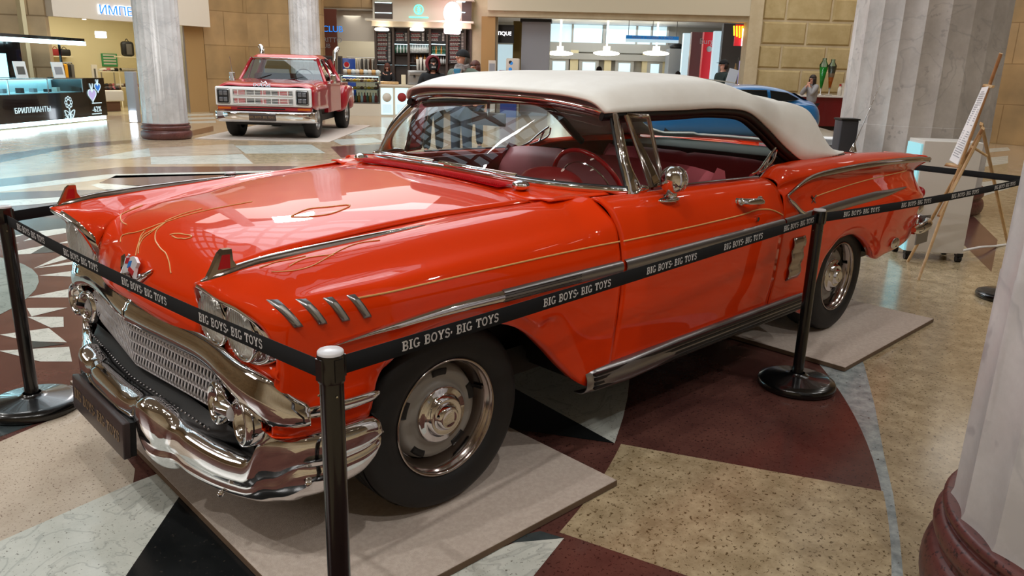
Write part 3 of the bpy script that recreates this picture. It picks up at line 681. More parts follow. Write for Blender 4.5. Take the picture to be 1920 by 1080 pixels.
# ---- mirror
b = B('chrome'); b.sphere((1.10, -.905, 1.002), .035, n=12, sc=(2.0, .9, .35)); b.tube([(1.11, -.905, 1.005), (1.115, -.915, 1.03), (1.10, -.925, 1.055)], [.030, .018, .022], n=12)
b.sphere((1.085, -.925, 1.085), .056, n=18, sc=(.62, 1, 1)); b.build('side_mirror', parent=car)
b = B('chrome'); b.cyl((1.105, -.925, 1.085), (1.122, -.925, 1.085), .052, n=24); b.build('mirror_rim', parent=car.children[-1])
# ---- interior
M['parcel'] = mat('grey_green_lining', (70, 78, 74), .7)
b = B('redvinyl')
R = [[(max(x, wsbase(y)[0] + .05 + (x - .74) * .3), y, z) for x, z in ((.74, 1.030), (.82, 1.040), (.92, 1.028), (.97, .98), (.96, .88), (.90, .80))] for y in np.linspace(-.77, .77, 15)]
b.grid(np.array(R), flip=True); b.sphere((.92, -.42, 1.03), .12, n=12, sc=(.75, 1.4, .55)); b.build('dashboard', parent=car, solid=.01)
def bench(x, name, zt, hw):
    b = B('redvinyl'); b.box(x - .52, x, -hw, hw, .45, .62, b=.05)
    b.build(name, parent=car)
    c = B('pinkvinyl'); prof = [(x - .10, .60), (x - .09, .70), (x - .02, zt - .06), (x + .03, zt), (x + .10, zt - .02), (x + .14, zt - .12), (x + .12, .55)]
    G = []
    for y in np.linspace(-hw, hw, 25):
        d = .03 * (abs(y) / hw) ** 6; sp = .012 if abs(y) > .02 else 0; G.append([(px, y, pz - d * (1 if pz > .8 else 0) - (.01 if sp == 0 else 0)) for px, pz in prof])
    c.grid(grid(G, 30, 20), flip=True); c.add([(px, -hw, pz) for px, pz in prof], [tuple(range(len(prof)))]); c.add([(px, hw, pz) for px, pz in prof], [tuple(range(len(prof)))]); c.build(name + '_back', parent=car)
bench(1.72, 'front_seat', 1.07, .72); bench(2.55, 'rear_seat', 1.04, .62)
b = B('redvinyl'); 
for s in (-1, 1): b.box(.95, 2.30, min(s * .80, s * .765), max(s * .80, s * .765), .45, 1.005)
b.build('interior_panel', parent=car)
b = B('parcel'); b.box(2.66, 3.25, -.66, .66, .98, 1.055, b=.01); b.build('parcel_shelf', parent=car)
b = B('dark'); b.box(.6, 2.7, -.8, .8, .40, .44); b.build('cabin_floor', parent=car)
c0 = V((1.195, -.40, .968)); ax = V((.90, 0, .42)).normalized(); X = ax.to_track_quat('Z', 'Y').to_matrix().to_4x4(); X = TR(c0) @ X
b = B('redplastic'); b.tube([X @ V((.205 * math.cos(a), .205 * math.sin(a), 0)) for a in np.linspace(0, 2 * PI, 48, endpoint=False)], .011, n=8, closed=True)
sw = b.build('steering_wheel', parent=car)
b = B('chrome'); b.tube([X @ V((.15 * math.cos(a), .15 * math.sin(a), -.01)) for a in np.linspace(.2, PI - .2, 24)], .004, n=6); b.sphere(X @ V((0, 0, -.02)), .04, n=10); b.build('horn_ring', parent=sw)
b = B('redplastic'); b.tube([X @ V((-.2, 0, 0)), X @ V((0, 0, -.03)), X @ V((.2, 0, 0))], .012, n=8); b.cyl(X @ V((0, 0, -.02)), X @ V((0, 0, -.35)), .022, n=10); b.build('wheel_spoke', parent=sw)
b = B('alu'); b.box(-.005, .005, -.10, .10, -.03, .03, T=TR((.93, 0, 1.27)) @ RZ(.15), b=.004); b.tube([(.925, 0, 1.28), (.93, 0, 1.35)], .008, n=6); b.build('rear_view_mirror', parent=car)
# ---- hood badge
def hoodx(y, z):
    k = (HG[:, :, 1] - y) ** 2 + (HG[:, :, 2] - z) ** 2; i = np.unravel_index(np.argmin(k), k.shape); return HG[i][0]
b = B('chrome')
def VP(y, z, d): return (hoodx(y, z) - d, y, z)
for s in (-1, 1):
    w0 = [(0, .752), (.045 * s, .776), (.09 * s, .800), (.135 * s, .826)]; hw = [.022, .019, .014, .005]
    G = [[VP(y, z - h, .002), VP(y, z - h * .3, .014), VP(y, z + h, .002)] for (y, z), h in zip(w0, hw)]
    b.grid(np.array(G), flip=(s > 0))
b.build('hood_v_badge', parent=car, solid=.002)
X0 = TR((hoodx(0, .83) - .020, .0, .818)) @ Matrix(((0, .35, -.94, 0), (-1, 0, 0, 0), (0, .94, .35, 0), (0, 0, 0, 1)))
wv = lambda u: .007 * math.sin(u * 60 + 1)
b = B('gsilver'); us = np.linspace(-.055, .055, 14); ol = [(u, .026 + wv(u)) for u in us] + [(.047, 0)] + [(u, -.028 + wv(u)) for u in us[::-1]]
b.prism(ol, 0, .010, T=X0); b.tube([X0 @ V((-.05, .03, .004)), X0 @ V((-.075, -.045, .004))], .004, n=6); fo = b.build('flag_emblem', parent=car)
for m_, q in (('red', [(-.048, .004), (-.020, .004), (-.020, .024), (-.048, .024)]), ('red', [(-.004, -.024), (.044, -.024), (.044, -.008), (-.004, -.008)]), ('blue', [(-.018, -.012), (.004, -.012), (.004, .010), (-.018, .010)])):
    b = B(m_); b.prism([(u, v_ + wv(u)) for u, v_ in q], .010, .012, T=X0); b.build('flag_enamel', parent=fo)
# ---- hand-painted scroll lines
def projpx(G):
    D = G - np.array(CAM[:]); z = D @ np.array(_f[:]); return np.stack([960 + FPX * (D @ np.array(_r[:])) / z, 540 - FPX * (D @ np.array(_u[:])) / z], -1)
def scroll(G, paths, name, lift=.0012, r=.0022):
    Gp = G.reshape(-1, 3); Q = projpx(Gp)
    for path in paths:
        P_ = []; b = B('pin')
        for px in curve([(x, y, 0) for x, y in path], 22):
            d = ((Q - px[:2]) ** 2).sum(1); i = np.argpartition(d, 4)[:4]; w_ = 1 / (d[i] + .5); P_.append((Gp[i] * w_[:, None]).sum(0) / w_.sum())
        P_ = np.array(P_); P_[1:-1] = (P_[:-2] + P_[1:-1] * 2 + P_[2:]) / 4; P_[:, 2] += lift; P_[:, 0] -= lift
        b.tube([tuple(p) for p in P_], r, n=5); b.build(name, parent=car)
hs = lambda *p: [(80 + x / 3, 280 + y / 3) for x, y in p]
DH = grid(st, 140, 90)
scroll(DH, [hs((440, 520), (445, 490), (480, 475), (520, 470), (570, 455), (620, 435), (690, 412)), hs((525, 600), (535, 555), (545, 520), (575, 480), (620, 455), (690, 415)), hs((540, 590), (545, 545), (570, 500), (610, 470), (660, 430)),
    hs((722, 700), (715, 640), (690, 580), (650, 540), (632, 500), (640, 460), (690, 418)), hs((545, 545), (550, 500), (580, 455)), hs((690, 412), (800, 375), (940, 340), (1100, 310), (1180, 295)), hs((690, 405), (790, 365), (900, 335)), hs((475, 425), (445, 405), (440, 372), (470, 340), (560, 312)),
    hs((720, 480), (760, 475), (840, 495), (800, 505), (730, 488)), hs((1400, 378), (1480, 340), (1600, 325), (1740, 315), (1650, 355), (1520, 378), (1400, 380))], 'painted_scroll')
FL_ = mir(grid(FR, 160, 80))
scroll(FL_, [hs((1220, 670), (1300, 640), (1400, 618), (1480, 602)), hs((1290, 690), (1400, 685), (1500, 665), (1600, 612), (1690, 560), (1740, 540), (1900, 512)), hs((1390, 660), (1440, 630), (1560, 600), (1640, 597))], 'painted_scroll', r=.0016)
# ---- fender ornaments with chrome spear
def crestz(x): return float(np.interp(x, [-.737, -.688, -.615, -.4, 0, .4], [.922, .932, .945, .965, .99, 1.01]))
def ornament(s):
    b = B('chromed'); G = []
    for x, h, w_ in [(-.728, .004, .004), (-.69, .012, .016), (-.60, .016, .017), (-.45, .016, .015), (-.30, .013, .012), (-.12, .009, .009), (.02, .002, .003)]:
        z = crestz(x); G.append([(x, s * .705 + d, z + e) for d, e in ((-w_, -.004), (-w_ * .5, h * .8), (0, h), (w_ * .5, h * .8), (w_, -.004))])
    b.grid(grid(G, 30, 8), flip=True)
    fin = [(-.712, -.012), (-.694, .018), (-.676, .052), (-.664, .062), (-.640, .062), (-.638, .030), (-.622, .002)]
    T = TR((0, s * .705, .942)) @ RX(PI / 2)
    b.prism([(x, z + .0) for x, z in fin], -.010, .010, T=T); o = b.build('fender_ornament', parent=car)
    c = B('red'); c.prism([(-.682, .010), (-.668, .048), (-.647, .048), (-.648, .010)], -.0115, .0115, T=T); c.build('ornament_insert', parent=o)
side(ornament)
# ---- antenna, rear bumper, tail
b = B('chrome'); b.lathe([(.022, 0), (.02, .01), (.012, .03), (.006, .05), (.0005, .052)], n=14, T=TR((3.27, -.72, 1.07))); b.tube([(3.27, -.72, 1.11), (3.50, -.74, 1.50)], [.003, .0015], n=6); b.build('antenna', parent=car)
def rearb(s):
    pts = curve([(3.98, .905, .53), (4.10, .91, .53), (4.24, .90, .54), (4.34, .84, .55), (4.38, .72, .55), (4.40, .4, .54), (4.41, 0, .54)], 30)
    b = B('chrome'); b.tube([(p[0], s * p[1], p[2]) for p in pts], [.02] * 2 + [.05] * 28, n=12, ry=.022, up=(0, 0, 1)) if False else b.tube([(p[0], s * p[1], p[2]) for p in pts], [.018, .03] + [.036] * 28, n=12)
    for k in range(4): b.sphere((4.05 + .045 * k, s * (.885 - .008 * k), .655 + .002 * k), .022, n=8, sc=(.7, .8, 1.6))
    b.build('rear_bumper', parent=car)
    c = B('alu'); c.add([(4.30, s * .80, .60), (4.345, s * .70, .62), (4.33, s * .70, .45), (4.285, s * .80, .43)], [(0, 1, 2, 3)]); 
    d = B('chrome'); d.sphere((3.64, s * .918, .488), .05, n=12, sc=(1.3, .35, .75)); d.build('exhaust_port', parent=car)
    e = B('red'); 
    for y in (.60, .70, .79): e.sphere((4.30, s * y, .74), .045, n=10, sc=(.6, 1, 1))
    e.build('tail_lamp', parent=car)
side(rearb)
b = B('paint'); b.add([(4.32, -.6, .92), (4.32, .6, .92), (4.31, .8, .75), (4.27, .82, .45), (4.27, -.82, .45), (4.31, -.8, .75)], [(0, 1, 2, 3, 4, 5)]); b.build('tail_panel', parent=car, solid=.01)
PT = [(4.27, -.838, .586), (4.34, -.886, .592), (4.34, -.888, .400), (4.27, -.840, .375)]
b = B('alu'); nP = (V(PT[1]) - V(PT[0])).cross(V(PT[3]) - V(PT[0])).normalized() * .012
b.add([V(p) for p in PT] + [V(p) + nP for p in PT], [(0, 1, 2, 3), (7, 6, 5, 4), (0, 4, 5, 1), (1, 5, 6, 2), (2, 6, 7, 3), (3, 7, 4, 0)]); b.build('rear_corner_plate', parent=car)
# ================================================================== THE HALL
def at(px, py, d):
    """world point seen at photo position px, py when it lies d metres ahead"""
    v = _f + (px - 960) / FPX * _r - (py - 540) / FPX * _u; return CAM + v * (d / v.dot(FW))
def g2(px, d, z=0.0):
    """plan position in the direction of photo column px (at eye height), d metres ahead, at height z"""
    p = at(px, 133 + .0281 * (px - 960), d); return V((p.x, p.y, z))
def frame(a, b):
    """local frame: x from a to b, z up, y pointing away from the viewer side"""
    a, b = V(a), V(b); x = V((b.x - a.x, b.y - a.y, 0)); L = x.length; x.normalize(); y = V((-x.y, x.x, 0))
    if y.dot(FW) < 0: y = -y; 
    z = x.cross(y); m = Matrix(((x.x, y.x, 0, a.x), (x.y, y.y, 0, a.y), (0, 0, 1, a.z), (0, 0, 0, 1))); return m, L
def stone(name, c1, c2, rough, vein=None, vs=3, sp=40, spc=(60, 55, 50), st=.30, coat=0):
    m = bpy.data.materials.new(name); m.use_nodes = True; nt = m.node_tree; b = nt.nodes['Principled BSDF']; b.inputs['Roughness'].default_value = rough
    tc = nt.nodes.new('ShaderNodeTexCoord')
    def nz(s, d=6, r=.6, dist=0):
        n = nt.nodes.new('ShaderNodeTexNoise'); n.inputs['Scale'].default_value = s; n.inputs['Detail'].default_value = d; n.inputs['Roughness'].default_value = r; n.inputs['Distortion'].default_value = dist
        nt.links.new(tc.outputs['Object'], n.inputs['Vector']); return n.outputs[0]
    def ramp(i, a, c, ca, cb):
        r = nt.nodes.new('ShaderNodeValToRGB'); r.color_ramp.elements[0].position = a; r.color_ramp.elements[1].position = c; r.color_ramp.elements[0].color = ca; r.color_ramp.elements[1].color = cb; nt.links.new(i, r.inputs[0]); return r.outputs[0]
    def mix(f, a, c):
        x = nt.nodes.new('ShaderNodeMix'); x.data_type = 'RGBA'; nt.links.new(f, x.inputs[0]); nt.links.new(a, x.inputs[6]); nt.links.new(c, x.inputs[7]); return x.outputs[2]
    base = ramp(nz(vs, 8, .7), .38, .64, srgb(c1), srgb(c2))
    spk = ramp(nz(sp, 3, .7), st, st + .06, (1, 1, 1, 1), (0, 0, 0, 1))
    rgb = nt.nodes.new('ShaderNodeRGB'); rgb.outputs[0].default_value = srgb(spc)
    out = mix(spk, base, rgb.outputs[0])
    if vein:
        v = ramp(nz(vs * .8, 4, .5, 2.0), .49, .5, (0, 0, 0, 1), (1, 1, 1, 1)); v2 = ramp(nz(vs * .8, 4, .5, 2.0), .5, .53, (1, 1, 1, 1), (0, 0, 0, 1))
        mm = nt.nodes.new('ShaderNodeMath'); mm.operation = 'MULTIPLY'; nt.links.new(v, mm.inputs[0]); nt.links.new(v2, mm.inputs[1]); m2 = nt.nodes.new('ShaderNodeMath'); m2.operation = 'MULTIPLY'; nt.links.new(mm.outputs[0], m2.inputs[0]); m2.inputs[1].default_value = .5
        rg = nt.nodes.new('ShaderNodeRGB'); rg.outputs[0].default_value = srgb(vein); out = mix(m2.outputs[0], out, rg.outputs[0])
    nt.links.new(out, b.inputs['Base Color'])
    if coat: b.inputs['Coat Weight'].default_value = coat; b.inputs['Coat Roughness'].default_value = .06
    return m
FR_ = .17
M.update(s_tan=stone('tan_granite', (190, 174, 156), (208, 194, 176), FR_, sp=110, spc=(96, 74, 58), st=.34), s_sand=stone('sand_stone', (154, 136, 106), (190, 172, 140), FR_, vs=9, sp=60, spc=(96, 78, 52), st=.365),
    s_white=stone('white_marble', (196, 200, 192), (216, 218, 210), FR_, vein=(150, 154, 150), sp=90, spc=(110, 108, 98), st=.32), s_black=stone('black_granite', (22, 24, 25), (34, 36, 37), FR_, sp=60),
    s_teal=stone('dark_slate', (52, 60, 62), (70, 78, 80), FR_), s_disc=stone('grey_green_marble', (128, 142, 138), (150, 162, 156), FR_, vein=(90, 100, 98)),
    s_brown=stone('brown_granite', (84, 52, 48), (104, 68, 60), FR_, sp=70, spc=(60, 34, 32), st=.36), s_strip=stone('grey_marble_strip', (130, 140, 142), (178, 186, 186), FR_, vs=14),
    s_far=stone('beige_marble', (168, 144, 118), (190, 168, 140), FR_, sp=80, spc=(120, 96, 74), st=.33),
    marble=stone('column_marble', (176, 172, 170), (208, 204, 202), .3, vein=(158, 156, 158), vs=1.2, sp=6, spc=(172, 168, 168), st=.3),
    redgran=stone('red_granite', (84, 46, 44), (112, 66, 60), .38, sp=60, spc=(50, 24, 24), st=.38),
    cream=mat('cream_plaster', (206, 196, 172), .6), lime=mat('limestone_trim', (196, 180, 148), .6, noise_c=(208, 194, 164), nscale=2),
    shopwall=mat('pale_yellow_wall', (226, 214, 174), .6), greyp=mat('grey_panel', (150, 152, 158), .5), ceil=mat('ceiling_paint', (150, 140, 126), .7),
    wood=mat('easel_wood', (206, 172, 124), .5, noise_c=(190, 150, 100), nscale=20), paper=mat('paper', (232, 232, 232), .6),
    whitebox=mat('white_laminate', (214, 210, 204), .35), ledw=mat('white_led', (235, 245, 255), .5, emit=6), sky=mat('daylight_pane', (205, 228, 240), .5, emit=1.2),
    lampw=mat('lamp_glow', (255, 246, 228), .5, emit=5), post=mat('black_post', (13, 13, 14), .22, coat=.4), postcap=mat('post_cap', (215, 215, 220), .3), screw=mat('brass_screw', (150, 140, 110), .3, 1))
def brickmat(name, c1, c2, cm, sx, rh, rough=.55, off=.5, msz=.012, bump=.6):
    m = bpy.data.materials.new(name); m.use_nodes = True; nt = m.node_tree; b = nt.nodes['Principled BSDF']; b.inputs['Roughness'].default_value = rough
    tc = nt.nodes.new('ShaderNodeTexCoord'); sp = nt.nodes.new('ShaderNodeSeparateXYZ'); cb = nt.nodes.new('ShaderNodeCombineXYZ'); nt.links.new(tc.outputs['Object'], sp.inputs[0]); nt.links.new(sp.outputs[0], cb.inputs[0]); nt.links.new(sp.outputs[2], cb.inputs[1])
    br = nt.nodes.new('ShaderNodeTexBrick'); br.inputs['Scale'].default_value = 1; br.inputs['Brick Width'].default_value = sx; br.inputs['Row Height'].default_value = rh; br.inputs['Mortar Size'].default_value = msz; br.inputs['Color1'].default_value = srgb(c1); br.inputs['Color2'].default_value = srgb(c2); br.inputs['Mortar'].default_value = srgb(cm); br.offset = off; br.inputs['Mortar Smooth'].default_value = .3
    nt.links.new(cb.outputs[0], br.inputs[0]); n = nt.nodes.new('ShaderNodeTexNoise'); n.inputs['Scale'].default_value = 1.3; n.inputs['Detail'].default_value = 6; nt.links.new(tc.outputs['Object'], n.inputs[0])
    r = nt.nodes.new('ShaderNodeValToRGB'); r.color_ramp.elements[0].color = (.72, .72, .72, 1); r.color_ramp.elements[1].color = (1.15, 1.12, 1.08, 1); r.color_ramp.elements[0].position = .3; r.color_ramp.elements[1].position = .7; nt.links.new(n.outputs[0], r.inputs[0])
    mx = nt.nodes.new('ShaderNodeMix'); mx.data_type = 'RGBA'; mx.blend_type = 'MULTIPLY'; mx.inputs[0].default_value = 1; nt.links.new(br.outputs[0], mx.inputs[6]); nt.links.new(r.outputs[0], mx.inputs[7]); nt.links.new(mx.outputs[2], b.inputs['Base Color'])
    bp = nt.nodes.new('ShaderNodeBump'); bp.inputs['Strength'].default_value = bump; bp.inputs['Distance'].default_value = -.02; nt.links.new(br.outputs[1], bp.inputs['Height']); nt.links.new(bp.outputs[0], b.inputs['Normal']); return m
M['tanwall'] = brickmat('tan_stone_blocks', (170, 140, 96), (184, 152, 108), (150, 120, 78), 1.35, 1.0)
M['palewall'] = brickmat('pale_stone_panels', (190, 166, 130), (196, 172, 136), (150, 126, 92), 1.9, 1.25, msz=.02)
M['bigblock'] = mat('rusticated_stone', (178, 158, 112), .6, noise_c=(196, 178, 134), nscale=1.6, ndetail=8)
# ---- floor with stone inlay
INLAY = [
    ('brown', 2, [(-0.69, 0.87), (-0.42, 1.16), (-0.30, 0.28), (-0.65, -0.15), (-0.64, 0.07)]),
    ('tan', 2, [(-0.69, 0.87), (-1.25, 0.62), (-1.51, -0.01), (-1.18, -0.05), (-0.74, 0.05), (-0.70, 0.15), (-0.68, 0.53), (-0.66, 0.80)]),
    ('teal', 2, [(-1.29, 1.41), (-0.94, 1.13), (-0.69, 0.87), (-1.01, 0.77), (-1.25, 0.62)]),
    ('white', 3, [(-0.94, 1.17), (-0.70, 0.88), (-0.81, 1.02)]),
    ('white', 3, [(-0.69, 0.87), (-0.63, 0.87), (-0.67, 0.84)]),
    ('white', 3, [(-1.51, -0.01), (-1.18, -0.05), (-0.74, 0.05), (-0.64, 0.06), (-0.65, -0.15), (-0.94, -0.49), (-1.08, -0.67), (-1.54, -0.31)]),
    ('black', 3, [(-0.65, -0.15), (-0.94, -0.49), (-1.09, -0.72), (-0.63, -1.13), (-0.64, -0.76)]),
    ('white', 3, [(-0.46, 2.86), (-0.20, 2.91), (-0.24, 2.69)]),
    ('white', 3, [(-0.51, 2.61), (-0.32, 2.47), (-0.53, 2.41)]),
    ('white', 3, [(-0.55, 2.42), (-0.39, 2.29), (-0.44, 2.09), (-0.50, 2.12)]),
    ('white', 3, [(-0.74, 2.16), (-0.51, 2.12), (-0.50, 1.80), (-0.65, 1.95)]),
    ('white', 3, [(-0.80, 1.88), (-0.51, 1.72), (-0.56, 1.48), (-0.68, 1.58)]),
    ('teal', 3, [(-0.68, 2.00), (-0.51, 1.78), (-0.69, 1.82)]),
    ('white', 3, [(0.12, 5.04), (0.33, 5.06), (0.36, 4.86), (0.11, 4.77)]),
    ('white', 3, [(-0.12, 4.96), (0.03, 4.99), (-0.14, 4.85)]),
    ('white', 3, [(-0.08, 4.67), (0.04, 4.85), (0.05, 4.73)]),
    ('white', 3, [(-0.18, 4.61), (-0.11, 4.64), (-0.19, 4.55)]),
    ('white', 3, [(0.12, 4.42), (0.21, 4.48), (0.20, 4.38)]),
    ('white', 3, [(-0.23, 4.31), (0.03, 4.41), (-0.14, 4.15), (-0.25, 4.19)]),
    ('teal', 2, [(-0.21, 6.19), (0.09, 5.98), (0.53, 5.46), (0.40, 5.01), (0.12, 5.04), (0.03, 5.02), (-0.12, 4.96), (-0.43, 4.88)]),
    ('teal', 3, [(-0.14, 4.15), (0.03, 4.41), (0.10, 4.21), (0.04, 4.09)]),
    ('white', 3, [(-0.24, 3.64), (0.04, 3.97), (0.08, 3.83), (-0.11, 3.72)]),
    ('white', 3, [(-0.24, 3.64), (0.09, 3.71), (0.06, 3.59)]),
    ('white', 3, [(-0.26, 3.40), (-0.06, 3.40), (-0.05, 3.19)]),
    ('white', 3, [(-0.07, 7.03), (1.11, 6.83), (1.03, 6.53), (0.83, 6.58), (0.41, 6.54), (-0.14, 6.61)]),
    ('white', 1, [(2.10, 10.54), (3.38, 11.64), (2.97, 10.40), (2.51, 10.22)]),
    ('tan', 1, [(3.38, 11.64), (4.96, 11.72), (4.38, 10.08), (2.97, 10.40)]),
    ('white', 1, [(2.94, 10.32), (4.34, 10.00), (3.89, 8.68), (2.61, 9.36)]),
    ('white', 1, [(4.85, 11.42), (6.19, 10.97), (5.63, 9.49), (4.42, 10.06)]),
    ('sand', 1, [(4.38, 9.98), (5.63, 9.49), (5.39, 8.57), (3.88, 8.61)]),
    ('brown', 1, [(-0.01, 8.62), (2.17, 9.24), (4.34, 8.09), (3.97, 7.72), (1.75, 8.54), (-0.13, 7.85)]),
    ('white', 1, [(-0.13, 7.85), (1.75, 8.54), (3.97, 7.72), (3.67, 7.48), (1.69, 8.15), (-0.19, 7.45)]),
    ('brown', 1, [(1.43, 7.79), (1.81, 8.38), (3.58, 7.61), (2.79, 7.09), (1.76, 7.20)]),
    ('white', 1, [(1.30, 7.66), (1.41, 7.75), (1.75, 7.31), (1.79, 7.02), (1.32, 7.13)]),
    ('brown', 1, [(1.14, 11.69), (2.75, 13.07), (3.69, 13.35), (3.47, 12.71), (2.15, 12.09), (0.92, 10.58)]),
    ('brown', 1, [(4.29, 12.92), (5.84, 14.66), (6.48, 16.16), (5.17, 14.64), (4.20, 13.10)]),
    ('white', 1, [(7.67, 20.73), (8.57, 21.02), (8.15, 20.05), (7.27, 19.81)]),
    ('white', 1, [(6.95, 19.18), (7.88, 19.36), (7.54, 18.50), (6.63, 18.36)]),
    ('white', 1, [(6.35, 17.81), (7.29, 17.91), (6.98, 17.16), (6.07, 17.09)]),
    ('white', 1, [(7.06, 11.70), (8.15, 11.74), (7.78, 10.80), (6.65, 10.61)]),
    ('brown', 1, [(6.30, 10.44), (7.51, 10.42), (6.22, 8.87), (5.47, 8.71)]),
    ('white', 1, [(5.31, 8.44), (6.07, 8.65), (5.47, 7.91), (4.93, 7.83)]),
    ('white', 1, [(8.97, 14.38), (10.17, 14.27), (9.24, 12.49), (7.92, 12.46)]),
    ('white', 2, [(1.46, 0.72), (1.92, -0.16), (1.59, -0.42), (1.27, -0.65), (1.07, -0.78), (0.85, -0.91), (0.93, -0.23)]),
    ('black', 3, [(0.99, 0.18), (0.93, -0.23), (0.85, -0.91), (0.62, -0.54), (0.49, -0.40)]),
    ('white', 3, [(0.05, -1.14), (0.19, -1.23), (-0.02, -1.30), (-0.27, -1.40), (-0.65, -1.24), (-0.36, -1.07)]),
    ('teal', 3, [(-0.04, -1.07), (0.16, -1.15), (0.19, -1.23), (0.05, -1.14)]),
    ('brown', 1, [(9.30, 0.30), (7.19, -0.65), (5.62, -1.02), (6.73, -0.46)]),
    ('white', 1, [(16.04, 2.26), (18.06, 2.03), (16.17, 1.55), (14.05, 1.67)]),
    ('sand', 1, [(14.05, 1.67), (16.17, 1.55), (13.64, 0.91), (12.14, 1.10)]),
    ('white', 1, [(11.77, 0.99), (13.21, 0.79), (11.92, 0.43), (10.19, 0.41)]),
    ('sand', 1, [(21.18, 3.78), (23.94, 3.47), (22.08, 3.00), (19.64, 3.33)]),
    ('white', 1, [(18.61, 3.02), (20.78, 2.73), (19.75, 2.41), (17.38, 2.66)]),
]

def ringp(cx, cy, r0, r1, a0, a1, n=48): return [(cx + r1 * math.cos(rad(a0 + (a1 - a0) * i / n)), cy + r1 * math.sin(rad(a0 + (a1 - a0) * i / n))) for i in range(n + 1)] + ([(cx + r0 * math.cos(rad(a1 - (a1 - a0) * i / n)), cy + r0 * math.sin(rad(a1 - (a1 - a0) * i / n))) for i in range(n + 1)] if r0 else [])
f = MB(); f.box(-26, 46, -16, 52, -.08, 0, 's_far')
RCX, RCY = -.97, 2.69
Zl = lambda k: .0006 * k
def inl(poly, m, k):
    a = sum(poly[i - 1][0] * poly[i][1] - poly[i][0] * poly[i - 1][1] for i in range(len(poly)))
    if a < 0: poly = poly[::-1]
    f.add([(x, y, Zl(k)) for x, y in poly], [tuple(range(len(poly)))], m)
# sand field right of the rosette, brown ring with a sand sector, brown rosette ground
f.add([(-6, -9, Zl(.5)), (14, -9, Zl(.5)), (14, 1.2, Zl(.5)), (5.4, .5, Zl(.5)), (-6, .5, Zl(.5))], [(0, 1, 2, 3, 4)], 's_sand')
inl(ringp(RCX, RCY, 0, 5.06, 0, 360, 96)[:-1], 's_brown', 1)
inl(ringp(RCX, RCY, 4.06, 5.06, -73.2, -63.1, 12), 's_sand', 2)
inl(ringp(RCX, RCY, 4.06, 5.06, -112, -96, 12), 's_sand', 2); inl(ringp(RCX, RCY, 4.06, 5.06, -10, 6, 12), 's_sand', 2)
arc2 = [(RCX + 5.055 * math.cos(rad(a)), RCY + 5.055 * math.sin(rad(a))) for a in np.linspace(-47, -75, 18)]
inl(arc2 + [(.33, -2.235), (.83, -2.075), (1.02, -1.995), (1.33, -1.855), (1.62, -1.71), (2.10, -1.48), (2.61, -1.22), (2.95, -1.02)], 's_strip', 1.5)
inl(ringp(-1.82, 3.62, 0, 1.57, 0, 360, 48)[:-1], 's_disc', 3.4)
for m_, k_, p_ in INLAY: inl(list(p_), 's_' + m_, k_ + (.5 if m_ in ('black', 'teal') else 0))
fl = f.build('floor'); struct(fl)
# ---- carpet pads under the wheels
for nm, x0, x1, y0, lab in (('carpet_pad', -.655, .585, -1.135, 'beige carpeted pad on the floor under the front wheels of the orange car'), ('carpet_pad', 2.42, 3.74, -1.195, 'beige carpeted pad on the floor under the rear wheels of the orange car')):
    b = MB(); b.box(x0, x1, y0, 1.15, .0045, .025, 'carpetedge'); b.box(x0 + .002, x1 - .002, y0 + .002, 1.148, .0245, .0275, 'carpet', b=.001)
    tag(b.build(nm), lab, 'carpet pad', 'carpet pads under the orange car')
# ---- columns
def column(px, d, R, lab, fl=20, h=9.0, c=None, rings=True):
    c = c or g2(px, d); b = B('marble'); prof = []
    k = fl * 8
    def rr(R0, j): u = (j % 8) / 8; return R0 - R0 * .035 * math.sin(PI * u) ** .8
    zs = [(.30, 1.02), (.33, 1.0), (1.0, .995), (1.003, .990), (2.6, .98), (2.603, .975), (5, .955), (h, .90)]
    G = [[(rr(R * s_, j) * math.cos(2 * PI * j / k), rr(R * s_, j) * math.sin(2 * PI * j / k), z) for j in range(k)] for z, s_ in zs]
    t = thing('marble_column', lab, 'column', (c.x, c.y, 0), group='fluted marble columns')
    b.grid(np.array(G), closev=True); b.build('shaft', parent=t, auto=40)
    q = B('redgran'); r = R + .004
    q.lathe([(R * .9, .31), (r + .01, .31), (r + .02, .30), (r + .02, .285), (r + .004, .275), (r + .006, .262)] + [(r + .012 + .024 * math.cos(a), .225 + .037 * math.sin(a)) for a in np.linspace(PI / 2, -PI / 2, 9)] + [(r + .010, .18), (r + .014, .165)] + [(r + .016 + .036 * math.cos(a), .085 + .078 * math.sin(a)) for a in np.linspace(PI / 2, -PI / 2, 11)] + [(r + .02, .0)], n=72)
    q.build('base', parent=t); return t
column(0, 0, .475, 'fluted marble column on round red base, cut by the right photo edge', c=V((1.03, -2.60, 0)))
column(300, 15.6, .42, 'slim marble column behind the jewellery counter, left of the red pickup')
column(574, 22.5, .42, 'slim marble column directly behind the red pickup cab')
column(1725, 9.6, .84, 'thick fluted marble column behind the rear fin of the orange car', fl=22)
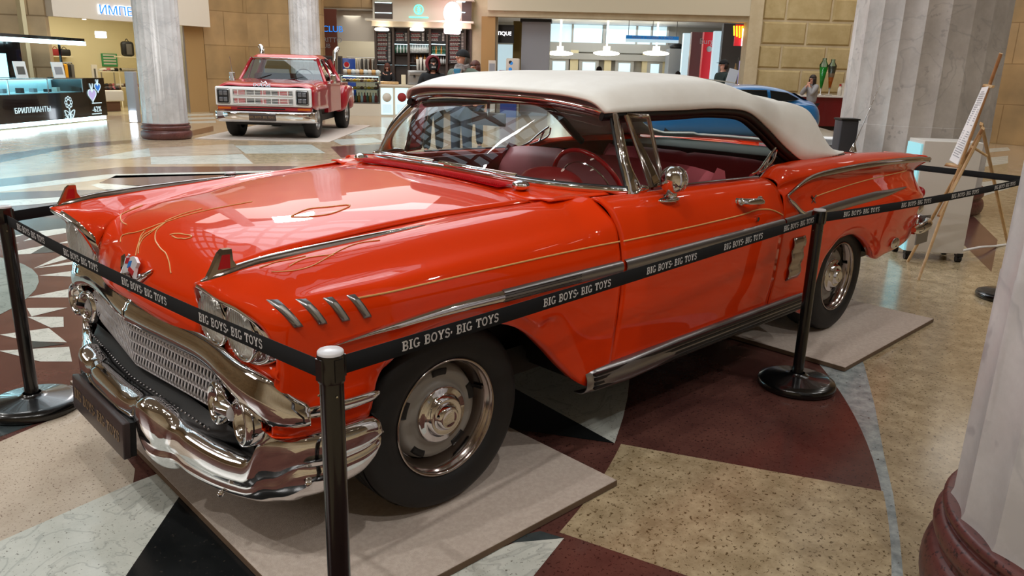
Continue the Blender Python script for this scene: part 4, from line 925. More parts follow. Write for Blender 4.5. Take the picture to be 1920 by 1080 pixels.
# ---- stanchions and belts
POSTS = {'F': V((-.70, -1.312, 0)), 'R': V((2.035, -1.115, 0)), 'L': V((-.842, .985, 0)), 'D': V((4.78, -1.33, 0)), 'E': V((5.15, 1.45, 0)), 'G': V((.35, 1.5, 0))}
def stanchion(k, lab):
    p = POSTS[k]; t = thing('barrier_post', lab, 'barrier post', p, group='black barrier posts round the orange car')
    b = B('post'); b.lathe([(.0005, .004), (.185, .004), (.187, .012), (.187, .028), (.180, .040), (.150, .050), (.06, .060), (.04, .068), (.036, .075)], n=56, T=TR((0, 0, .002))); b.build('base', parent=t)
    b = B('post'); b.lathe([(.0265, .07), (.0265, .828)], n=32); b.lathe([(.0290, .828), (.030, .832), (.030, .886), (.029, .892)], n=32)
    for a in range(4): b.box(.025, .032, -.011, .011, .835, .885, T=RZ(a * PI / 2 + rad(4)))
    b.build('pole', parent=t)
    b = B('postcap'); b.lathe([(.0285, .891), (.0285, .897), (.026, .900), (.0005, .900)], n=32); b.build('cap', parent=t)
    for z in (.872, .80):
        for a in (-100, 170): 
            s_ = B('screw'); s_.sphere((.030 * math.cos(rad(a)), .030 * math.sin(rad(a)), z), .0028, n=6); s_.build('screw', parent=t)
stanchion('F', 'black barrier post nearest the camera, in front of the orange car front wheel')
stanchion('R', 'black barrier post standing beside the rear wheel arch of the orange car')
stanchion('L', 'black barrier post at the left photo edge, in front of the orange car')
stanchion('D', 'black barrier post mostly hidden behind the near marble column')
stanchion('E', 'black barrier post hidden behind the orange car boot')
stanchion('G', 'black barrier post hidden behind the orange car hood')
def belt(a, b_, lab, spans, z=.858, sag=.0, face=1, hgt=.044):
    A, B_ = POSTS[a], POSTS[b_]; d = (B_ - A); L = d.length; d.normalize(); n = V((d.y, -d.x, 0)) * face
    zz = lambda s: z - sag * 4 * (s / L) * (1 - s / L)
    m = B('tape'); N = 24; G = []
    for i in range(N + 1):
        s = .033 + (L - .066) * i / N; p = A + d * s; G.append([tuple(p + n * o + V((0, 0, zz(s) + k * hgt / 2))) for o, k in ((.0008, -1), (.0008, 1), (-.0008, 1), (-.0008, -1), (.0008, -1))])
    m.grid(np.array(G)); t = tag(m.build('belt_barrier'), lab, 'barrier belt', 'black printed belts between the posts')
    polys, wd = slab('BIG BOYS, BIG TOYS', 1)
    for s0, s1 in spans:
        w = B('tapetext'); sc = (s1 - s0) / wd; hh = .0235
        for q in polys:
            if (s1 < s0): sc = (s1 - s0) / wd
            w.add([tuple(A + d * (s0 + x * sc) + n * .0016 + V((0, 0, zz(s0 + x * sc) + (y - .5) * hh))) for x, y in q], [tuple(range(len(q)))])
        w.build('lettering', parent=t)
    return t
belt('F', 'R', 'black belt with white slab lettering along the side of the orange car', [(.197, .530), (.714, 1.045), (1.250, 1.585), (1.794, 2.135), (2.345, 2.68)], z=.857)
belt('F', 'L', 'black belt with white slab lettering across the grille of the orange car', [(.082, -.20) if 0 else (.61, .282), (1.123, .805), (1.631, 1.315), (2.147, 1.826)], z=.845, sag=.02, face=-1)
belt('R', 'D', 'black printed belt running past the tail fin to the near marble column', [(.23, .60), (.846, 1.215), (1.489, 1.89), (2.14, 2.50)], z=.857, sag=.015)
belt('E', 'D', 'plain black belt behind the tail fin of the orange car', [], z=.855, face=1)
belt('L', 'G', 'plain black belt behind the far fender of the orange car', [], z=.85)
# ---- white cabinet on castors, easel and notice
a_, b_ = V((5.50, -.40, 0)), V((5.76, -.73, 0)); Mx, L = frame(a_, b_)
t = thing('white_cabinet', 'white upright cabinet on black castors behind the tail fin, beside the easel', 'cabinet', a_); t.matrix_world = Mx
H_ = 1.02; b = B('whitebox'); b.box(-.02, L + .02, 0, .36, .075, H_, b=.006); b.build('body', parent=t)
M['dimled'] = mat('cyan_lit_edge', (150, 214, 226), .5, emit=.5); b = B('dimled'); b.box(-.035, -.021, .02, .34, .08, H_ - .03); b.build('lit_panel', parent=t)
for x in (.0, L):
    for y in (.03, .33): c = B('dark'); c.cyl((x - .02, y, .03), (x + .02, y, .03), .03, n=14); c.box(x - .025, x + .025, y - .03, y + .03, .05, .08); c.build('castor', parent=t)
# easel: two front legs crossing behind the sheet, one rear prop
t = thing('wooden_easel', 'pale wooden easel leaning to the right beside the white cabinet', 'easel', V((5.1, -.6, 0)))
def barE(p, q, w_=.016, nm='leg', m='wood', par=t):
    b = B(m); b.tube([V(p) - t.location, V(q) - t.location], [w_ * .8, w_ * .8], n=4, ry=w_ * 1.3); return b.build(nm, parent=par)
topE = at(1877, 100, 5.35); l1 = V((4.833, -.724, 0)); l2 = V((5.443, -.425, 0)); j1 = at(1838, 235, 5.25)
barE(l1, topE); barE(l2, at(1843, 240, 5.35)); barE(at(1840, 232, 5.6), V((6.45, -.95, 0))); barE(at(1760, 405, 5.0), at(1838, 255, 5.2), .014, 'rail')
barE(at(1822, 275, 5.45), at(1850, 292, 5.7), .012, 'brace'); barE(at(1775, 308, 5.15), at(1800, 312, 5.0), .014, 'ledge'); barE(at(1845, 160, 5.3), at(1862, 163, 5.2), .012, 'clamp')
P_ = [at(1841, 164, 5.30), at(1853, 162, 5.18), at(1795, 309, 4.98), at(1780, 300, 5.10)]
b = B('paper'); nrm = (P_[1] - P_[0]).cross(P_[3] - P_[0]).normalized() * .004
b.add([p for p in P_] + [p + nrm for p in P_], [(0, 1, 2, 3), (7, 6, 5, 4), (0, 4, 5, 1), (1, 5, 6, 2), (2, 6, 7, 3), (3, 7, 4, 0)]); po = tag(b.build('notice_sheet'), 'white printed notice sheet resting on the wooden easel', 'notice')
b = B('greyp')
for i in range(30):
    u = .06 + .88 * i / 30; e = .12 + .1 * ((i * 7) % 5 == 0); q = lambda a, c: P_[0].lerp(P_[3], c).lerp(P_[1].lerp(P_[2], c), a) - nrm * .2
    if u > .5 and u < .56: continue
    b.add([q(e, u), q(.9 - .2 * ((i * 5) % 7 == 0), u), q(.9 - .2 * ((i * 5) % 7 == 0), u + .012), q(e, u + .012)], [(0, 1, 2, 3)])
b.build('printed_text', parent=po)
c = B('white'); pts = [V((5.86, -.60, .05)), V((6.1, -.62, .03)), V((6.3, -.70, .05)), V((6.8, -.75, .012)), V((7.5, -.9, .012))]
c.tube([tuple(p) for p in curve([tuple(p) for p in pts], 24)], .012, n=6); tag(c.build('power_cable'), 'white cable lying on the floor right of the white cabinet', 'cable')
# ---- shell of the hall: walls round the atrium
WL = [(g2(-700, 12), g2(90, 20.6)), ]
def wall(name, a, b_, z0, z1, m, th=.25):
    Mx, L = frame(a, b_); b = B(m); b.box(0, L, 0, th, z0, z1); o = b.build(name); o.matrix_world = Mx; return struct(o)
wall('wall_left', g2(-900, 18), g2(94, 20.4), 0, 9, 'palewall')
wall('wall_left', g2(386, 24.3), g2(468, 25.4), 0, 9, 'tanwall')
wall('wall_left', g2(94, 20.4), g2(386, 24.3), 2.95, 9, 'tanwall')
wall('wall_back', g2(468, 25.4), g2(606, 25.2), 0, 9, 'tanwall')
wall('wall_back', g2(606, 27.2), g2(890, 27.2), 3.35, 9, 'tanwall')
wall('wall_back', g2(884, 27.0), g2(912, 27.0), 0, 9, 'lime', .5)
wall('wall_back', g2(912, 27.2), g2(932, 27.2), 0, 3.3, 'cream', .5)
wall('wall_back', g2(912, 26.6), g2(1412, 26.0), 3.38, 9, 'cream', .5)
wall('trim_1', g2(912, 26.8), g2(1400, 26.2), 3.20, 3.38, 'lime', .4)
wall('wall_right', g2(1394, 26.0), g2(1418, 26.0), 0, 9, 'lime', .6)
wall('wall_right', g2(1600, 26.2), g2(1840, 21), 0, 9, 'tanwall')
wall('wall_right', g2(1838, 21), g2(2600, 15), 0, 9, 'tanwall')
# rusticated block wall on the right
Mx, L = frame(g2(1418, 26.1), g2(1640, 26.2)); b = B('bigblock'); b.box(0, L, .06, .4, 0, 9, m='lime'); rh = .745; r = 0
for r in range(12):
    x = -((r * .73) % 1.47); 
    while x < L:
        x0, x1 = max(x + .03, .01), min(x + 1.47 - .03, L)
        if x1 - x0 > .05:
            z0, z1 = r * rh + .29 - .745 + .03, r * rh + .29 - .03; z0 = max(z0, 0)
            b.add([(x0, .06, z0), (x1, .06, z0), (x1, .06, z1), (x0, .06, z1), (x0 + .05, 0, z0 + .05), (x1 - .05, 0, z0 + .05), (x1 - .05, 0, z1 - .05), (x0 + .05, 0, z1 - .05)], [(0, 1, 5, 4), (1, 2, 6, 5), (2, 3, 7, 6), (3, 0, 4, 7), (4, 5, 6, 7)], 'bigblock')
        x += 1.47
o = b.build('wall_right'); o.matrix_world = Mx; struct(o)
# walls behind the photographer, seen only in reflections
wall('wall_front', place(-9, -22), place(-9, 22), 0, 9, 'lime')
def sidewall(name, s, m): 
    a, c = place(-9, s), place(26, s); x = V((c.x - a.x, c.y - a.y, 0)); L = x.length; x.normalize(); y = V((-x.y, x.x, 0)) * (1 if s < 0 else -1)
    o = B(m).box(0, L, 0, .3, 0, 9).build(name); o.matrix_world = Matrix(((x.x, y.x, 0, a.x), (x.y, y.y, 0, a.y), (0, 0, 1, 0), (0, 0, 0, 1))); return struct(o)
sidewall('wall_left', -21, 'palewall'); sidewall('wall_right', 21, 'palewall')
# ceiling with the glazed atrium skylight
Rc = RZ(YAW); cc = B('ceil')
def cp(d, s): p = place(d, s); return (p.x, p.y)
def slab_(d0, d1, s0, s1, z0, z1, m): cc.prism([cp(d0, s0), cp(d0, s1), cp(d1, s1), cp(d1, s0)], z0, z1, m)
for q in ((-9, 6, -22, 22), (18, 27.5, -22, 22), (6, 18, -22, -13), (6, 18, .5, 22)): slab_(*q, 9, 9.2, 'ceil')
struct(cc.build('ceiling'))
g = B('sky'); g.prism([cp(6, -13), cp(6, .5), cp(18, .5), cp(18, -13)], 10.2, 10.25); struct(g.build('window_1'))
g = B('ceil')
for s in np.linspace(-13, .5, 11): g.prism([cp(6, s - .06), cp(6, s + .06), cp(18, s + .06), cp(18, s - .06)], 9.6, 9.9)
for d in np.linspace(6, 18, 9): g.prism([cp(d - .06, -13), cp(d - .06, .5), cp(d + .06, .5), cp(d + .06, -13)], 9.5, 9.8)
for a in ((5.9, 6, -13, .5), (18, 18.1, -13, .5), (6, 18, -13.1, -13), (6, 18, .5, .6)): g.prism([cp(a[0], a[2]), cp(a[0], a[3]), cp(a[1], a[3]), cp(a[1], a[2])], 9.0, 10.2)
struct(g.build('window_frame_1'))
# recessed ceiling downlights
def downlight(d, s, r=.16, z=8.96):
    p = place(d, s, z); b = B('lampw'); b.lathe([(.0005, 0), (r, 0), (r, .03), (r + .04, .03), (r + .04, .04)], n=16); o = b.build('ceiling_downlight'); o.location = p
    tag(o, 'small round recessed downlight in the hall ceiling above the aisle', 'ceiling light', 'ceiling downlights'); return o
for s in (9.5, 12):
    for d in np.linspace(-4, 18, 8): downlight(d, s)
for d in (-1.2, -3.5):
    for s in np.linspace(-7, 7, 6): downlight(d, s)
# ================================================================== LEFT SHOP AND JEWELLERY COUNTER
def local(name, m, parent=None): return B(m)
def mesh_at(b, name, Mx, parent=None, **k):
    o = b.build(name, parent=parent, **k)
    if not parent: o.matrix_world = Mx
    return o
def root_at(name, Mx, label, cat, group=None):
    t = thing(name, label, cat, group=group); t.matrix_world = Mx; return t
def lettering(body, size, m, Mx, name='lettering', parent=None, ext=.01, align='CENTER', emit=None):
    """upright lettering on the viewer side (local -y) of a frame"""
    return text(body, size, name, m, parent, T=Mx @ RX(PI / 2), ext=ext, align=align)
M.update(ledblue=mat('led_blue_letters', (40, 120, 220), .5, emit=1.2, ecol=(30, 110, 190)), ledhalo=mat('white_halo', (235, 245, 255), .5, emit=3), shelfm=mat('pale_shelf', (226, 216, 186), .5),
    green=mat('green_poster', (62, 150, 92), .5), tealwrite=mat('cool_white_print', (196, 222, 232), .5, emit=.6), jewel=mat('blue_jewel', (50, 120, 210), .3, emit=.4), lilac=mat('lilac_jewel', (186, 176, 230), .3, emit=.4),
    cyanled=mat('cyan_led', (196, 236, 246), .5, emit=7), yellow=mat('yellow_cloth', (222, 160, 30), .7), greycloth=mat('grey_cloth', (96, 92, 88), .8), redcloth=mat('red_cloth', (150, 34, 34), .7), whitecloth=mat('white_cloth', (214, 208, 196), .8), brownm=mat('brown_leather', (96, 62, 40), .5),
    tanglass=mat('tan_panel', (176, 142, 96), .12), floorshop=mat('shop_floor', (200, 184, 150), .2), whitemesh=mat('shop_sign_white', (226, 216, 200), .45), silverm=mat('silver_metal', (170, 170, 170), .3, .8), screenm=mat('lit_screen', (170, 226, 236), .4, emit=1.6))
Ms, Ls = frame(g2(94, 20.5), g2(386, 24.3))            # shop front line
def shopbox(nm, *a, m='shopwall', **k): return struct(mesh_at(B(m).box(*a, **k), nm, Ms))
SD = 4.2
shopbox('wall_back_1', -.4, Ls + .5, SD, SD + .1, 0, 3.1); shopbox('wall_left_1', -.5, -.4, .1, SD, 0, 3.1); shopbox('wall_right_1', Ls + .5, Ls + .6, .1, SD, 0, 3.1)
shopbox('ceiling_1', -.4, Ls + .5, 0, SD, 3.1, 3.2, m='ceil'); shopbox('floor_1', -.4, Ls + .5, 0, SD, .001, .012, m='floorshop')
area('shop_ceiling_light', Ms @ V((Ls / 2, 2.0, 3.0)), 4, 2.5, 95, (1, .93, .72))
# glass pane and jamb at right of the shop; tan colour carries the reflected wall
xr = (Ms.inverted() @ at(333, 120, 24)).x; shopbox('door_1', xr, Ls, .02, .10, 0, 2.62, m='tanglass'); shopbox('trim_2', xr - .05, xr, 0, .12, 0, 2.62, m='silverm')
# white fascia with lit name
x0 = (Ms.inverted() @ at(101, 20, 20.3)).x; t = root_at('shop_fascia', Ms, 'long white fascia board with blue back-lit lettering over the left shop', 'shop sign')
b = B('whitemesh'); b.box(x0, Ls, -.35, .0, 2.50, 3.42); b.build('board', parent=t)
xl = (Ms.inverted() @ at(191, 20, 21.2)).x; zl_ = (Ms.inverted() @ at(215, 19, 21.2)).z
lettering('ИМПЕРИЯ', .335, 'ledhalo', TR((xl - .02, -.37, zl_)), 'letter_halo', t, .004, 'LEFT'); lettering('ИМПЕРИЯ', .32, 'ledblue', TR((xl, -.39, zl_)), 'lettering', t, .006, 'LEFT')
def mp(px, py, dy):   # point on a plane dy behind the shop front
    o = Ms @ V((0, dy, 0)); n = (Ms.to_3x3() @ V((0, 1, 0))); v = _f + (px - 960) / FPX * _r - (py - 540) / FPX * _u
    k = (o - CAM).dot(n) / v.dot(n); return Ms.inverted() @ (CAM + v * k)
# exit sign, spot lamps
a = mp(190, 65, 1.6); b = B('ledw'); b.box(a.x - .16, a.x + .16, a.y, a.y + .06, a.z - .09, a.z + .09, b=.02); tag(mesh_at(b, 'ceiling_lamp', Ms), 'small bright green-white lamp hanging inside the left shop', 'lamp')
for px, py in ((158, 37), (130, 33)): a = mp(px, py, .8); b = B('lampw'); b.cyl((a.x, a.y, a.z), (a.x, a.y, a.z + .1), .05); b.cyl((a.x, a.y, a.z + .1), (a.x, a.y, 3.1), .01, m='silverm'); tag(mesh_at(b, 'spot_lamp', Ms), 'tiny spot lamp under the ceiling of the left shop', 'lamp', 'spot lamps in the left shop')
# shelving with shoes
def shelf(px0, px1, pys, dy, lab, posts=True, items=None, shade='shelfm'):
    t = root_at('display_shelf', Ms, lab, 'shelf', None); a0, a1 = mp(px0, 100, dy).x, mp(px1, 100, dy).x; zs = []
    for k, py in enumerate(pys):
        z = mp((px0 + px1) / 2, py, dy).z; zs.append(z); b = B(shade); b.box(a0, a1, dy, dy + .4, z - .03, z); b.build('shelf_board', parent=t)
    if posts:
        for x in np.linspace(a0 + .03, a1 - .03, 4): b = B('silverm'); b.box(x - .015, x + .015, dy + .02, dy + .05, 0, max(zs)); b.build('upright', parent=t)
    return a0, a1, zs
def shoe(x, y, z, m, s=1):
    b = B(m); b.tube([(x - .12 * s, y, z + .035), (x - .04 * s, y, z + .045), (x + .05 * s, y, z + .06), (x + .12 * s, y, z + .07)], [.03 * s, .04 * s, .042 * s, .035 * s], n=8, ry=[.03 * s, .034 * s, .04 * s, .05 * s]); b.box(x - .14 * s, x + .14 * s, y - .04 * s, y + .04 * s, z + .002, z + .016)
    return b
random.seed(4)
a0, a1, zs = shelf(185, 258, (134, 163), 3.3, 'pale shelving unit with rows of small shoes along the back of the left shop')
for k, z in enumerate(zs):
    for i in range(9):
        x = a0 + .14 + i * (a1 - a0 - .28) / 8; o = mesh_at(shoe(x, 3.45, z, random.choice(['whitecloth', 'whitecloth', 'pinkvinyl', 'dark', 'brownm'])), 'shoe', Ms)
        tag(o, ['small shoe on the upper shelf of the shoe display in the left shop', 'small shoe on the lower shelf of the shoe display in the left shop'][k], 'shoe', ['shoes on the upper shelf', 'shoes on the lower shelf'][k])
a0, a1, zs = shelf(100, 137, (105,), 3.78, 'short high shelf with bags over the hanging clothes in the left shop', posts=False)
for px, m_, lb in ((106, 'redcloth', 'dark red handbag at the left end of the high shop shelf'), (123, 'dark', 'black handbag at the right end of the high shop shelf')):
    a = mp(px, 104, 3.9); b = B(m_); b.box(a.x - .16, a.x + .16, 3.85, 4.05, zs[0], zs[0] + .2, b=.05); b.tube(curve([(a.x - .08, 3.95, zs[0] + .19), (a.x, 3.95, zs[0] + .27), (a.x + .08, 3.95, zs[0] + .19)], 8), .01, n=5); tag(mesh_at(b, 'handbag', Ms), lb, 'bag')
b = B('silverm'); r0, r1 = mp(103, 117, 3.2), mp(134, 117, 3.2); b.cyl((r0.x, 3.2, r0.z), (r1.x, 3.2, r0.z), .015); b.cyl((r0.x, 3.2, 0), (r0.x, 3.2, r0.z), .015); b.cyl((r1.x, 3.2, 0), (r1.x, 3.2, r0.z), .015); tag(mesh_at(b, 'clothes_rail', Ms), 'metal clothes rail at the back left of the left shop', 'clothes rail')
for i, (px, m_, nm) in enumerate(((106, 'greycloth', 'grey'), (111, 'brownm', 'brown'), (117, 'yellow', 'yellow'), (123, 'dark', 'black'), (129, 'greycloth', 'charcoal'))):
    a = mp(px, 118, 3.2); b = B(m_); b.box(a.x - .055, a.x + .055, 3.0, 3.4, a.z - .75, a.z - .03, b=.04); b.tube([(a.x, 3.2, a.z - .04), (a.x, 3.2, a.z + .02)], .01, n=5)
    tag(mesh_at(b, 'hanging_garment', Ms), nm + ' garment hanging on the rail in the left shop', 'clothes')
a, c = mp(190, 100, SD - .05), mp(222, 125, SD - .05); b = B('green'); b.box(a.x, c.x, SD - .04, SD - .01, c.z, a.z); po = mesh_at(b, 'wall_poster', Ms); tag(po, 'green striped poster on the back wall of the left shop', 'poster')
b = B('whitecloth')
for k in range(4): zz = c.z + (a.z - c.z) * (.16 + .22 * k); b.box(a.x + .05, c.x - .05, SD - .045, SD - .04, zz, zz + .045)
b.build('stripe', parent=po)
a, c = mp(171, 121, 3.0), mp(186, 160, 3.0); b = B('whitecloth'); b.box(a.x, c.x, 3.0, 3.04, c.z - .2, a.z); b.box(a.x + .06, c.x - .06, 2.99, 3.0, c.z - .1, a.z - .12, m='greycloth'); b.box((a.x + c.x) / 2 - .03, (a.x + c.x) / 2 + .03, 3.04, 3.2, 0, c.z); tag(mesh_at(b, 'standing_poster', Ms), 'narrow white framed poster standing left of the green poster', 'poster')
# backpack on the upper shelf
a = mp(242, 106, 3.0); z0 = mp(242, 106, 3.0).z; b = B('dark'); b.box(a.x - .2, a.x + .2, 2.95, 3.15, z0, z0 + .46, b=.09); b.tube(curve([(a.x - .06, 3.05, z0 + .45), (a.x, 3.05, z0 + .53), (a.x + .06, 3.05, z0 + .45)], 8), .012, n=5); bo = mesh_at(b, 'backpack', Ms); tag(bo, 'black backpack with pale print on a high shelf beside the slim column', 'backpack')
b = B('greycloth'); b.box(a.x - .09, a.x + .09, 2.94, 2.955, z0 + .06, z0 + .38, b=.005); b.build('front_print', parent=bo)
b = B('shelfm'); s0 = mp(222, 106, 3); b.box(s0.x, a.x + .7, 2.9, 3.25, z0 - .03, z0 - .002); b.cyl((s0.x + .03, 3.1, 0), (s0.x + .03, 3.1, z0), .015); tag(mesh_at(b, 'high_shelf', Ms), 'thin high shelf carrying the black backpack', 'shelf')
# bench with boots in front
a, c = mp(193, 178, 1.5), mp(232, 199, 1.5); b = B('whitecloth'); b.box(a.x, c.x, 1.4, 2.0, .30, .62, b=.05); b.box(a.x + .1, c.x - .1, 1.5, 1.9, .02, .30, m='brownm'); tag(mesh_at(b, 'shop_bench', Ms), 'pale upholstered bench inside the left shop', 'bench')
for i in range(7): x = a.x + .12 + i * (c.x - a.x - .24) / 6; tag(mesh_at(shoe(x, 1.6, .62, ['dark', 'brownm', 'dark', 'pinkvinyl', 'dark', 'dark', 'brownm'][i], 1.1), 'shoe', Ms), 'dark shoe lined up on the bench inside the left shop', 'shoe', 'shoes on the shop bench')
# security gate between shop and column
a = at(255, 245, 19.5); b = B('greyp'); b.box(-.10, .12, -.1, .1, .0, 1.22, b=.02); b.box(-.06, .10, -.14, -.1, .02, .28, m='ledw'); o = b.build('dark_bin_cabinet'); o.location = (a.x, a.y, 0); o.rotation_euler = (0, 0, YAW - PI / 2); tag(o, 'narrow grey cabinet with lit foot beside the slim column left of the pickup', 'cabinet')
# ---- jewellery counter
Mk, Lk = frame(V((-1.2, 13.55, 0)), V((4.93, 19.0, 0)))
kx = lambda px, py=150: (lambda v: (Mk.inverted() @ (CAM + v * ((Mk.translation - CAM).dot(Mk.to_3x3() @ V((0, 1, 0))) / v.dot(Mk.to_3x3() @ V((0, 1, 0)))))))(_f + (px - 960) / FPX * _r - (py - 540) / FPX * _u)
t = root_at('jewellery_counter', Mk, 'black jewellery counter with lit glass top and LED strip at the floor, far left', 'counter')
zt = kx(198, 146).z; zg = kx(80, 176).z; xg = kx(155, 150).x; xe = kx(198, 180).x
b = B('gblack'); b.box(-1.5, xg, 0, .9, .12, zg); b.box(xg, xe, 0, .9, .12, zt); b.build('body', parent=t)
b = B('cyanled'); b.box(-1.5, xe - .05, .015, .06, .03, .11); b.build('led_strip', parent=t)
M['kglass'] = glassmat('showcase_glass', (214, 240, 244)); b = B('kglass'); b.box(-1.5, xg - .01, .01, .85, zg, zt - .01); b.build('glass_case', parent=t)
b = B('silverm'); 
for x in np.linspace(-1.5, xg - .03, 8): b.box(x - .01, x + .01, 0, .02, zg, zt)
b.box(-1.5, xg, 0, .03, zt - .02, zt); b.build('case_frame', parent=t)
b = B('cyanled'); b.box(-1.5, xg - .1, .70, .76, zt - .05, zt - .02); b.build('case_light', parent=t)
M['casetint'] = mat('case_lit_tint', (206, 232, 236), .6); b = B('casetint'); b.box(-1.5, xg - .02, .80, .83, zg, zt - .02); b.box(-1.5, xg - .02, .06, .8, zg + .001, zg + .01); b.build('case_lit_tint', parent=t)  # panels added in pale cyan so the case interior looks lit
b = B('whitecloth'); random.seed(2)
for i in range(26):
    x = -1.3 + i * (xg + 1.2) / 26; y = .2 + .4 * random.random(); b.box(x, x + .12, y, y + .12, zg + .011, zg + .03 + .09 * random.random(), m=['dark', 'whitecloth', 'greyp'][i % 3])
b.build('jewel_display', parent=t)
lettering('БРИЛЛИАНТЫ', .165, 'tealwrite', TR((kx(26, 207).x, -.012, kx(55, 207).z)), 'lettering', t, .003, 'LEFT'); lettering('ЭПЛ', .14, 'tealwrite', TR((kx(129, 219).x, -.012, kx(129, 219).z)), 'lettering', t, .003)
lettering('-62%', .19, 'tealwrite', TR((kx(181, 205).x, -.012, kx(181, 205).z)), 'lettering', t, .003)
c = kx(128, 192); b = B('tealwrite')
for k in range(8): a = k * PI / 4; b.lathe([(.028, -.004), (.05, -.004)], n=12, T=TR((c.x + .10 * math.cos(a), -.012, c.z + .10 * math.sin(a))) @ RX(PI / 2))
b.tube([(c.x, -.012, c.z - .15), (c.x, -.012, c.z - .42)], .014, n=4)
for s in (-1, 1): b.tube(curve([(c.x, -.012, c.z - .40), (c.x + s * .10, -.012, c.z - .34), (c.x + s * .18, -.012, c.z - .18), (c.x + s * .06, -.012, c.z - .22), (c.x, -.012, c.z - .38)], 16), .012, n=4)
b.build('flower_emblem', parent=t)
def heart(cx, cz, s, m, nm):
    b = B(m); pts = [(cx + s * .062 * 16 * math.sin(a)**3, cz + s * .062 * (13 * math.cos(a) - 5 * math.cos(2 * a) - 2 * math.cos(3 * a) - math.cos(4 * a))) for a in np.linspace(0, 2 * PI, 28, endpoint=False)]
    b.add([(x, -.012, z) for x, z in pts], [tuple(range(28))]); b.tube([(x, -.013, z) for x, z in pts], .012, n=4, closed=True, m='tealwrite'); 
    for q in (-1, 1): b.tube([(cx, -.013, cz + s * .55), (cx + q * s * .35, -.013, cz + s * 1.6)], .014, n=4, m='tealwrite')
    b.build(nm, parent=t)
a = kx(172, 178); heart(a.x, a.z, .17, 'lilac', 'heart_pendant'); a = kx(182, 164); heart(a.x, a.z, .12, 'jewel', 'heart_pendant')
for py in (193, 213): a = kx(181, py); b = B('tealwrite'); b.box(a.x - .2, a.x + .2, -.014, -.011, a.z - .012, a.z + .012); b.build('small_print', parent=t)
# canopy over the counter with light edge and post
zc = kx(80, 76).z; xc = kx(159, 80).x; t2 = root_at('counter_canopy', Mk, 'thin dark canopy with bright light edge above the jewellery counter', 'canopy')
b = B('gblack'); b.box(-1.5, xc, 0, 1.4, zc + .02, zc + .10); b.build('canopy_board', parent=t2); b = B('cyanled'); b.box(-1.5, xc, -.02, .02, zc - .06, zc + .03); b.build('light_edge', parent=t2)
xp = kx(138, 110).x; b = B('gblack'); b.box(xp - .02, xp + .02, .3, .34, zt, zc + .02); b.build('canopy_post', parent=t2)
def kxd(px, py, dy):
    n = Mk.to_3x3() @ V((0, 1, 0)); o = Mk @ V((0, dy, 0)); v = _f + (px - 960) / FPX * _r - (py - 540) / FPX * _u
    return Mk.inverted() @ (CAM + v * ((o - CAM).dot(n) / v.dot(n)))
x1, x2 = kxd(41, 110, 1.0).x, kxd(10, 110, 1.0).x - .25; b = B('gblack'); b.box(x2 - 1.6, x1, 1.0, 1.3, .9, zc + .02); so = mesh_at(b, 'display_tower', Mk); tag(so, 'black display tower with lit screen above the jewellery counter at the left photo edge', 'display')
b = B('screenm'); b.box(x2 - 1.2, x2 + .25, .97, 1.0, kxd(5, 145, 1).z, kxd(5, 100, 1).z); b.build('lit_screen', parent=so)
for px0, px1, lb, py0, py1 in ((47, 66, 'small framed flyer with dark picture standing on the jewellery counter', 122, 145), (117, 135, 'small white flyer standing at the right of the jewellery counter', 121, 145)):
    a, c = kx(px0, py1), kx(px1, py0); b = B('paper'); b.box(0, c.x - a.x, -.008, .008, 0, .36, T=TR((a.x, .2, zt + .002)) @ RX(-.12)); b.box(.07, c.x - a.x - .07, -.012, -.008, .08, .25, m='greycloth' if px0 < 100 else 'greyp', T=TR((a.x, .2, zt + .002)) @ RX(-.12)); tag(mesh_at(b, 'counter_flyer', Mk), lb, 'flyer')
area('counter_glow', Mk @ V((2.4, -.25, .10)), 5.5, .15, 45, (.85, .95, 1), rz=math.atan2(Mk[1][0], Mk[0][0]))
area('case_glow', Mk @ V((2.0, .45, zt - .03)), 4.5, .4, 90, (.8, .95, 1), rz=math.atan2(Mk[1][0], Mk[0][0]))
# ================================================================== RED PICKUP
M.update(truckred=mat('pickup_red', (176, 22, 40), .3, coat=1), amber=mat('amber_lens', (220, 110, 30), .2), truckglass=glassmat('pickup_glass', (150, 165, 165), ior=2.1), lampgrey=mat('lamp_grey', (120, 122, 128), .2, .5), boxwhite=mat('pad_light', (186, 172, 158), .6))
PA, PB = at(421, 262, 13.2), at(601, 262, 13.2)
_pf = V((5.35, 12.85, 0)); _yaw = math.atan2(6.15 - 5.35, 0) 
tk = thing('pickup_truck', 'red square-fronted pickup truck with chrome grille and upright exhaust stacks', 'pickup truck')
# local frame: x to the photo right across the front, y away from the viewer, z up
gx0, gx1 = bz_l = (V((5.15, 12.95, .03)), V((6.78, 11.75, .03)))
Mt, _ = frame(gx0, gx1); W_ = 1.98; c_ = (gx0 + gx1) / 2; x_ = (gx1 - gx0).normalized(); Mt.translation = V((c_.x, c_.y, 0)); Mt = Mt @ RZ(rad(-7)); tk.matrix_world = Mt
def T_(b, nm, **k): return b.build(nm, parent=tk, **k)
# wheels
def twheel(x, y, out):
    T = TR((x, y, .375)) @ (RY(PI / 2) if out > 0 else RY(-PI / 2)); b = B('silverm'); b.lathe([(.0005, .10), (.05, .10), (.06, .05), (.17, .03), (.185, .10), (.20, .115)], n=28, T=T); w_ = T_(b, 'wheel')
    t = B('tyre'); t.lathe([(.20, -.12), (.30, -.135), (.352, -.12), (.37, -.09), (.372, 0), (.37, .09), (.352, .12), (.30, .135), (.20, .115)], n=36, T=T); t.build('tyre', parent=w_)
for x, o in ((-.80, -1), (.80, 1)): twheel(x, .62, o); twheel(x * 1.02, 3.55, o)
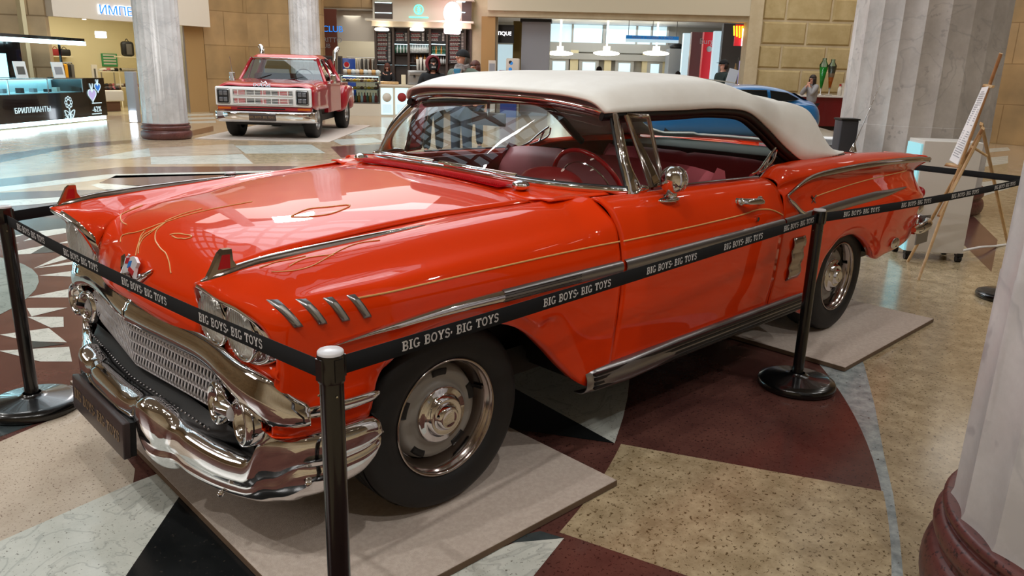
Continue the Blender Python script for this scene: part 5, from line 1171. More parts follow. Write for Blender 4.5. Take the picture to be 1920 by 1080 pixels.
# body: cab + nose
b = B('truckred'); R = []
for y, zh, zb, hw in ((-.02, 1.02, .66, .955), (.10, 1.06, .62, .985), (.6, 1.10, .60, .99), (1.35, 1.14, .60, .985)):
    R.append([(-hw, y, zb), (-hw, y, .86), (-hw * .995, y, zh - .05), (-hw * .93, y, zh), (-.4, y, zh + .035), (0, y, zh + .04), (.4, y, zh + .035), (hw * .93, y, zh), (hw * .995, y, zh - .05), (hw, y, .86), (hw, y, zb)])
b.grid(grid(R, 16, 40)); T_(b, 'hood', auto=50, solid=.01)
b = B('truckred')
for s in (-1, 1):
    g_ = [(s * .985, 1.30, z) for z in (.55, 1.14)]
    b.box(min(s * .90, s * .985), max(s * .90, s * .985), 1.30, 2.65, .50, 1.16)
b.build('cab_side', parent=tk)
b = B('truckred'); R = []
for y, hw, z in ((1.58, .70, 1.60), (1.66, .735, 1.655), (1.9, .76, 1.68), (2.4, .76, 1.68), (2.6, .74, 1.64)): R.append([(-hw, y, z - .05), (-hw * .93, y, z - .005), (-hw * .5, y, z + .025), (0, y, z + .03), (hw * .5, y, z + .025), (hw * .93, y, z - .005), (hw, y, z - .05)])
b.grid(grid(R, 12, 20))
for s in (-1, 1):
    for y0, z0, x0, y1, z1, x1, w_ in ((1.34, 1.13, .93, 1.60, 1.62, .72, .035), (2.62, 1.14, .95, 2.58, 1.62, .74, .06), (1.95, 1.14, .955, 1.95, 1.63, .76, .018)): b.tube([(s * x0, y0, z0), (s * x1, y1, z1)], w_, n=8)
b.box(-.93, .93, 2.60, 2.66, .5, 1.15); b.box(-.75, .75, 2.60, 2.64, 1.15, 1.24); T_(b, 'cab')
b = B('truckglass'); b.add([(-.90, 1.36, 1.15), (.90, 1.36, 1.15), (.70, 1.60, 1.60), (-.70, 1.60, 1.60)], [(0, 1, 2, 3)]); T_(b, 'windscreen')
b = B('chrome'); b.tube([(-.91, 1.34, 1.14), (.91, 1.34, 1.14), (.715, 1.59, 1.62), (-.715, 1.59, 1.62)], .016, n=6, closed=True); T_(b, 'windscreen_trim')
b = B('truckglass'); b.add([(.95, 1.42, 1.16), (.95, 2.55, 1.16), (.745, 2.52, 1.60), (.745, 1.64, 1.60)], [(0, 1, 2, 3)]); T_(b, 'side_window')
b = B('dark'); b.tube([(-.62, 1.33, 1.16), (-.25, 1.42, 1.27)], .008, n=5); T_(b, 'wiper'); b = B('dark'); b.tube([(.02, 1.33, 1.16), (.50, 1.42, 1.24)], .008, n=5); T_(b, 'wiper')
b = B('redcloth'); b.box(-.8, .8, 1.9, 2.1, .6, 1.30, b=.06); T_(b, 'seat'); b = B('dark'); b.box(-.86, .86, 1.38, 1.6, 1.0, 1.14); T_(b, 'dashboard')
b = B('dark'); b.tube([(.42 + .2 * math.cos(a), 1.62 - .08 * math.sin(a), 1.22 + .18 * math.sin(a)) for a in np.linspace(0, 2 * PI, 24, endpoint=False)], .014, n=6, closed=True); T_(b, 'steering_wheel')
# grille: white surround, openings, bars, lamps
b = B('white'); b.box(-.965, .965, -.10, -.02, .66, 1.035, b=.03); go = T_(b, 'grille_surround')
b = B('dark')
for z0, z1 in ((.71, .825), (.875, .985)): b.box(-.60, .60, -.104, -.09, z0, z1)
b.build('grille_opening', parent=go)
for z0, z1 in ((.72, .815), (.885, .975)):
    for x0, x1 in ((-.58, -.36), (.30, .52), (-.05, .06)): b = B('truckred'); b.box(x0, x1, -.106, -.103, z0, z1); b.build('grille_infill', parent=go)
b = B('white')
for z0, z1 in ((.71, .825), (.875, .985)):
    b.tube([(-.6, -.115, z0), (.6, -.115, z0), (.6, -.115, z1), (-.6, -.115, z1)], .012, n=5, closed=True)
    for k in (1, 2, 3): b.box(-.6, .6, -.118, -.104, z0 + (z1 - z0) * k / 4 - .004, z0 + (z1 - z0) * k / 4 + .004)
    for x in np.linspace(-.5, .5, 7): b.box(x - .005, x + .005, -.12, -.104, z0, z1)
b.build('grille_bar', parent=go)
for s in (-1, 1):
    b = B('silverm'); b.box(s * .79 - .13, s * .79 + .13, -.12, -.09, .70, .995, b=.03); ho = T_(b, 'headlight_bezel'); b = B('dark'); b.box(s * .79 - .105, s * .79 + .105, -.128, -.118, .722, .972, b=.02); b.build('bezel_recess', parent=ho)
    for z in (.785, .91):
        for k in (-.045, .045): b = B('lampgrey'); b.box(s * .79 + k - .038, s * .79 + k + .038, -.14, -.125, z - .042, z + .042, b=.008); b.build('lamp', parent=ho)
    b = B('amber'); b.box(s * .80 - .13, s * .80 + .13, -.06, -.03, .595, .635); T_(b, 'indicator')
b = B('truckred'); b.box(-.95, .95, -.05, .1, .57, .66, b=.02); T_(b, 'apron'); b = B('dark'); b.box(-.55, .42, -.055, -.045, .60, .625); T_(b, 'apron_slot')
b = B('chrome'); P_ = [(-1.02, .18), (-.98, -.08), (-.80, -.17), (0, -.2), (.80, -.17), (.98, -.08), (1.02, .18)]
b.grid(grid([[(x, y + .05, .565), (x, y, .555), (x, y - .012, .48), (x, y + .005, .40), (x * .985, y + .06, .345)] for x, y in P_], 30, 12)); T_(b, 'bumper', solid=.01)
b = B('plate'); b.box(-.27, .27, -.235, -.21, .385, .52, b=.01); po = T_(b, 'show_plate')
pol, wd = slab('BIG BOYS, BIG TOYS', .04); b = B('platetext')
for q in pol: b.add([((x - wd / 2) * .95, -.238, z + .435) for x, z in q], [tuple(range(len(q)))])
b.build('plate_lettering', parent=po)
o = text('DODGE', .10, 'hood_lettering', 'chrome', tk, T=TR((-.03, -.03, 1.075)) @ RX(PI / 2 - .5), ext=.006)
b = B('chrome'); b.tube([(-.06, -.0, 1.10), (-.04, -.02, 1.15), (0, -.02, 1.11), (.04, -.02, 1.15), (.06, 0, 1.10)], .012, n=6); T_(b, 'hood_ornament')
for s in (-1, 1):
    b = B('chrome'); b.tube(curve([(s * .86, 2.80, .9), (s * .86, 2.80, 1.72), (s * .86, 2.82, 1.80), (s * .90, 2.92, 1.88)], 20) if s > 0 else curve([(-.86, 2.8, .9), (-.86, 2.8, 1.72), (-.86, 2.82, 1.82), (-.92, 2.92, 1.88)], 20), .058, n=12); T_(b, 'exhaust_stack')
    b = B('chrome'); b.box(s * 1.10 - .06, s * 1.10 + .06, 1.36, 1.40, 1.12, 1.30, b=.01); b.tube([(s * .98, 1.42, 1.12), (s * 1.10, 1.40, 1.12)], .012, n=5); T_(b, 'door_mirror')
b = B('silverm'); b.tube([(-.98, 1.1, 1.13), (-1.03, 1.1, 1.62)], .006, n=5); T_(b, 'antenna')
b = B('truckred'); b.box(-.78, .78, 2.75, 4.6, .55, 1.10, b=.02)
for s in (-1, 1):
    R = [[(s * .78, y, z0), (s * (.78 + w_), y, z0), (s * (.80 + w_), y, (z0 + z1) / 2), (s * (.78 + w_), y, z1), (s * .78, y, z1)] for y, z0, z1, w_ in ((3.0, .45, .62, .10), (3.1, .50, .95, .22), (3.4, .72, 1.02, .25), (3.8, .72, 1.0, .25), (4.1, .5, .92, .2), (4.2, .45, .62, .08))]
    b.grid(grid(R, 14, 10), flip=(s < 0))
T_(b, 'cargo_bed', solid=.005)
b = B('dark'); b.box(-.70, .70, .1, 4.2, .28, .42); b.cyl((-.7, .62, .36), (.7, .62, .36), .05); b.sphere((0, 3.55, .36), .15, n=8); b.box(-.85, .85, .05, 1.0, .42, .60); T_(b, 'chassis')
b = B('carpet'); b.box(-1.35, 1.35, -.35, 4.6, .002, .012); o = mesh_at(b, 'carpet_pad', Mt); tag(o, 'thin beige carpet pad on the floor under the red pickup', 'carpet pad')
# ================================================================== CAFE KIOSK, SHOP BEHIND IT AND ENTRANCE HALL
M.update(kioskcream=mat('kiosk_cream', (216, 206, 188), .5), kbrown=mat('kiosk_brown', (70, 56, 48), .5), board=mat('menu_board', (34, 30, 32), .6), chalk=mat('menu_chalk', (200, 196, 190), .6), chalkred=mat('menu_red', (150, 60, 56), .6),
    cyanstrip=mat('cool_shelf_light', (206, 240, 248), .5, emit=4), teallogo=mat('teal_neon', (90, 225, 205), .5, emit=2.2), pinkglow=mat('pink_white_sign', (255, 214, 226), .5, emit=9), fridge=mat('lit_fridge', (196, 226, 232), .4, emit=.9),
    redbrown=mat('red_brown_panel', (112, 66, 56), .25), pepsiblue=mat('fridge_blue', (24, 62, 140), .3), hallwhite=mat('hall_ceiling_white', (228, 230, 236), .5), glow=mat('glowing_daylight', (200, 226, 236), .5, emit=.8), pale=mat('pale_door_frame', (176, 176, 172), .4),
    lampglobe=mat('warm_lamp_globe', (255, 244, 214), .5, emit=6), redsign=mat('red_banner', (214, 40, 52), .5, emit=.35), bluesign=mat('blue_sign', (40, 120, 190), .5, emit=.6), yellowsign=mat('yellow_neon', (250, 225, 40), .5, emit=2.0), whitesign=mat('white_neon', (250, 250, 255), .5, emit=3),
    bottleg=mat('green_bottle', (44, 92, 70), .15), bottleo=mat('amber_bottle', (176, 118, 40), .15), bottlew=mat('clear_bottle', (206, 214, 212), .15), pastry=mat('pastry', (206, 160, 98), .6), pastryd=mat('dark_pastry', (110, 70, 50), .6), darkhall=mat('dark_shop_sign', (28, 24, 24), .5), ochre=mat('ochre_wall', (150, 122, 60), .6))
dC = 27.0
Mc, Lc = frame(g2(704, dC), g2(884, dC)); Ki = Mc.inverted()
def kp(px, py, dy=0.0, Mx=None):
    Mx = Mx or Mc; o = Mx @ V((0, dy, 0)); n = Mx.to_3x3() @ V((0, 1, 0)); v = _f + (px - 960) / FPX * _r - (py - 540) / FPX * _u
    return Mx.inverted() @ (CAM + v * ((o - CAM).dot(n) / v.dot(n)))
def kbox(b, px0, px1, py0, py1, y0, y1, m=None):
    a, c = kp(px0, py0, y0), kp(px1, py1, y0); return b.box(min(a.x, c.x), max(a.x, c.x), y0, y1, min(a.z, c.z), max(a.z, c.z), m=m)
t = root_at('cafe_back_bar', Mc, 'tall cream cafe back bar with menu boards, lit shelves and round teal logo', 'cafe unit')
zc2 = kp(790, 53).z; ztop = kp(790, 2).z
b = B('kioskcream'); b.box(-.15, Lc + .1, -.9, 1.2, kp(790, 41, -.9).z, kp(790, 41, -.9).z + .06); b.box(0, Lc, -.55, 1.2, zc2, kp(790, 42, -.5).z); b.box(0, Lc, -.3, 1.2, kp(790, 42, -.5).z, ztop); b.box(-.15, Lc + .1, -.7, 1.2, ztop, ztop + .08); b.build('header', parent=t)
b = B('kbrown'); kbox(b, 702, 736, 4, 40, -.34, -.30); kbox(b, 866, 884, 2, 40, -.34, -.30)
b.box(0, Lc, .25, 1.2, 0, zc2); 
for px in (704, 737, 766, 806, 838, 872, 883): a = kp(px, 60, 0); b.box(a.x - .035, a.x + .035, -.05, .25, .9, zc2)
b.build('back_frame', parent=t)
for px0, px1, py in ((703, 734, 5), (703, 734, 24), (856, 872, 3), (856, 872, 23), (740, 765, 83), (768, 805, 83), (809, 835, 83), (809, 835, 103), (705, 780, 122)): b = B('cyanstrip'); kbox(b, px0, px1, py - 1, py + 1, -.36 if py < 40 else .05, -.33 if py < 40 else .08); b.build('shelf_light', parent=t)
for px0, px1, py0, py1 in ((705, 734, 58, 118), (740, 765, 58, 80), (768, 797, 58, 80), (799, 835, 58, 80), (841, 871, 58, 120)):
    b = B('board'); kbox(b, px0, px1, py0, py1, .10, .14); bo = b.build('menu_board', parent=t); random.seed(px0); w_ = B('chalk'); y = py0 + 4
    k = 0
    while y < py1 - 3:
        x = px0 + 2 + 2 * random.random(); 
        while x < px0 + (px1 - px0) * .62: l = 2 + 4 * random.random(); kbox(w_, x, min(x + l, px1 - 8), y, y + 1.3, .09, .10, 'chalk' if k % 3 else 'chalkred'); x += l + .8
        kbox(w_, px1 - 6, px1 - 2, y, y + 1.5, .09, .10, 'chalk'); y += 2.7; k += 1
    w_.build('menu_text', parent=bo)
for px0, px1, py in ((740, 765, 101), (768, 805, 101), (809, 835, 103), (740, 765, 120), (768, 835, 118)): b = B('kbrown'); kbox(b, px0, px1, py, py + 1, -.02, .25); b.build('shelf_board', parent=t)
for px, py in ((716, 56), (782, 56), (852, 56)): a = kp(px, py, -.7); b = B('lampw'); b.lathe([(.0005, -.03), (.20, -.03), (.24, .0), (.22, .05), (.05, .08)], n=24, T=TR(a)); lo = mesh_at(b, 'round_lamp', Mc); tag(lo, 'round glowing lamp under the cafe header, one of three in a row', 'lamp', 'round lamps under the cafe header')
a = kp(785, 18, -.32); b = B('teallogo'); b.lathe([(.135, -.01), (.16, 0), (.135, .01)], n=32, T=TR(a) @ RX(PI / 2))
for k in (-.06, 0, .06): b.box(a.x - .05, a.x + .05, a.y - .01, a.y, a.z + k - .011, a.z + k + .011)
b.box(a.x - .011, a.x + .011, a.y - .01, a.y, a.z - .11, a.z + .11); kbox(b, 767, 803, 31, 34, -.33, -.31); b.build('neon_logo', parent=t)
def bottle(x, y, z, m, nm, lb, grp, Mx=Mc, h=.28, r=.04, cat='bottle'):
    b = B(m); b.lathe([(.0005, 0), (r, 0), (r, h * .6), (r * .4, h * .75), (r * .35, h), (.0005, h)], n=10); o = b.build(nm); o.matrix_world = Mx @ TR((x, y, z)); return tag(o, lb, cat, grp)
random.seed(9)
for px0, px1, py, n, ms, lb in ((742, 763, 100.5, 8, ('bottleg', 'bottlew'), 'green-tinted bottle on the left lit shelf of the cafe back bar'), (770, 804, 100.5, 12, ('bottlew',), 'clear syrup bottle on the middle lit shelf of the cafe back bar'), (811, 834, 102.5, 8, ('bottleg', 'bottleg', 'bottleo'), 'dark or amber bottle on the right lit shelf of the cafe back bar'), (778, 800, 118, 7, ('kbrown', 'bottleo'), 'brown bottle on the lowest shelf of the cafe back bar'), (822, 836, 122, 4, ('bottlew',), 'clear jar at the lower right of the cafe back bar')):
    for i in range(n): a = kp(px0 + (px1 - px0) * i / (n - 1), py, .08); bottle(a.x, .12, a.z + .022, ms[i % len(ms)], 'bottle', lb, lb.split(' on ')[-1].split(' at ')[-1].replace('the ', 'bottles of the ', 1), r=.04, h=.25)
# glowing pink-white ball sign in front of header
a = kp(848, 25, -1.3); b = B('pinkglow'); b.sphere(a, .30, n=18, sc=(.9, .35, 1.15)); b.box(a.x - .26, a.x + .26, a.y - .08, a.y + .08, a.z - .62, a.z - .3, b=.05); b.box(a.x - .03, a.x + .03, a.y, a.y + 1.0, a.z - .02, a.z + .02, m='kbrown'); tag(mesh_at(b, 'glowing_sign', Mc), 'overexposed pink-white glowing sign on the right of the cafe header', 'lit sign')
# counters
Mk2, Lk2 = frame(g2(637, 24.6), g2(760, 25.0))
def k2(px, py, dy=0): return kp(px, py, dy, Mk2)
zct = k2(690, 142).z; x7 = k2(712, 150).x; xE = k2(770, 150).x + .8
t = root_at('cafe_counter', Mk2, 'cream cafe counter with glass pastry case and two lit fridge doors', 'counter')
b = B('kioskcream'); b.box(0, x7, 0, .8, 0, k2(670, 194).z); b.box(-.55, 0, 0, .7, 0, k2(630, 139).z); z_f = k2(740, 162).z; b.box(x7, xE, 0, .8, 0, z_f, m='kioskcream'); b.box(x7 - .02, xE, -.05, .85, z_f, z_f + .05); b.build('body', parent=t)
b = B('silverm')
for x in (0, x7): b.box(x - .02, x + .02, 0, .03, k2(670, 194).z, zct); b.box(x - .02, x + .02, .67, .70, k2(670, 194).z, zct)
zsh = [k2(670, 192).z, k2(670, 168).z, k2(670, 154).z]
for z in zsh: b.box(0, x7, .02, .68, z - .012, z)
b.box(0, x7, 0, .7, zct - .01, zct + .02); b.build('case_frame', parent=t)
b = B('kglass'); b.add([(0, 0, zsh[0]), (x7, 0, zsh[0]), (x7, 0, zct), (0, 0, zct)], [(0, 1, 2, 3)]); b.build('case_glass', parent=t); b = B('cyanstrip'); b.box(.03, x7 - .03, .60, .64, zct - .05, zct - .02); b.build('case_light', parent=t)
for k, (z, n, m1) in enumerate(((zsh[0], 12, 'bottle'), (zsh[1], 10, 'pastry'), (zsh[2], 10, 'pastry'))):
    for i in range(n):
        x = .12 + (x7 - .24) * i / (n - 1)
        if m1 == 'bottle': bottle(x, .25, z, ['bottleg', 'bottleo', 'bottlew', 'redcloth'][i % 4], 'bottle', 'small drink bottle on the bottom shelf of the pastry case', 'drinks in the pastry case', Mk2, .30, .045)
        else:
            b = B(['pastry', 'pastryd', 'pastry', 'yellow'][i % 4]); b.sphere((0, 0, .05), .06, n=8, sc=(1.1, 1, .8)); b.lathe([(.0005, 0), (.07, 0), (.07, .008)], n=12, m='whitecloth'); o = b.build('pastry'); o.matrix_world = Mk2 @ TR((x, .2, z)); tag(o, 'small pastry on a shelf of the glass pastry case', 'pastry', 'pastries in the case')
for j, (p0, p1) in enumerate(((714, 737), (741, 766))):
    a, c = k2(p0, 165), k2(p1, 215); b = B('fridge'); b.box(a.x, c.x, -.02, .0, max(c.z, .05), a.z); fo = b.build('fridge_door', parent=t)
    b = B(['whitecloth', 'redcloth'][j]); b.lathe([(.0005, -.03), (.14, -.03), (.14, -.022)], n=20, T=TR(((a.x + c.x) / 2, 0, a.z - .28)) @ RX(PI / 2) @ TR((0, 0, .055)) if 0 else Matrix.Translation(((a.x + c.x) / 2, -.0, a.z - .28)) @ RX(-PI / 2)); b.build('door_badge', parent=fo)
    b = B('tealwrite'); b.box(a.x + .04, c.x - .04, -.024, -.021, max(c.z, .05) + .05, max(c.z, .05) + .32); b.build('door_print', parent=fo)
# things on the counters
b = B('kioskcream'); 
for i in range(9):
    x = .15 + (x7 - .2) * i / 8; b = B(['whitecloth', 'pastry', 'bottlew'][i % 3]); b.sphere((0, 0, .09), .10, n=8, sc=(1, 1, .75)); b.lathe([(.0005, 0), (.10, 0), (.11, .02)], n=12); o = b.build('covered_cake'); o.matrix_world = Mk2 @ TR((x, .35, zct + .021)); tag(o, 'small covered cake plate on top of the pastry case', 'cake plate', 'cake plates on the pastry case')
a = k2(622, 125); b = B('kbrown'); b.box(a.x - .33, a.x + .33, .1, .16, a.z - .28, a.z + .32); b.box(a.x - .28, a.x + .28, .085, .10, a.z - .24, a.z + .27, m='board'); tag(mesh_at(b, 'chalkboard', Mk2), 'small wooden framed chalkboard standing left of the cafe pastry case', 'chalkboard')
a, c = k2(641, 109, 1.2), k2(661, 136, 1.2); b = B('pepsiblue'); b.box(a.x, c.x + .1, 1.2, 1.7, 0, a.z, b=.03); fo = mesh_at(b, 'drinks_fridge', Mk2); tag(fo, 'blue drinks fridge with a round badge behind the pastry case', 'fridge')
b = B('whitecloth'); e = k2(650, 122, 1.18); b.lathe([(.0005, 0), (.10, 0)], n=20, T=TR(e) @ RX(PI / 2)); b.lathe([(.0005, .004), (.08, .004)], n=20, T=TR(e + V((0, 0, .02))) @ RX(PI / 2), m='red'); b.build('badge', parent=fo)
a = k2(783, 142, .4); b = B('silverm'); b.box(a.x - .32, a.x + .30, .2, .7, z_f + .05, z_f + .50, b=.03); b.box(a.x - .28, a.x + .26, .12, .2, z_f + .36, z_f + .48, b=.01); b.box(a.x - .28, a.x + .26, .10, .2, z_f + .05, z_f + .09); 
for k in (-.12, .12): b.cyl((a.x + k, .14, z_f + .28), (a.x + k, .14, z_f + .36), .03, m='dark')
tag(mesh_at(b, 'coffee_machine', Mk2), 'silver coffee machine on the cafe counter left of the red-hooded person', 'coffee machine')
for i, px in enumerate((783, 789, 796)): a = k2(px, 130, .45); b = B('whitecloth'); b.lathe([(.0005, 0), (.03, 0), (.045, .34 + .05 * (i == 1)), (.0005, .34)], n=12); o = b.build('cup_stack'); o.matrix_world = Mk2 @ TR((a.x, .45, z_f + .51)); tag(o, 'stack of white paper cups on top of the coffee machine', 'cups', 'paper cup stacks')
a = k2(757, 146); b = B('shelfm'); b.box(a.x - .07, a.x + .07, .1, .12, z_f + .052, z_f + .36, b=.01); tag(mesh_at(b, 'tip_board', Mk2), 'small cream upright board on the cafe counter', 'board')
a = k2(733, 148); b = B('wood'); b.box(a.x - .45, a.x + .25, .2, .5, z_f + .052, z_f + .14, b=.02); tag(mesh_at(b, 'pastry_basket', Mk2), 'low wooden pastry tray on the cafe counter in front of the barista', 'tray')
# shop between slim column and kiosk: red-brown pane, white interior, rails of clothes
Mb, Lb = frame(g2(600, 27.0), g2(704, 27.0)); pb = lambda px, py, dy=0: kp(px, py, dy, Mb)
b = B('redbrown'); a = pb(631, 40).x; b.box(-.3, a, 0, .08, 0, 3.3); o = mesh_at(b, 'shop_window_pane', Mb); tag(o, 'red-brown reflective shop pane with faint white lettering right of the slim column', 'shop pane')
text('CAPRITTO', .22, 'pane_lettering', 'greyp', o, T=TR((pb(612, 75).x, -.01, pb(612, 75).z)) @ RX(PI / 2), ext=.003); text('CLUB', .20, 'pane_lettering', 'greyp', o, T=TR((pb(606, 86).x, -.01, pb(606, 86).z)) @ RX(PI / 2), ext=.003); text('CLUB', .28, 'lit_lettering', 'ledblue', o, T=TR((pb(624, 55).x, -.01, pb(624, 55).z)) @ RX(PI / 2), ext=.01)
def hb(nm, *a, m='cream'): return struct(mesh_at(B(m).box(*a), nm, Mb))
hb('wall_back_2', -1, Lb + 3.5, 3.8, 3.9, 0, 3.4, m='cream'); hb('ceiling_2', -1, Lb + 3.5, .2, 3.9, 3.3, 3.4, m='ceil'); hb('wall_left_2', -1.1, -1, .2, 3.9, 0, 3.4)
area('white_shop_light', Mb @ V((Lb / 2 + .3, 2.2, 3.15)), 3, 2.4, 70, (1, .98, .92))
a, c = pb(632, 40, .6), pb(704, 78, .6); b = B('kioskcream'); b.box(a.x, c.x + .3, .6, .7, c.z, 3.3); tag(mesh_at(b, 'shop_bulkhead', Mb), 'plain cream bulkhead over the clothes shop left of the cafe', 'bulkhead')
random.seed(5); rz_ = pb(670, 108, 2).z
b = B('silverm'); b.cyl((a.x, 2, rz_), (c.x + .4, 2, rz_), .015); 
for x in (a.x, (a.x + c.x) / 2, c.x + .35): b.cyl((x, 2, 0), (x, 2, rz_), .012)
tag(mesh_at(b, 'clothes_rail', Mb), 'long clothes rail in the white shop left of the cafe', 'clothes rail')
for i in range(20):
    x = a.x + .1 + i * (c.x + .2 - a.x) / 20; b = B(random.choice(['whitecloth', 'greycloth', 'brownm', 'whitecloth', 'shelfm'])); b.box(x, x + .05, 1.8, 2.2, rz_ - .8, rz_ - .03, b=.02); tag(mesh_at(b, 'hanging_garment', Mb), 'garment hanging on the rail in the white shop left of the cafe', 'clothes', 'garments in the white shop')
# right of the kiosk: pilaster pieces, boutique sign, stands, grey column
b = B('lime'); Mq, Lq = frame(g2(884, 26.9), g2(932, 26.9)); pq = lambda px, py, dy=0: kp(px, py, dy, Mq)
a = pq(903, 40); c = pq(929, 40); b = B('tanglass'); b.box(a.x, c.x, -.04, 0, 0, 3.2); struct(mesh_at(b, 'trim_3', Mq))
Mh, Lh = frame(g2(930, 27.4), g2(1420, 26.8)); ph = lambda px, py, dy=0: kp(px, py, dy, Mh)
a, c = ph(930, 46, .45), ph(963, 81, .45); b = B('darkhall'); b.box(a.x, c.x, .45, .55, c.z, a.z); so = mesh_at(b, 'boutique_sign', Mh); tag(so, 'dark shop sign with white letters between the pilaster and the grey column', 'shop sign')
text('BOUTIQUE', .17, 'lettering', 'whitesign', so, T=TR((ph(959, 63, .44).x, .44, ph(945, 63, .44).z)) @ RX(PI / 2), ext=.004, align='RIGHT')
a, c = ph(930, 82, 1.5), ph(960, 150, 1.5); b = B('glow'); b.box(a.x - .2, c.x, 2.0, 2.05, .9, a.z); b.box(c.x, c.x + .9, 1.5, 2.1, 0, 3.2, m='ochre'); b.box(a.x - .3, a.x - .2, .3, 2.0, 0, 3.2, m='cream'); tag(mesh_at(b, 'boutique_window', Mh), 'bright boutique window with ochre side wall under the dark sign', 'shop front')
a, c = ph(979, 38, .3), ph(1026, 200, .3); b = B('greyp'); b.box(a.x, c.x, .3, 1.1, 0, a.z); b.box(a.x - .06, c.x + .04, .24, 1.16, ph(1000, 41, .3).z, ph(1000, 35, .3).z, m='dark'); tag(mesh_at(b, 'square_grey_column', Mh), 'square grey column with dark capital right of the boutique sign', 'column')
a, c = ph(949, 109, -.6), ph(973, 150, -.6); b = B('whitecloth'); b.box(a.x, c.x, -.6, -.3, 0, a.z, b=.04)
for i in range(9): random.seed(i); x = a.x + .08 + (c.x - a.x - .16) * random.random(); z = a.z - .08 - .5 * random.random(); b.sphere((x, -.60, z), .06, n=8, sc=(1, .2, 1), m=['darkhall', 'red', 'pinkvinyl', 'bluesign'][i % 4])
tag(mesh_at(b, 'dotted_display', Mh), 'white display stand covered with coloured round stickers', 'display stand')
a, c = ph(939, 134, -1.2), ph(969, 150, -1.2); b = B('pepsiblue'); b.box(a.x, c.x, -1.2, -.8, 0, a.z); b.box(a.x - .05, c.x + .05, -1.22, -.78, a.z, a.z + .04, m='redcloth'); tag(mesh_at(b, 'blue_stand', Mh), 'dark blue promotional stand in front of the grey column', 'display stand')
a, c = ph(916, 113, -.9), ph(929, 150, -.9); b = B('whitecloth'); b.box(a.x, c.x, -.9, -.85, 0, a.z); b.box(a.x + .03, c.x - .03, -.91, -.9, a.z - .5, a.z - .1, m='greyp'); tag(mesh_at(b, 'roll_up_banner', Mh), 'narrow white roll-up banner at the pilaster', 'banner')
# entrance hall
dH = 41
Me, Le = frame(g2(930, dH), g2(1270, dH)); pe = lambda px, py, dy=0: kp(px, py, dy, Me)
zcl = pe(1100, 45).z
def eb(nm, *a, m='pale'): return struct(mesh_at(B(m).box(*a), nm, Me))
eb('ceiling_3', -4, Le + 6, -13.2, .3, zcl, zcl + .1, m='hallwhite')
eb('wall_back_3', -4, Le + 3, .3, .4, 0, zcl, m='pale')
b = B('glow'); z1, z0 = pe(1100, 46).z, pe(1100, 80).z
for p0, p1 in ((1027, 1073), (1075, 1130), (1138, 1194), (1196, 1222), (1224, 1252)): b.box(pe(p0, 60).x, pe(p1, 60).x, .2, .29, z0, z1)
struct(mesh_at(b, 'window_2', Me))
b = B('pale'); b.box(-2, Le, .05, .3, z0 - .45, z0); b.box(-2, Le, -.1, .3, pe(1100, 108).z - .1, pe(1100, 104).z + .1)
for p in (1025, 1074, 1134, 1195, 1223, 1253): x = pe(p, 60).x; b.box(x - .05, x + .05, .1, .3, z0, z1)
struct(mesh_at(b, 'window_frame_2', Me))
for i, (p0, p1) in enumerate(((1034, 1062), (1090, 1118), (1158, 1184), (1218, 1238))):
    x0, x1 = pe(p0, 120).x, pe(p1, 120).x; zt_ = pe(1100, 112).z; b = B('pale'); b.box(x0 - .12, x1 + .12, -.02, .1, 0, zt_ + .1); do = mesh_at(b, 'door_%d' % (i + 2), Me); struct(do)
    b = B('glow'); b.box(x0 + .06, x1 - .06, -.05, -.02, .3, zt_ - .12); b.build('pane', parent=do)
b = B('shopwall')
for p0, p1 in ((1069, 1084), (1133, 1146), (1204, 1214), (1240, 1248)): b.box(pe(p0, 120).x, pe(p1, 120).x, -.01, .28, 0, pe(1100, 110).z + .4)
struct(mesh_at(b, 'trim_4', Me))
for i, px in enumerate((1050, 1137, 1230)):
    a = pe(px, 100, -2.5); b = B('lampglobe'); b.sphere(a, .30, n=14, sc=(2.1, 1, .38)); b.cyl((a.x, a.y, a.z), (a.x, a.y, zcl), .04); b.box(a.x - .15, a.x + .15, a.y - .1, a.y + .1, a.z + .1, a.z + .32); tag(mesh_at(b, 'pendant_lamp', Me), 'glowing flat oval pendant lamp over the entrance doors', 'lamp', 'oval pendant lamps over the doors')
for px, py in ((1085, 39), (1102, 39), (1117, 39), (1114, 41), (1200, 40), (1231, 40), (1313, 40), (1329, 40), (1344, 41), (1083, 41)):
    a = pe(px, py, -5); b = B('lampw'); b.cyl((a.x, a.y, zcl - .04), (a.x, a.y, zcl), .08, n=10); tag(mesh_at(b, 'ceiling_downlight', Me), 'small downlight in the white ceiling of the entrance hall', 'ceiling light', 'entrance hall downlights')
# hanging blue-white information sign
a, c = pe(1174, 66, -6), pe(1272, 81, -6); b = B('glow'); b.box(a.x, c.x, -6, -5.9, c.z, a.z); b.box(a.x, c.x, -6.02, -6, a.z - .14, a.z, m='bluesign')
for x in (a.x + .1, (a.x + c.x) / 2, c.x - .1): b.box(x - .012, x + .012, -5.96, -5.94, a.z, zcl, m='greyp')
so = mesh_at(b, 'hanging_sign', Me); tag(so, 'long hanging sign with blue top band in the entrance hall', 'sign')
text('Выход  к  поездам  и  метро', .13, 'lettering', 'white', so, T=TR(((a.x + c.x) / 2, -6.03, a.z - .07)) @ RX(PI / 2), ext=.002)
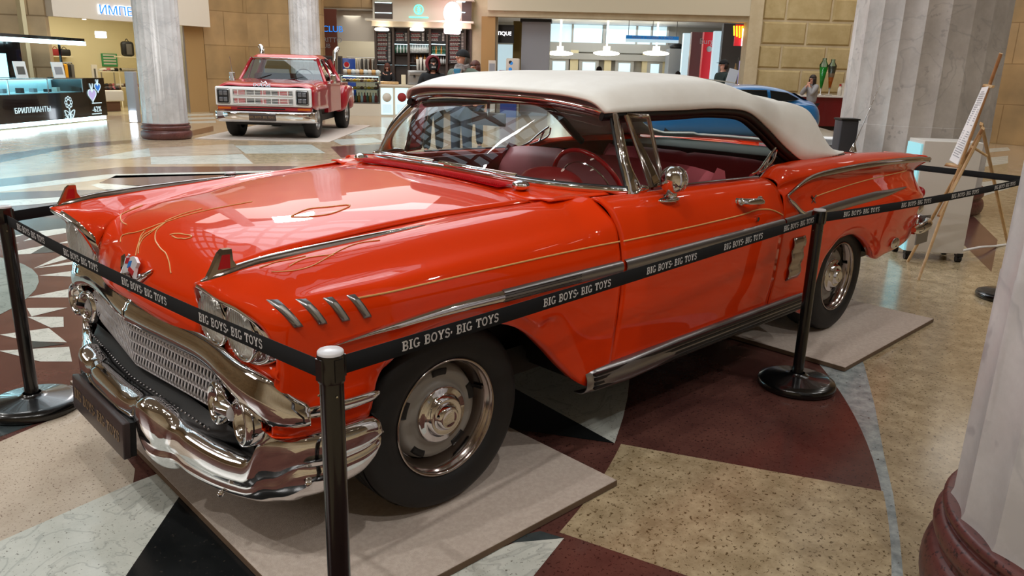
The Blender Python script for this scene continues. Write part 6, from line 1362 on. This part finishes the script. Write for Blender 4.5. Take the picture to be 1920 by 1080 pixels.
# right side of the hall: stall boxes, panels, red banner, neon
b = B('greyp'); a, c = pe(1256, 91, -1.5), pe(1283, 150, -1.5); b.box(a.x, c.x, -1.5, -.5, 0, a.z); b.sphere(((a.x + c.x) / 2, -1.1, a.z + .1), .3, n=8, sc=(1.2, 1, .6), m='dark'); tag(mesh_at(b, 'grey_stall', Me), 'grey stall box with dark objects on top at the right of the entrance doors', 'stall')
def pan(px0, px1, py0, m, nm, lb, cat, dy, T=None, st=False):
    a, c = pe(px0, py0, dy), pe(px1, py0, dy); b = B(m); b.box(a.x, c.x, dy, dy + .3, 0, a.z); o = mesh_at(b, nm, Me); return struct(o) if st else tag(o, lb, cat)
pan(1283, 1300, 62, 'glow', 'trim_5', '', '', -3, st=True); pan(1298, 1325, 60, 'redbrown', 'mauve_wall_board', 'mauve-brown shop panel left of the red banner', 'panel', -5)
M['mauve'] = mat('mauve_panel', (176, 140, 144), .4); o = bpy.data.objects['mauve_wall_board']; o.data.materials[0] = M['mauve']
ro = pan(1321, 1341, 60, 'redsign', 'red_banner', 'tall red banner with white script in the passage on the right', 'banner', -7)
a = pe(1331, 78, -7.02); text('Burger', .32, 'lettering', 'white', ro, T=TR((a.x, -7.03, a.z)) @ RX(PI / 2), ext=.002)
b = B('white'); b.sphere((a.x, -7.02, pe(1331, 92, -7).z), .12, n=8, sc=(1, .2, 1)); b.build('emblem', parent=ro)
pan(1341, 1358, 58, 'glow', 'trim_6', '', '', -7.5, st=True); pan(1358, 1396, 44, 'greyp', 'wall_right_2', '', '', -8, st=True)
a = ph(1388, 55, -.2); b = B('redsign'); b.box(a.x - .15, a.x + .22, -.2, -.1, ph(1388, 86, -.2).z, ph(1388, 46, -.2).z); no = mesh_at(b, 'neon_cup_sign', Mh); tag(no, 'small red sign with yellow and white neon strokes at the right pilaster', 'neon sign')
b = B('yellowsign'); 
for k in range(4): b.tube([(a.x - .22 + .09 * k, -.24, a.z + .10), (a.x - .18 + .09 * k, -.24, a.z - .20 - .03 * k)], .025, n=5)
b.build('yellow_strokes', parent=no); b = B('whitesign')
for k in range(3): b.tube([(a.x + .08 + .05 * k, -.25, a.z + .02), (a.x + .10 + .05 * k, -.25, a.z - .52 + .06 * k)], .025, n=5)
b.build('white_strokes', parent=no)
a, c = ph(1386, 108, .8), ph(1393, 165, .8); b = B('greycloth'); b.box(a.x, c.x, .8, .95, 0, a.z); b.box(a.x + .02, c.x - .02, .79, .8, .8, a.z - .1, m='lilac'); tag(mesh_at(b, 'poster_stand', Mh), 'narrow dark poster stand next to the right pilaster', 'poster stand')
area('pastry_case_fill', Mk2 @ V((x7 / 2, .35, zct - .03)), 1.4, .3, 14, (1, .95, .85), rz=math.atan2(Mk2[1][0], Mk2[0][0]))  # extra light added to brighten the glass pastry case
area('entrance_daylight', Me @ V((Le / 2, -2, zcl - .2)), 9, 4, 160, (.9, .96, 1), rz=0)
# ================================================================== BLUE COUPE, SILVER CAR NOSE, RED BAR
M.update(coupeblue=mat('coupe_blue', (34, 124, 196), .3, coat=1), cglass=mat('dark_car_glass', (24, 30, 34), .08, coat=.5), barred=mat('bar_red', (112, 20, 28), .3, coat=.4), silverp=mat('silver_paint', (168, 172, 178), .2, .6), drinkg=mat('green_drink', (20, 150, 40), .15, coat=.5, emit=.1), drinko=mat('orange_drink', (220, 96, 16), .15, coat=.5, emit=.1), syrup=mat('smoked_tube', (110, 92, 72), .15), darkbox=mat('dark_grey_box', (58, 60, 68), .35))
Mu, Lu = frame(g2(1213, 16.8), g2(1556, 17.8)); ku = Lu / 4.35
bc = root_at('blue_coupe', Mu, 'light blue fastback coupe behind the white soft top of the orange car', 'car')
def prof(x): return [(x, .03, .28), (x, -.0, .55), (x, .02, .80)]
b = B('coupeblue'); R = []
for x, hy, zb, zt in ((.0, .55, .42, .60), (.08, .72, .34, .68), (.45, .83, .24, .74), (1.1, .86, .22, .86), (1.7, .87, .22, .90), (2.6, .87, .22, .92), (3.3, .87, .24, .96), (3.9, .86, .27, .97), (4.18, .82, .33, .93), (4.33, .72, .38, .80), (4.37, .60, .45, .64)):
    x *= ku; c = .88; R.append([(x, c - hy * .9, zb), (x, c - hy, zb + .12), (x, c - hy - .01, (zb + zt) / 2 + .03), (x, c - hy * .96, zt - .06), (x, c - hy * .88, zt), (x, c, zt + .035), (x, c + hy * .88, zt), (x, c + hy * .96, zt - .06), (x, c + hy, zb + .12), (x, c + hy * .9, zb)])
b.grid(grid(R, 50, 24), flip=True); b.build('body', parent=bc, solid=.01)
b = B('coupeblue'); R = []
for x, hy, z0, z1 in ((1.25, .70, .88, .90), (1.55, .68, .88, 1.08), (1.95, .62, .9, 1.25), (2.4, .62, .9, 1.30), (3.2, .63, .92, 1.29), (3.55, .64, .93, 1.22), (3.85, .66, .94, 1.08), (4.12, .68, .92, .96)):
    x *= ku; c = .88; R.append([(x, c - .80, z0), (x, c - hy - .04, z0 * .3 + z1 * .7), (x, c - hy, z1 - .03), (x, c - hy * .8, z1), (x, c, z1 + .03), (x, c + hy * .8, z1), (x, c + hy, z1 - .03), (x, c + hy + .04, z0 * .3 + z1 * .7), (x, c + .80, z0)])
GG = grid(R, 40, 28); b.grid(GG, flip=True); b.build('roof', parent=bc)
def win(nm, pts):
    b = B('cglass'); P_ = []
    for x, z in pts:
        x *= ku; t = (z - .92) / .33; y = .88 - (.80 + (-.80 + .66) * t) - .022 - .03 * math.sin(PI * min(1, max(0, t))); P_.append((x, y, z))
    b.add(P_, [tuple(range(len(P_)))]); b.build(nm, parent=bc); c = B('coupeblue'); c.tube(P_, .012, n=5, closed=True, m='dark'); c.build('window_seal', parent=bc)
win('side_window', [(1.95, .97), (2.93, .98), (2.93, 1.22), (2.3, 1.22), (2.08, 1.14)]); win('side_window', [(3.02, .98), (3.5, 1.01), (3.70, 1.05), (3.42, 1.18), (3.02, 1.22)])
b = B('cglass'); b.add([(3.70 * ku, .30, 1.185), (3.70 * ku, 1.46, 1.185), (4.08 * ku, 1.5, 1.005), (4.08 * ku, .26, 1.005)], [(0, 1, 2, 3)]); b.build('rear_window', parent=bc)
for x in (.85, 3.78):
    for s in (0, 1): 
        b = B('tyre'); b.lathe([(.18, -.08), (.28, -.09), (.30, 0), (.28, .09), (.18, .08)], n=28, T=TR((x * ku, .12 + s * 1.52, .302)) @ RX(PI / 2)); w_ = b.build('tyre', parent=bc); b = B('silverm'); b.lathe([(.0005, .09), (.06, .09), (.17, .05), (.19, .09)], n=20, T=TR((x * ku, .12 + s * 1.52, .302)) @ RX(PI / 2 if s == 0 else -PI / 2)); b.build('rim', parent=w_)
    b = B('dark'); b.lathe([(.0005, .02), (.345, .02), (.345, -.1)], n=28, T=TR((x * ku, .02, .32)) @ RX(PI / 2) @ TR((0, 0, -.03))); b.build('wheel_arch', parent=bc)
# silver car nose
sp_ = at(1553, 262, 12.0); t = thing('silver_car', 'nose of a silver car with round lamp just visible over the orange car boot', 'car', (sp_.x, sp_.y, 0), rz=YAW - PI / 2)
b = B('silverp'); R = [[(x, y, .25), (x * 1.05, y - .05, .5), (x, y, z - .06), (x * .8, y + .02, z), (0, y, z + .04), (-x * .8, y + .02, z), (-x, y, z - .06), (-x * 1.05, y - .05, .5), (-x, y, .25)] for y, x, z in ((-.1, .30, .52), (.0, .42, .60), (.3, .50, .66), (.9, .55, .70), (1.6, .56, .72))]
zs_ = at(1553, 250, 12.5).z; k_ = zs_ / .70; R = [[(x, y, z * k_) for x, y, z in r] for r in R]; b.grid(grid(R, 20, 20)); b.build('body', parent=t)
b = B('lens'); b.sphere((-.18, .02, .58 * k_), .11, n=12, sc=(1.3, .6, .8)); b.build('headlight', parent=t)
for x in (-.45, .45): b = B('tyre'); b.lathe([(.12, -.07), (.25, -.08), (.26, 0), (.25, .08), (.12, .07)], n=20, T=TR((x, .5, .262)) @ RY(PI / 2)); b.build('wheel', parent=t)
# bar
Mr, Lr = frame(g2(1500, 24.0), g2(1640, 24.2)); pr = lambda px, py, dy=0: kp(px, py, dy, Mr); zb_ = pr(1580, 180).z
t = root_at('red_bar_counter', Mr, 'dark red bar counter with white top at the block wall, beside the thick column', 'counter')
b = B('barred'); b.box(0, Lr, 0, .6, .12, zb_ - .05); b.build('front', parent=t); b = B('dark'); b.box(0, Lr, .05, .6, 0, .12); b.build('plinth', parent=t); b = B('white'); b.box(-.05, Lr, -.08, .66, zb_ - .05, zb_); b.build('top', parent=t)
for px, m_, py1, lb in ((1545, 'drinkg', 122, 'tall tapered dispenser filled with green drink'), (1561, 'drinko', 124, 'tall tapered dispenser filled with orange drink')):
    a = pr(px, py1, .3); h = a.z - zb_; b = B('kglass'); t2 = root_at('drink_dispenser', Mr @ TR((a.x, .3, zb_ + .001)), lb + ' on the red bar', 'dispenser')
    b.lathe([(.03, .2), (.13, h), (.06, h + .12), (.06, h + .2)], n=16); b.build('tube', parent=t2); c = B(m_); c.lathe([(.0005, .22), (.032, .22), (.115, h - .06), (.0005, h - .06)], n=16); c.build('drink', parent=t2); c = B('silverm'); c.lathe([(.10, 0), (.10, .02), (.02, .04), (.02, .22)], n=16); c.build('stand', parent=t2)
    if m_ == 'drinko': c = B('syrup'); c.lathe([(.085, h * .62), (.122, h), (.0005, h)], n=16); c.build('upper_drink', parent=t2)
for px, py, m_, lb, r in ((1576, 158, 'whitecloth', 'white bottle with red cap on the red bar', .06), (1583, 156, 'whitecloth', 'plain white box on the red bar', .05), (1591, 138, 'bottlew', 'tall clear bottle with dark stopper on the red bar', .05), (1597, 142, 'syrup', 'tall brown bottle partly behind the thick column', .05)):
    a = pr(px, py, .2); h = max(.2, a.z - zb_); b = B(m_); 
    if 'box' in lb: b.box(-.06, .06, -.05, .05, 0, h)
    else: b.lathe([(.0005, 0), (r, 0), (r, h * .65), (r * .45, h * .78), (r * .4, h)], n=14); b.cyl((0, 0, h * .82), (0, 0, h * 1.0), r * .5, m='red' if px == 1576 else 'dark')
    o = b.build('bottle' if 'box' not in lb else 'white_box'); o.matrix_world = Mr @ TR((a.x, .2, zb_ + .001)); tag(o, lb, 'bottle' if 'box' not in lb else 'box')
b = B('whitecloth'); a = pr(1555, 178, .1); b.lathe([(.0005, 0), (.06, 0), (.11, .03), (.115, .035)], n=16); o = b.build('plate'); o.matrix_world = Mr @ TR((a.x, .15, zb_ + .001)); tag(o, 'small white dish on the red bar near the seated woman', 'dish')
a = at(1596, 226, 8.75); b = B('darkbox'); b.box(-.10, .09, 0, .2, 0, a.z, b=.01); b.box(-.11, .10, -.01, .21, a.z, a.z + .02, m='dark'); o = b.build('waste_bin'); o.location = (a.x, a.y, 0); o.rotation_euler = (0, 0, YAW - PI / 2); tag(o, 'dark grey upright bin at the left foot of the thick column', 'bin')
# framed sheet on a small easel in front of the capped man
a = at(1372, 142, 19.9); t = thing('poster_easel', 'small easel with slanted white board in front of the person in the black cap', 'easel', (a.x, a.y, 0), rz=YAW - PI / 2)
b = B('wood'); b.tube([(-.12, 0, 0), (.10, .1, a.z + .30)], .014, n=4); b.tube([(.30, 0, 0), (.10, .1, a.z + .30)], .014, n=4); b.tube([(.1, .6, 0), (.10, .1, a.z + .2)], .014, n=4); b.build('frame', parent=t)
b = B('paper'); b.box(-.12, .12, -.05, -.03, -.60, .16, T=TR((.0, -.02, a.z)) @ RY(.22)); b.build('board', parent=t)
# marble glass strip behind the easel with lamp reflections built as glowing balls
a = at(1846, 40, 18.5); 
for py in (44, 77): q = at(1850, py, 20.4); b = B('lampw'); b.sphere((0, 0, 0), .07, n=8); b.cyl((0, 0, 0), (0, 0, .5), .012, m='greyp'); o = b.build('lamp_reflection'); o.location = q; tag(o, 'small bright lamp reflection built as a glowing ball right of the thick column', 'lamp', 'small lamp reflections by the right wall')
b = B('greyp'); q = at(1846, 140, 20.2); b.box(-.10, .10, 0, .1, 0, 3.6); o = b.build('trim_7'); o.location = (q.x, q.y, 0); o.rotation_euler = (0, 0, YAW - PI / 2); struct(o)
# ================================================================== PEOPLE
M.update(skin=mat('skin', (206, 150, 128), .5), green_coat=mat('green_coat', (84, 96, 84), .8, noise_c=(98, 110, 98), nscale=8), scarf=mat('grey_scarf', (176, 168, 164), .85, noise_c=(120, 112, 110), nscale=14), jeans=mat('dark_jeans', (46, 58, 78), .8), blackcloth=mat('black_cloth', (20, 20, 23), .85), redhood=mat('red_hood', (110, 22, 34), .8), bluetee=mat('blue_shirt', (44, 110, 140), .8), hair=mat('dark_hair', (36, 24, 20), .6), brownhair=mat('auburn_hair', (86, 40, 28), .6), dgreen=mat('dark_green_hoodie', (28, 46, 44), .8), greyshirt=mat('grey_shirt', (150, 150, 154), .8), shoe=mat('dark_shoe', (30, 28, 28), .5), lip=mat('lip', (150, 84, 76), .5), bone=mat('mask_print', (220, 220, 222), .6), palejacket=mat('beige_jacket', (176, 164, 146), .8))
def skin(name, chains, m, parent, sub=2):
    """one continuous surface grown over chained joints: each chain is [(x,y,z,r)...]; a point already used joins the chains"""
    vs, rs, es, idx = [], [], [], {}
    for ch in chains:
        prev = None
        for p in ch:
            k = tuple(round(q, 4) for q in p[:3])
            if k not in idx: idx[k] = len(vs); vs.append(p[:3]); rs.append((p[3], p[4] if len(p) > 4 else p[3]))
            i = idx[k]
            if prev is not None and i != prev: es.append((prev, i))
            prev = i
    me = bpy.data.meshes.new(name); me.from_pydata(vs, es, []); me.materials.append(M[m]); o = bpy.data.objects.new(name, me); COL.objects.link(o); o.parent = parent
    md = o.modifiers.new('skin', 'SKIN'); md.use_smooth_shade = True; md.branch_smoothing = .6
    for i, r in enumerate(rs): me.skin_vertices[0].data[i].radius = (r[0] * 1.16, r[1] * 1.16); me.skin_vertices[0].data[i].use_root = (i == 0)
    s = o.modifiers.new('sub', 'SUBSURF'); s.levels = sub; s.render_levels = sub; return o
def hand(w, d, out, s):
    """five finger chains from wrist w along direction d; out = thumb side"""
    w, d, out = V(w), V(d).normalized(), V(out).normalized(); nrm = d.cross(out); c = []
    palm = w + d * .055; c.append([(*w, .024), (*palm, .034, .02)])
    for k, (o, l) in enumerate(((.030, .070), (.011, .080), (-.009, .074), (-.028, .058))):
        a = palm + out * o + d * .03; b_ = a + d * l * .5 + nrm * .008 * s; e = a + d * l * .85 + nrm * .026 * s; c.append([(*palm, .034, .02), (*a, .010), (*b_, .0085), (*e, .0075)])
    a = w + d * .03 + out * .030; c.append([(*palm, .034, .02), (*a, .012), (*(a + out * .02 + d * .025), .010), (*(a + out * .026 + d * .05), .008)]); return c
def person(lab, loc, yaw, H, look=0, tilt=0, top='green_coat', legs='jeans', hands=None, elbows=None, hair=None, hat=None, hood=None, scarf=None, mask=False, sit=False, female=False, lean=0.0, group=None, skinm='skin'):
    t = thing('person', lab, 'person', loc, yaw, group); k = H / 1.78; S = lambda *p: tuple(q * k for q in p)
    sh = .185 if female else .205; zs = 1.45; hip = .92
    yl = -lean
    el = elbows or {1: (.27, .02, 1.14), -1: (-.27, .02, 1.14)}; hd = hands or {1: (.28, -.06, .88), -1: (-.28, -.06, .88)}
    if sit: ft = {s: [(.10 * s, .0, .55), (.13 * s, -.42, .56), (.13 * s, -.42, .10), (.13 * s, -.56, .05)] for s in (1, -1)}; dz = .55 - hip
    else: ft = {s: [(.09 * s, 0, hip - .02), (.11 * s, -.015, .50), (.125 * s, .02, .10), (.135 * s, -.10, .045)] for s in (1, -1)}; dz = 0
    def U(x, y, z, r, r2=None):
        z2 = z + (dz if z > hip - .1 else 0); y2 = y + yl * max(0, (z - hip)) ; q = (x * k, y2 * k, z2 * k, r * k); return q + ((r2 * k,) if r2 else ())
    pel = U(0, 0, hip, .13, .10); w_ = U(0, 0, 1.08, .12, .095); ch = U(0, 0, 1.30, .145, .11); nb = U(0, .01, 1.47, .085, .07); nk = U(0, .0, 1.535, .055); 
    # head pointing the way the person looks
    Hc = V(U(0, -.01, 1.655, 1)[:3]); Rl = RZ(look) @ RX(tilt)
    hp = lambda x, y, z, r, r2=None: tuple(Hc + (Rl @ V((x * 1.10, y * 1.10, z * 1.08))) * k) + ((r * k,) + ((r2 * k,) if r2 else ()))
    chain = [[pel, w_, ch, nb, nk, hp(0, .0, -.06, .064), hp(0, .01, .0, .078, .088), hp(0, .015, .055, .07, .08)], [hp(0, .0, -.06, .064), hp(0, -.055, -.085, .028)], [hp(0, .01, .0, .078, .088), hp(0, -.085, -.005, .016), hp(0, -.108, -.02, .013)]]
    for s in (1, -1):
        chain.append([hp(0, .01, .0, .078, .088), hp(.082 * s, .02, -.01, .012, .024)])
        e, h = el[s], hd[s]; chain.append([ch, U(sh * s, 0, zs - .02, .058), U(*e, .042), U(*h, .026)])
        dv = V(U(*h, 1)[:3]) - V(U(*e, 1)[:3]); o_ = V((-s, -.4, .1)); o_ = o_ - dv.normalized() * o_.dot(dv.normalized()); chain += hand(U(*h, 1)[:3], dv, o_, -s)
        chain.append([pel] + [(*S(*p), r * k) for p, r in zip(ft[s], (.085, .055, .036, .03))])
    skin('body', chain, skinm, t)
    # face
    for s in (1, -1):
        b = B('white'); b.sphere(hp(.031 * s, -.074, .008, 1)[:3], .0115 * k, n=8); e_ = b.build('eye', parent=t); b = B('dark'); b.sphere(hp(.031 * s, -.083, .008, 1)[:3], .006 * k, n=6); b.build('pupil', parent=e_)
        b = B('hair'); b.tube([hp(.016 * s, -.086, .030, 1)[:3], hp(.034 * s, -.084, .036, 1)[:3], hp(.050 * s, -.074, .030, 1)[:3]], .004 * k, n=5); b.build('eyebrow', parent=t)
    b = B('lip'); b.tube([hp(-.022, -.078, -.050, 1)[:3], hp(0, -.088, -.050, 1)[:3], hp(.022, -.078, -.050, 1)[:3]], .006 * k, n=6); b.build('mouth', parent=t)
    # clothes
    cl = [[U(0, 0, hip - .10, .175, .14), U(0, 0, 1.08, .165, .13), U(0, 0, 1.30, .178, .14), U(0, .01, 1.46, .12, .10), U(0, .005, 1.515, .082, .072)]]
    for s in (1, -1):
        e, h = V(el[s]), V(hd[s]); c = e.lerp(h, .92); cl.append([U(0, 0, 1.30, .178, .14), U(sh * s * 1.02, 0, zs - .01, .080), U(*e, .064), U(*c, .045)])
    skin('jacket' if top != 'bluetee' else 'shirt', cl, top, t)
    tr = []
    for s in (1, -1): tr.append([(*S(0, 0, (.60 if sit else hip - .02)), .15 * k, .12 * k)] + [(*S(*p), r * k) for p, r in zip([V(ft[s][0]).lerp(V(ft[s][1]), .2), ft[s][1], V(ft[s][2]) + V((0, 0, -.02))], (.105, .078, .068))])
    skin('trousers', tr, legs, t)
    for s in (1, -1):
        a, c = V(ft[s][2]), V(ft[s][3]); b = B('shoe'); b.tube([S(a.x, a.y + .05, .045), S(a.x, a.y, .05), S(c.x, c.y, .04), S(c.x, c.y - .07, .032)], [.036 * k, .044 * k, .046 * k, .032 * k], n=10, ry=[.04 * k, .045 * k, .036 * k, .026 * k], up=(0, 0, 1)); b.build('shoe', parent=t)
    cap = lambda b, r, z0, z1, n=10, fy=0: b.lathe([(max(.0005, r * math.cos(a)), r * math.sin(a)) for a in np.linspace(z0, PI / 2, n)], n=20, T=TR(Hc) @ Rl @ Matrix.Diagonal((k * 1.10, k * 1.24, k * 1.24, 1)) @ TR((0, .016, .012)))
    if hair:
        b = B(hair); cap(b, .092, .15, 1)
        long = female
        G = []
        for a in np.linspace(-2.3 if long else -1.7, 2.3 if long else 1.7, 16):
            x, y = math.sin(a), math.cos(a); G.append([hp(x * .092, y * .10 + .015, .03, 1)[:3], hp(x * .094, y * .105 + .015, -.03, 1)[:3], hp(x * (.10 if long else .075), y * (.105 if long else .085) + .015, -.09 if not long else -.12, 1)[:3]] + ([hp(x * .085, y * .09 + .02, -.20, 1)[:3]] if long else []))
        b.grid(np.array(G), flip=True); b.build('hair', parent=t, solid=.012 * k, soff=0)
    if hat == 'beanie': b = B('blackcloth'); cap(b, .10, -.05, 1); b.build('beanie', parent=t, solid=.008 * k)
    if hat == 'cap':
        b = B('blackcloth'); cap(b, .098, .02, 1); G = [[hp(math.sin(a) * .075, -.06 - .06 * math.cos(a) * j - .01, .042 + .004 * j, 1)[:3] for j in (0, .5, 1.35)] for a in np.linspace(-1.3, 1.3, 12)]; b.grid(np.array(G)); b.build('cap', parent=t, solid=.008 * k)
    if hood:
        b = B(hood); G = []
        for a in np.linspace(-2.55, 2.55, 22):
            x, z = math.sin(a), math.cos(a); G.append([hp(x * .085, -.070, z * .115 - .01 - .02 * (z < -.5), 1)[:3], hp(x * .112, -.03, z * .13, 1)[:3], hp(x * .12, .05, z * .13 - .005, 1)[:3], hp(x * .07, .12, z * .09 - .02, 1)[:3], hp(0, .135, -.02, 1)[:3]])
        b.grid(np.array(G)); b.build('hood', parent=t, solid=.010 * k)
    if mask:
        b = B('blackcloth'); G = [[hp(math.sin(a) * .082, -.012 - .082 * math.cos(a), z, 1)[:3] for z in (-.005, -.04, -.075, -.10)] for a in np.linspace(-1.5, 1.5, 14)]; b.grid(np.array(G)); mo = b.build('face_mask', parent=t, solid=.008 * k, soff=1)
        b = B('bone')
        for x in (-.03, -.015, 0, .015, .03): b.tube([hp(x, -.106 + abs(x) * .3, -.035, 1)[:3], hp(x, -.106 + abs(x) * .3, -.065, 1)[:3]], .0045 * k, n=5)
        b.build('jaw_print', parent=mo)
    if scarf:
        b = B(scarf)
        for z, r in ((1.50, .105), (1.525, .095), (1.475, .11)): b.tube([U(r * math.cos(a), r * .85 * math.sin(a), z + .012 * math.sin(3 * a), 1)[:3] for a in np.linspace(0, 2 * PI, 20, endpoint=False)], .034 * k, n=8, closed=True)
        for x in (-.06, .06): b.tube([U(x, -.10, 1.47, 1)[:3], U(x * 1.2, -.17, 1.36, 1)[:3], U(x * 1.1, -.175, 1.15, 1)[:3]], .03 * k, n=8, ry=.018 * k)
        b.build('scarf', parent=t)
    return t
def stand(px, py, d, dx=0): p = at(px, 140, d); return (p.x, p.y, 0)
FACE = YAW - PI / 2      # facing the camera (local -y towards it)
man = person('person in black beanie, grey scarf and green coat, looking up to the left', stand(866, 0, 13.2), FACE - rad(30), 1.80, look=rad(-22), tilt=rad(-8), hat='beanie', hair='greycloth', scarf='scarf', elbows={1: (.46, .06, 1.26), -1: (-.25, .02, 1.14)}, hands={1: (.40, -.10, 1.02), -1: (-.16, -.24, .98)})
b = B('bluetee'); b.box(-.07, .07, -.155, -.12, 1.12, 1.50, b=.02); b.build('shirt_front', parent=man)
person('person in dark red hood and black mask, left of the person in the green coat', stand(812, 0, 14.0), FACE + rad(12), 1.70, look=0, tilt=rad(6), top='blackcloth', legs='blackcloth', hair='hair', hood='redhood', mask=True, female=True, elbows={1: (.24, -.02, 1.14), -1: (-.25, -.02, 1.14)}, hands={1: (.16, -.24, 1.20), -1: (-.10, -.24, 1.18)})
person('dark-haired person half hidden behind the person in the green coat', stand(890, 0, 15.2), FACE - rad(5), 1.66, look=rad(-25), top='palejacket', legs='jeans', hair='brownhair', female=True)
person('barista with auburn hair bending over the cafe counter behind the pastry case', tuple(V(stand(727, 0, 26.5))), FACE, 1.62, look=rad(10), tilt=rad(25), top='blackcloth', legs='blackcloth', hair='brownhair', female=True, lean=.12, elbows={1: (.26, -.12, 1.16), -1: (-.26, -.12, 1.16)}, hands={1: (.12, -.36, 1.08), -1: (-.12, -.36, 1.08)})
person('bearded person in black cap and dark green hoodie, in profile facing left', stand(1355, 0, 20.8), FACE - rad(70), 1.92, look=rad(-15), hat='cap', hair='hair', top='dgreen', legs='blackcloth', elbows={1: (.25, .0, 1.14), -1: (-.25, .0, 1.14)}, hands={1: (.18, -.22, 1.02), -1: (-.18, -.22, 1.02)})
person('grey-shirted dark-haired person leaning elbows on the red bar, hands at the mouth', stand(1528, 0, 23.2), FACE - rad(62), 1.62, look=rad(0), top='greyshirt', legs='jeans', hair='hair', female=True, lean=.10, elbows={1: (.20, -.26, 1.16), -1: (-.20, -.26, 1.16)}, hands={1: (.06, -.20, 1.42), -1: (-.05, -.20, 1.42)})
for px, d, h, lb in ((1123, 30, 1.74, 'dark-haired person in dark clothes far off at the middle entrance doors'), (1083, 33, 1.58, 'distant short-haired person at the left entrance doors'), (1271, 29, 1.64, 'dark-haired person far off near the grey stall')):
    person(lb, stand(px, 0, d), FACE + rad(160), h, top='blackcloth' if px != 1083 else 'brownm', legs='blackcloth', hair='hair')
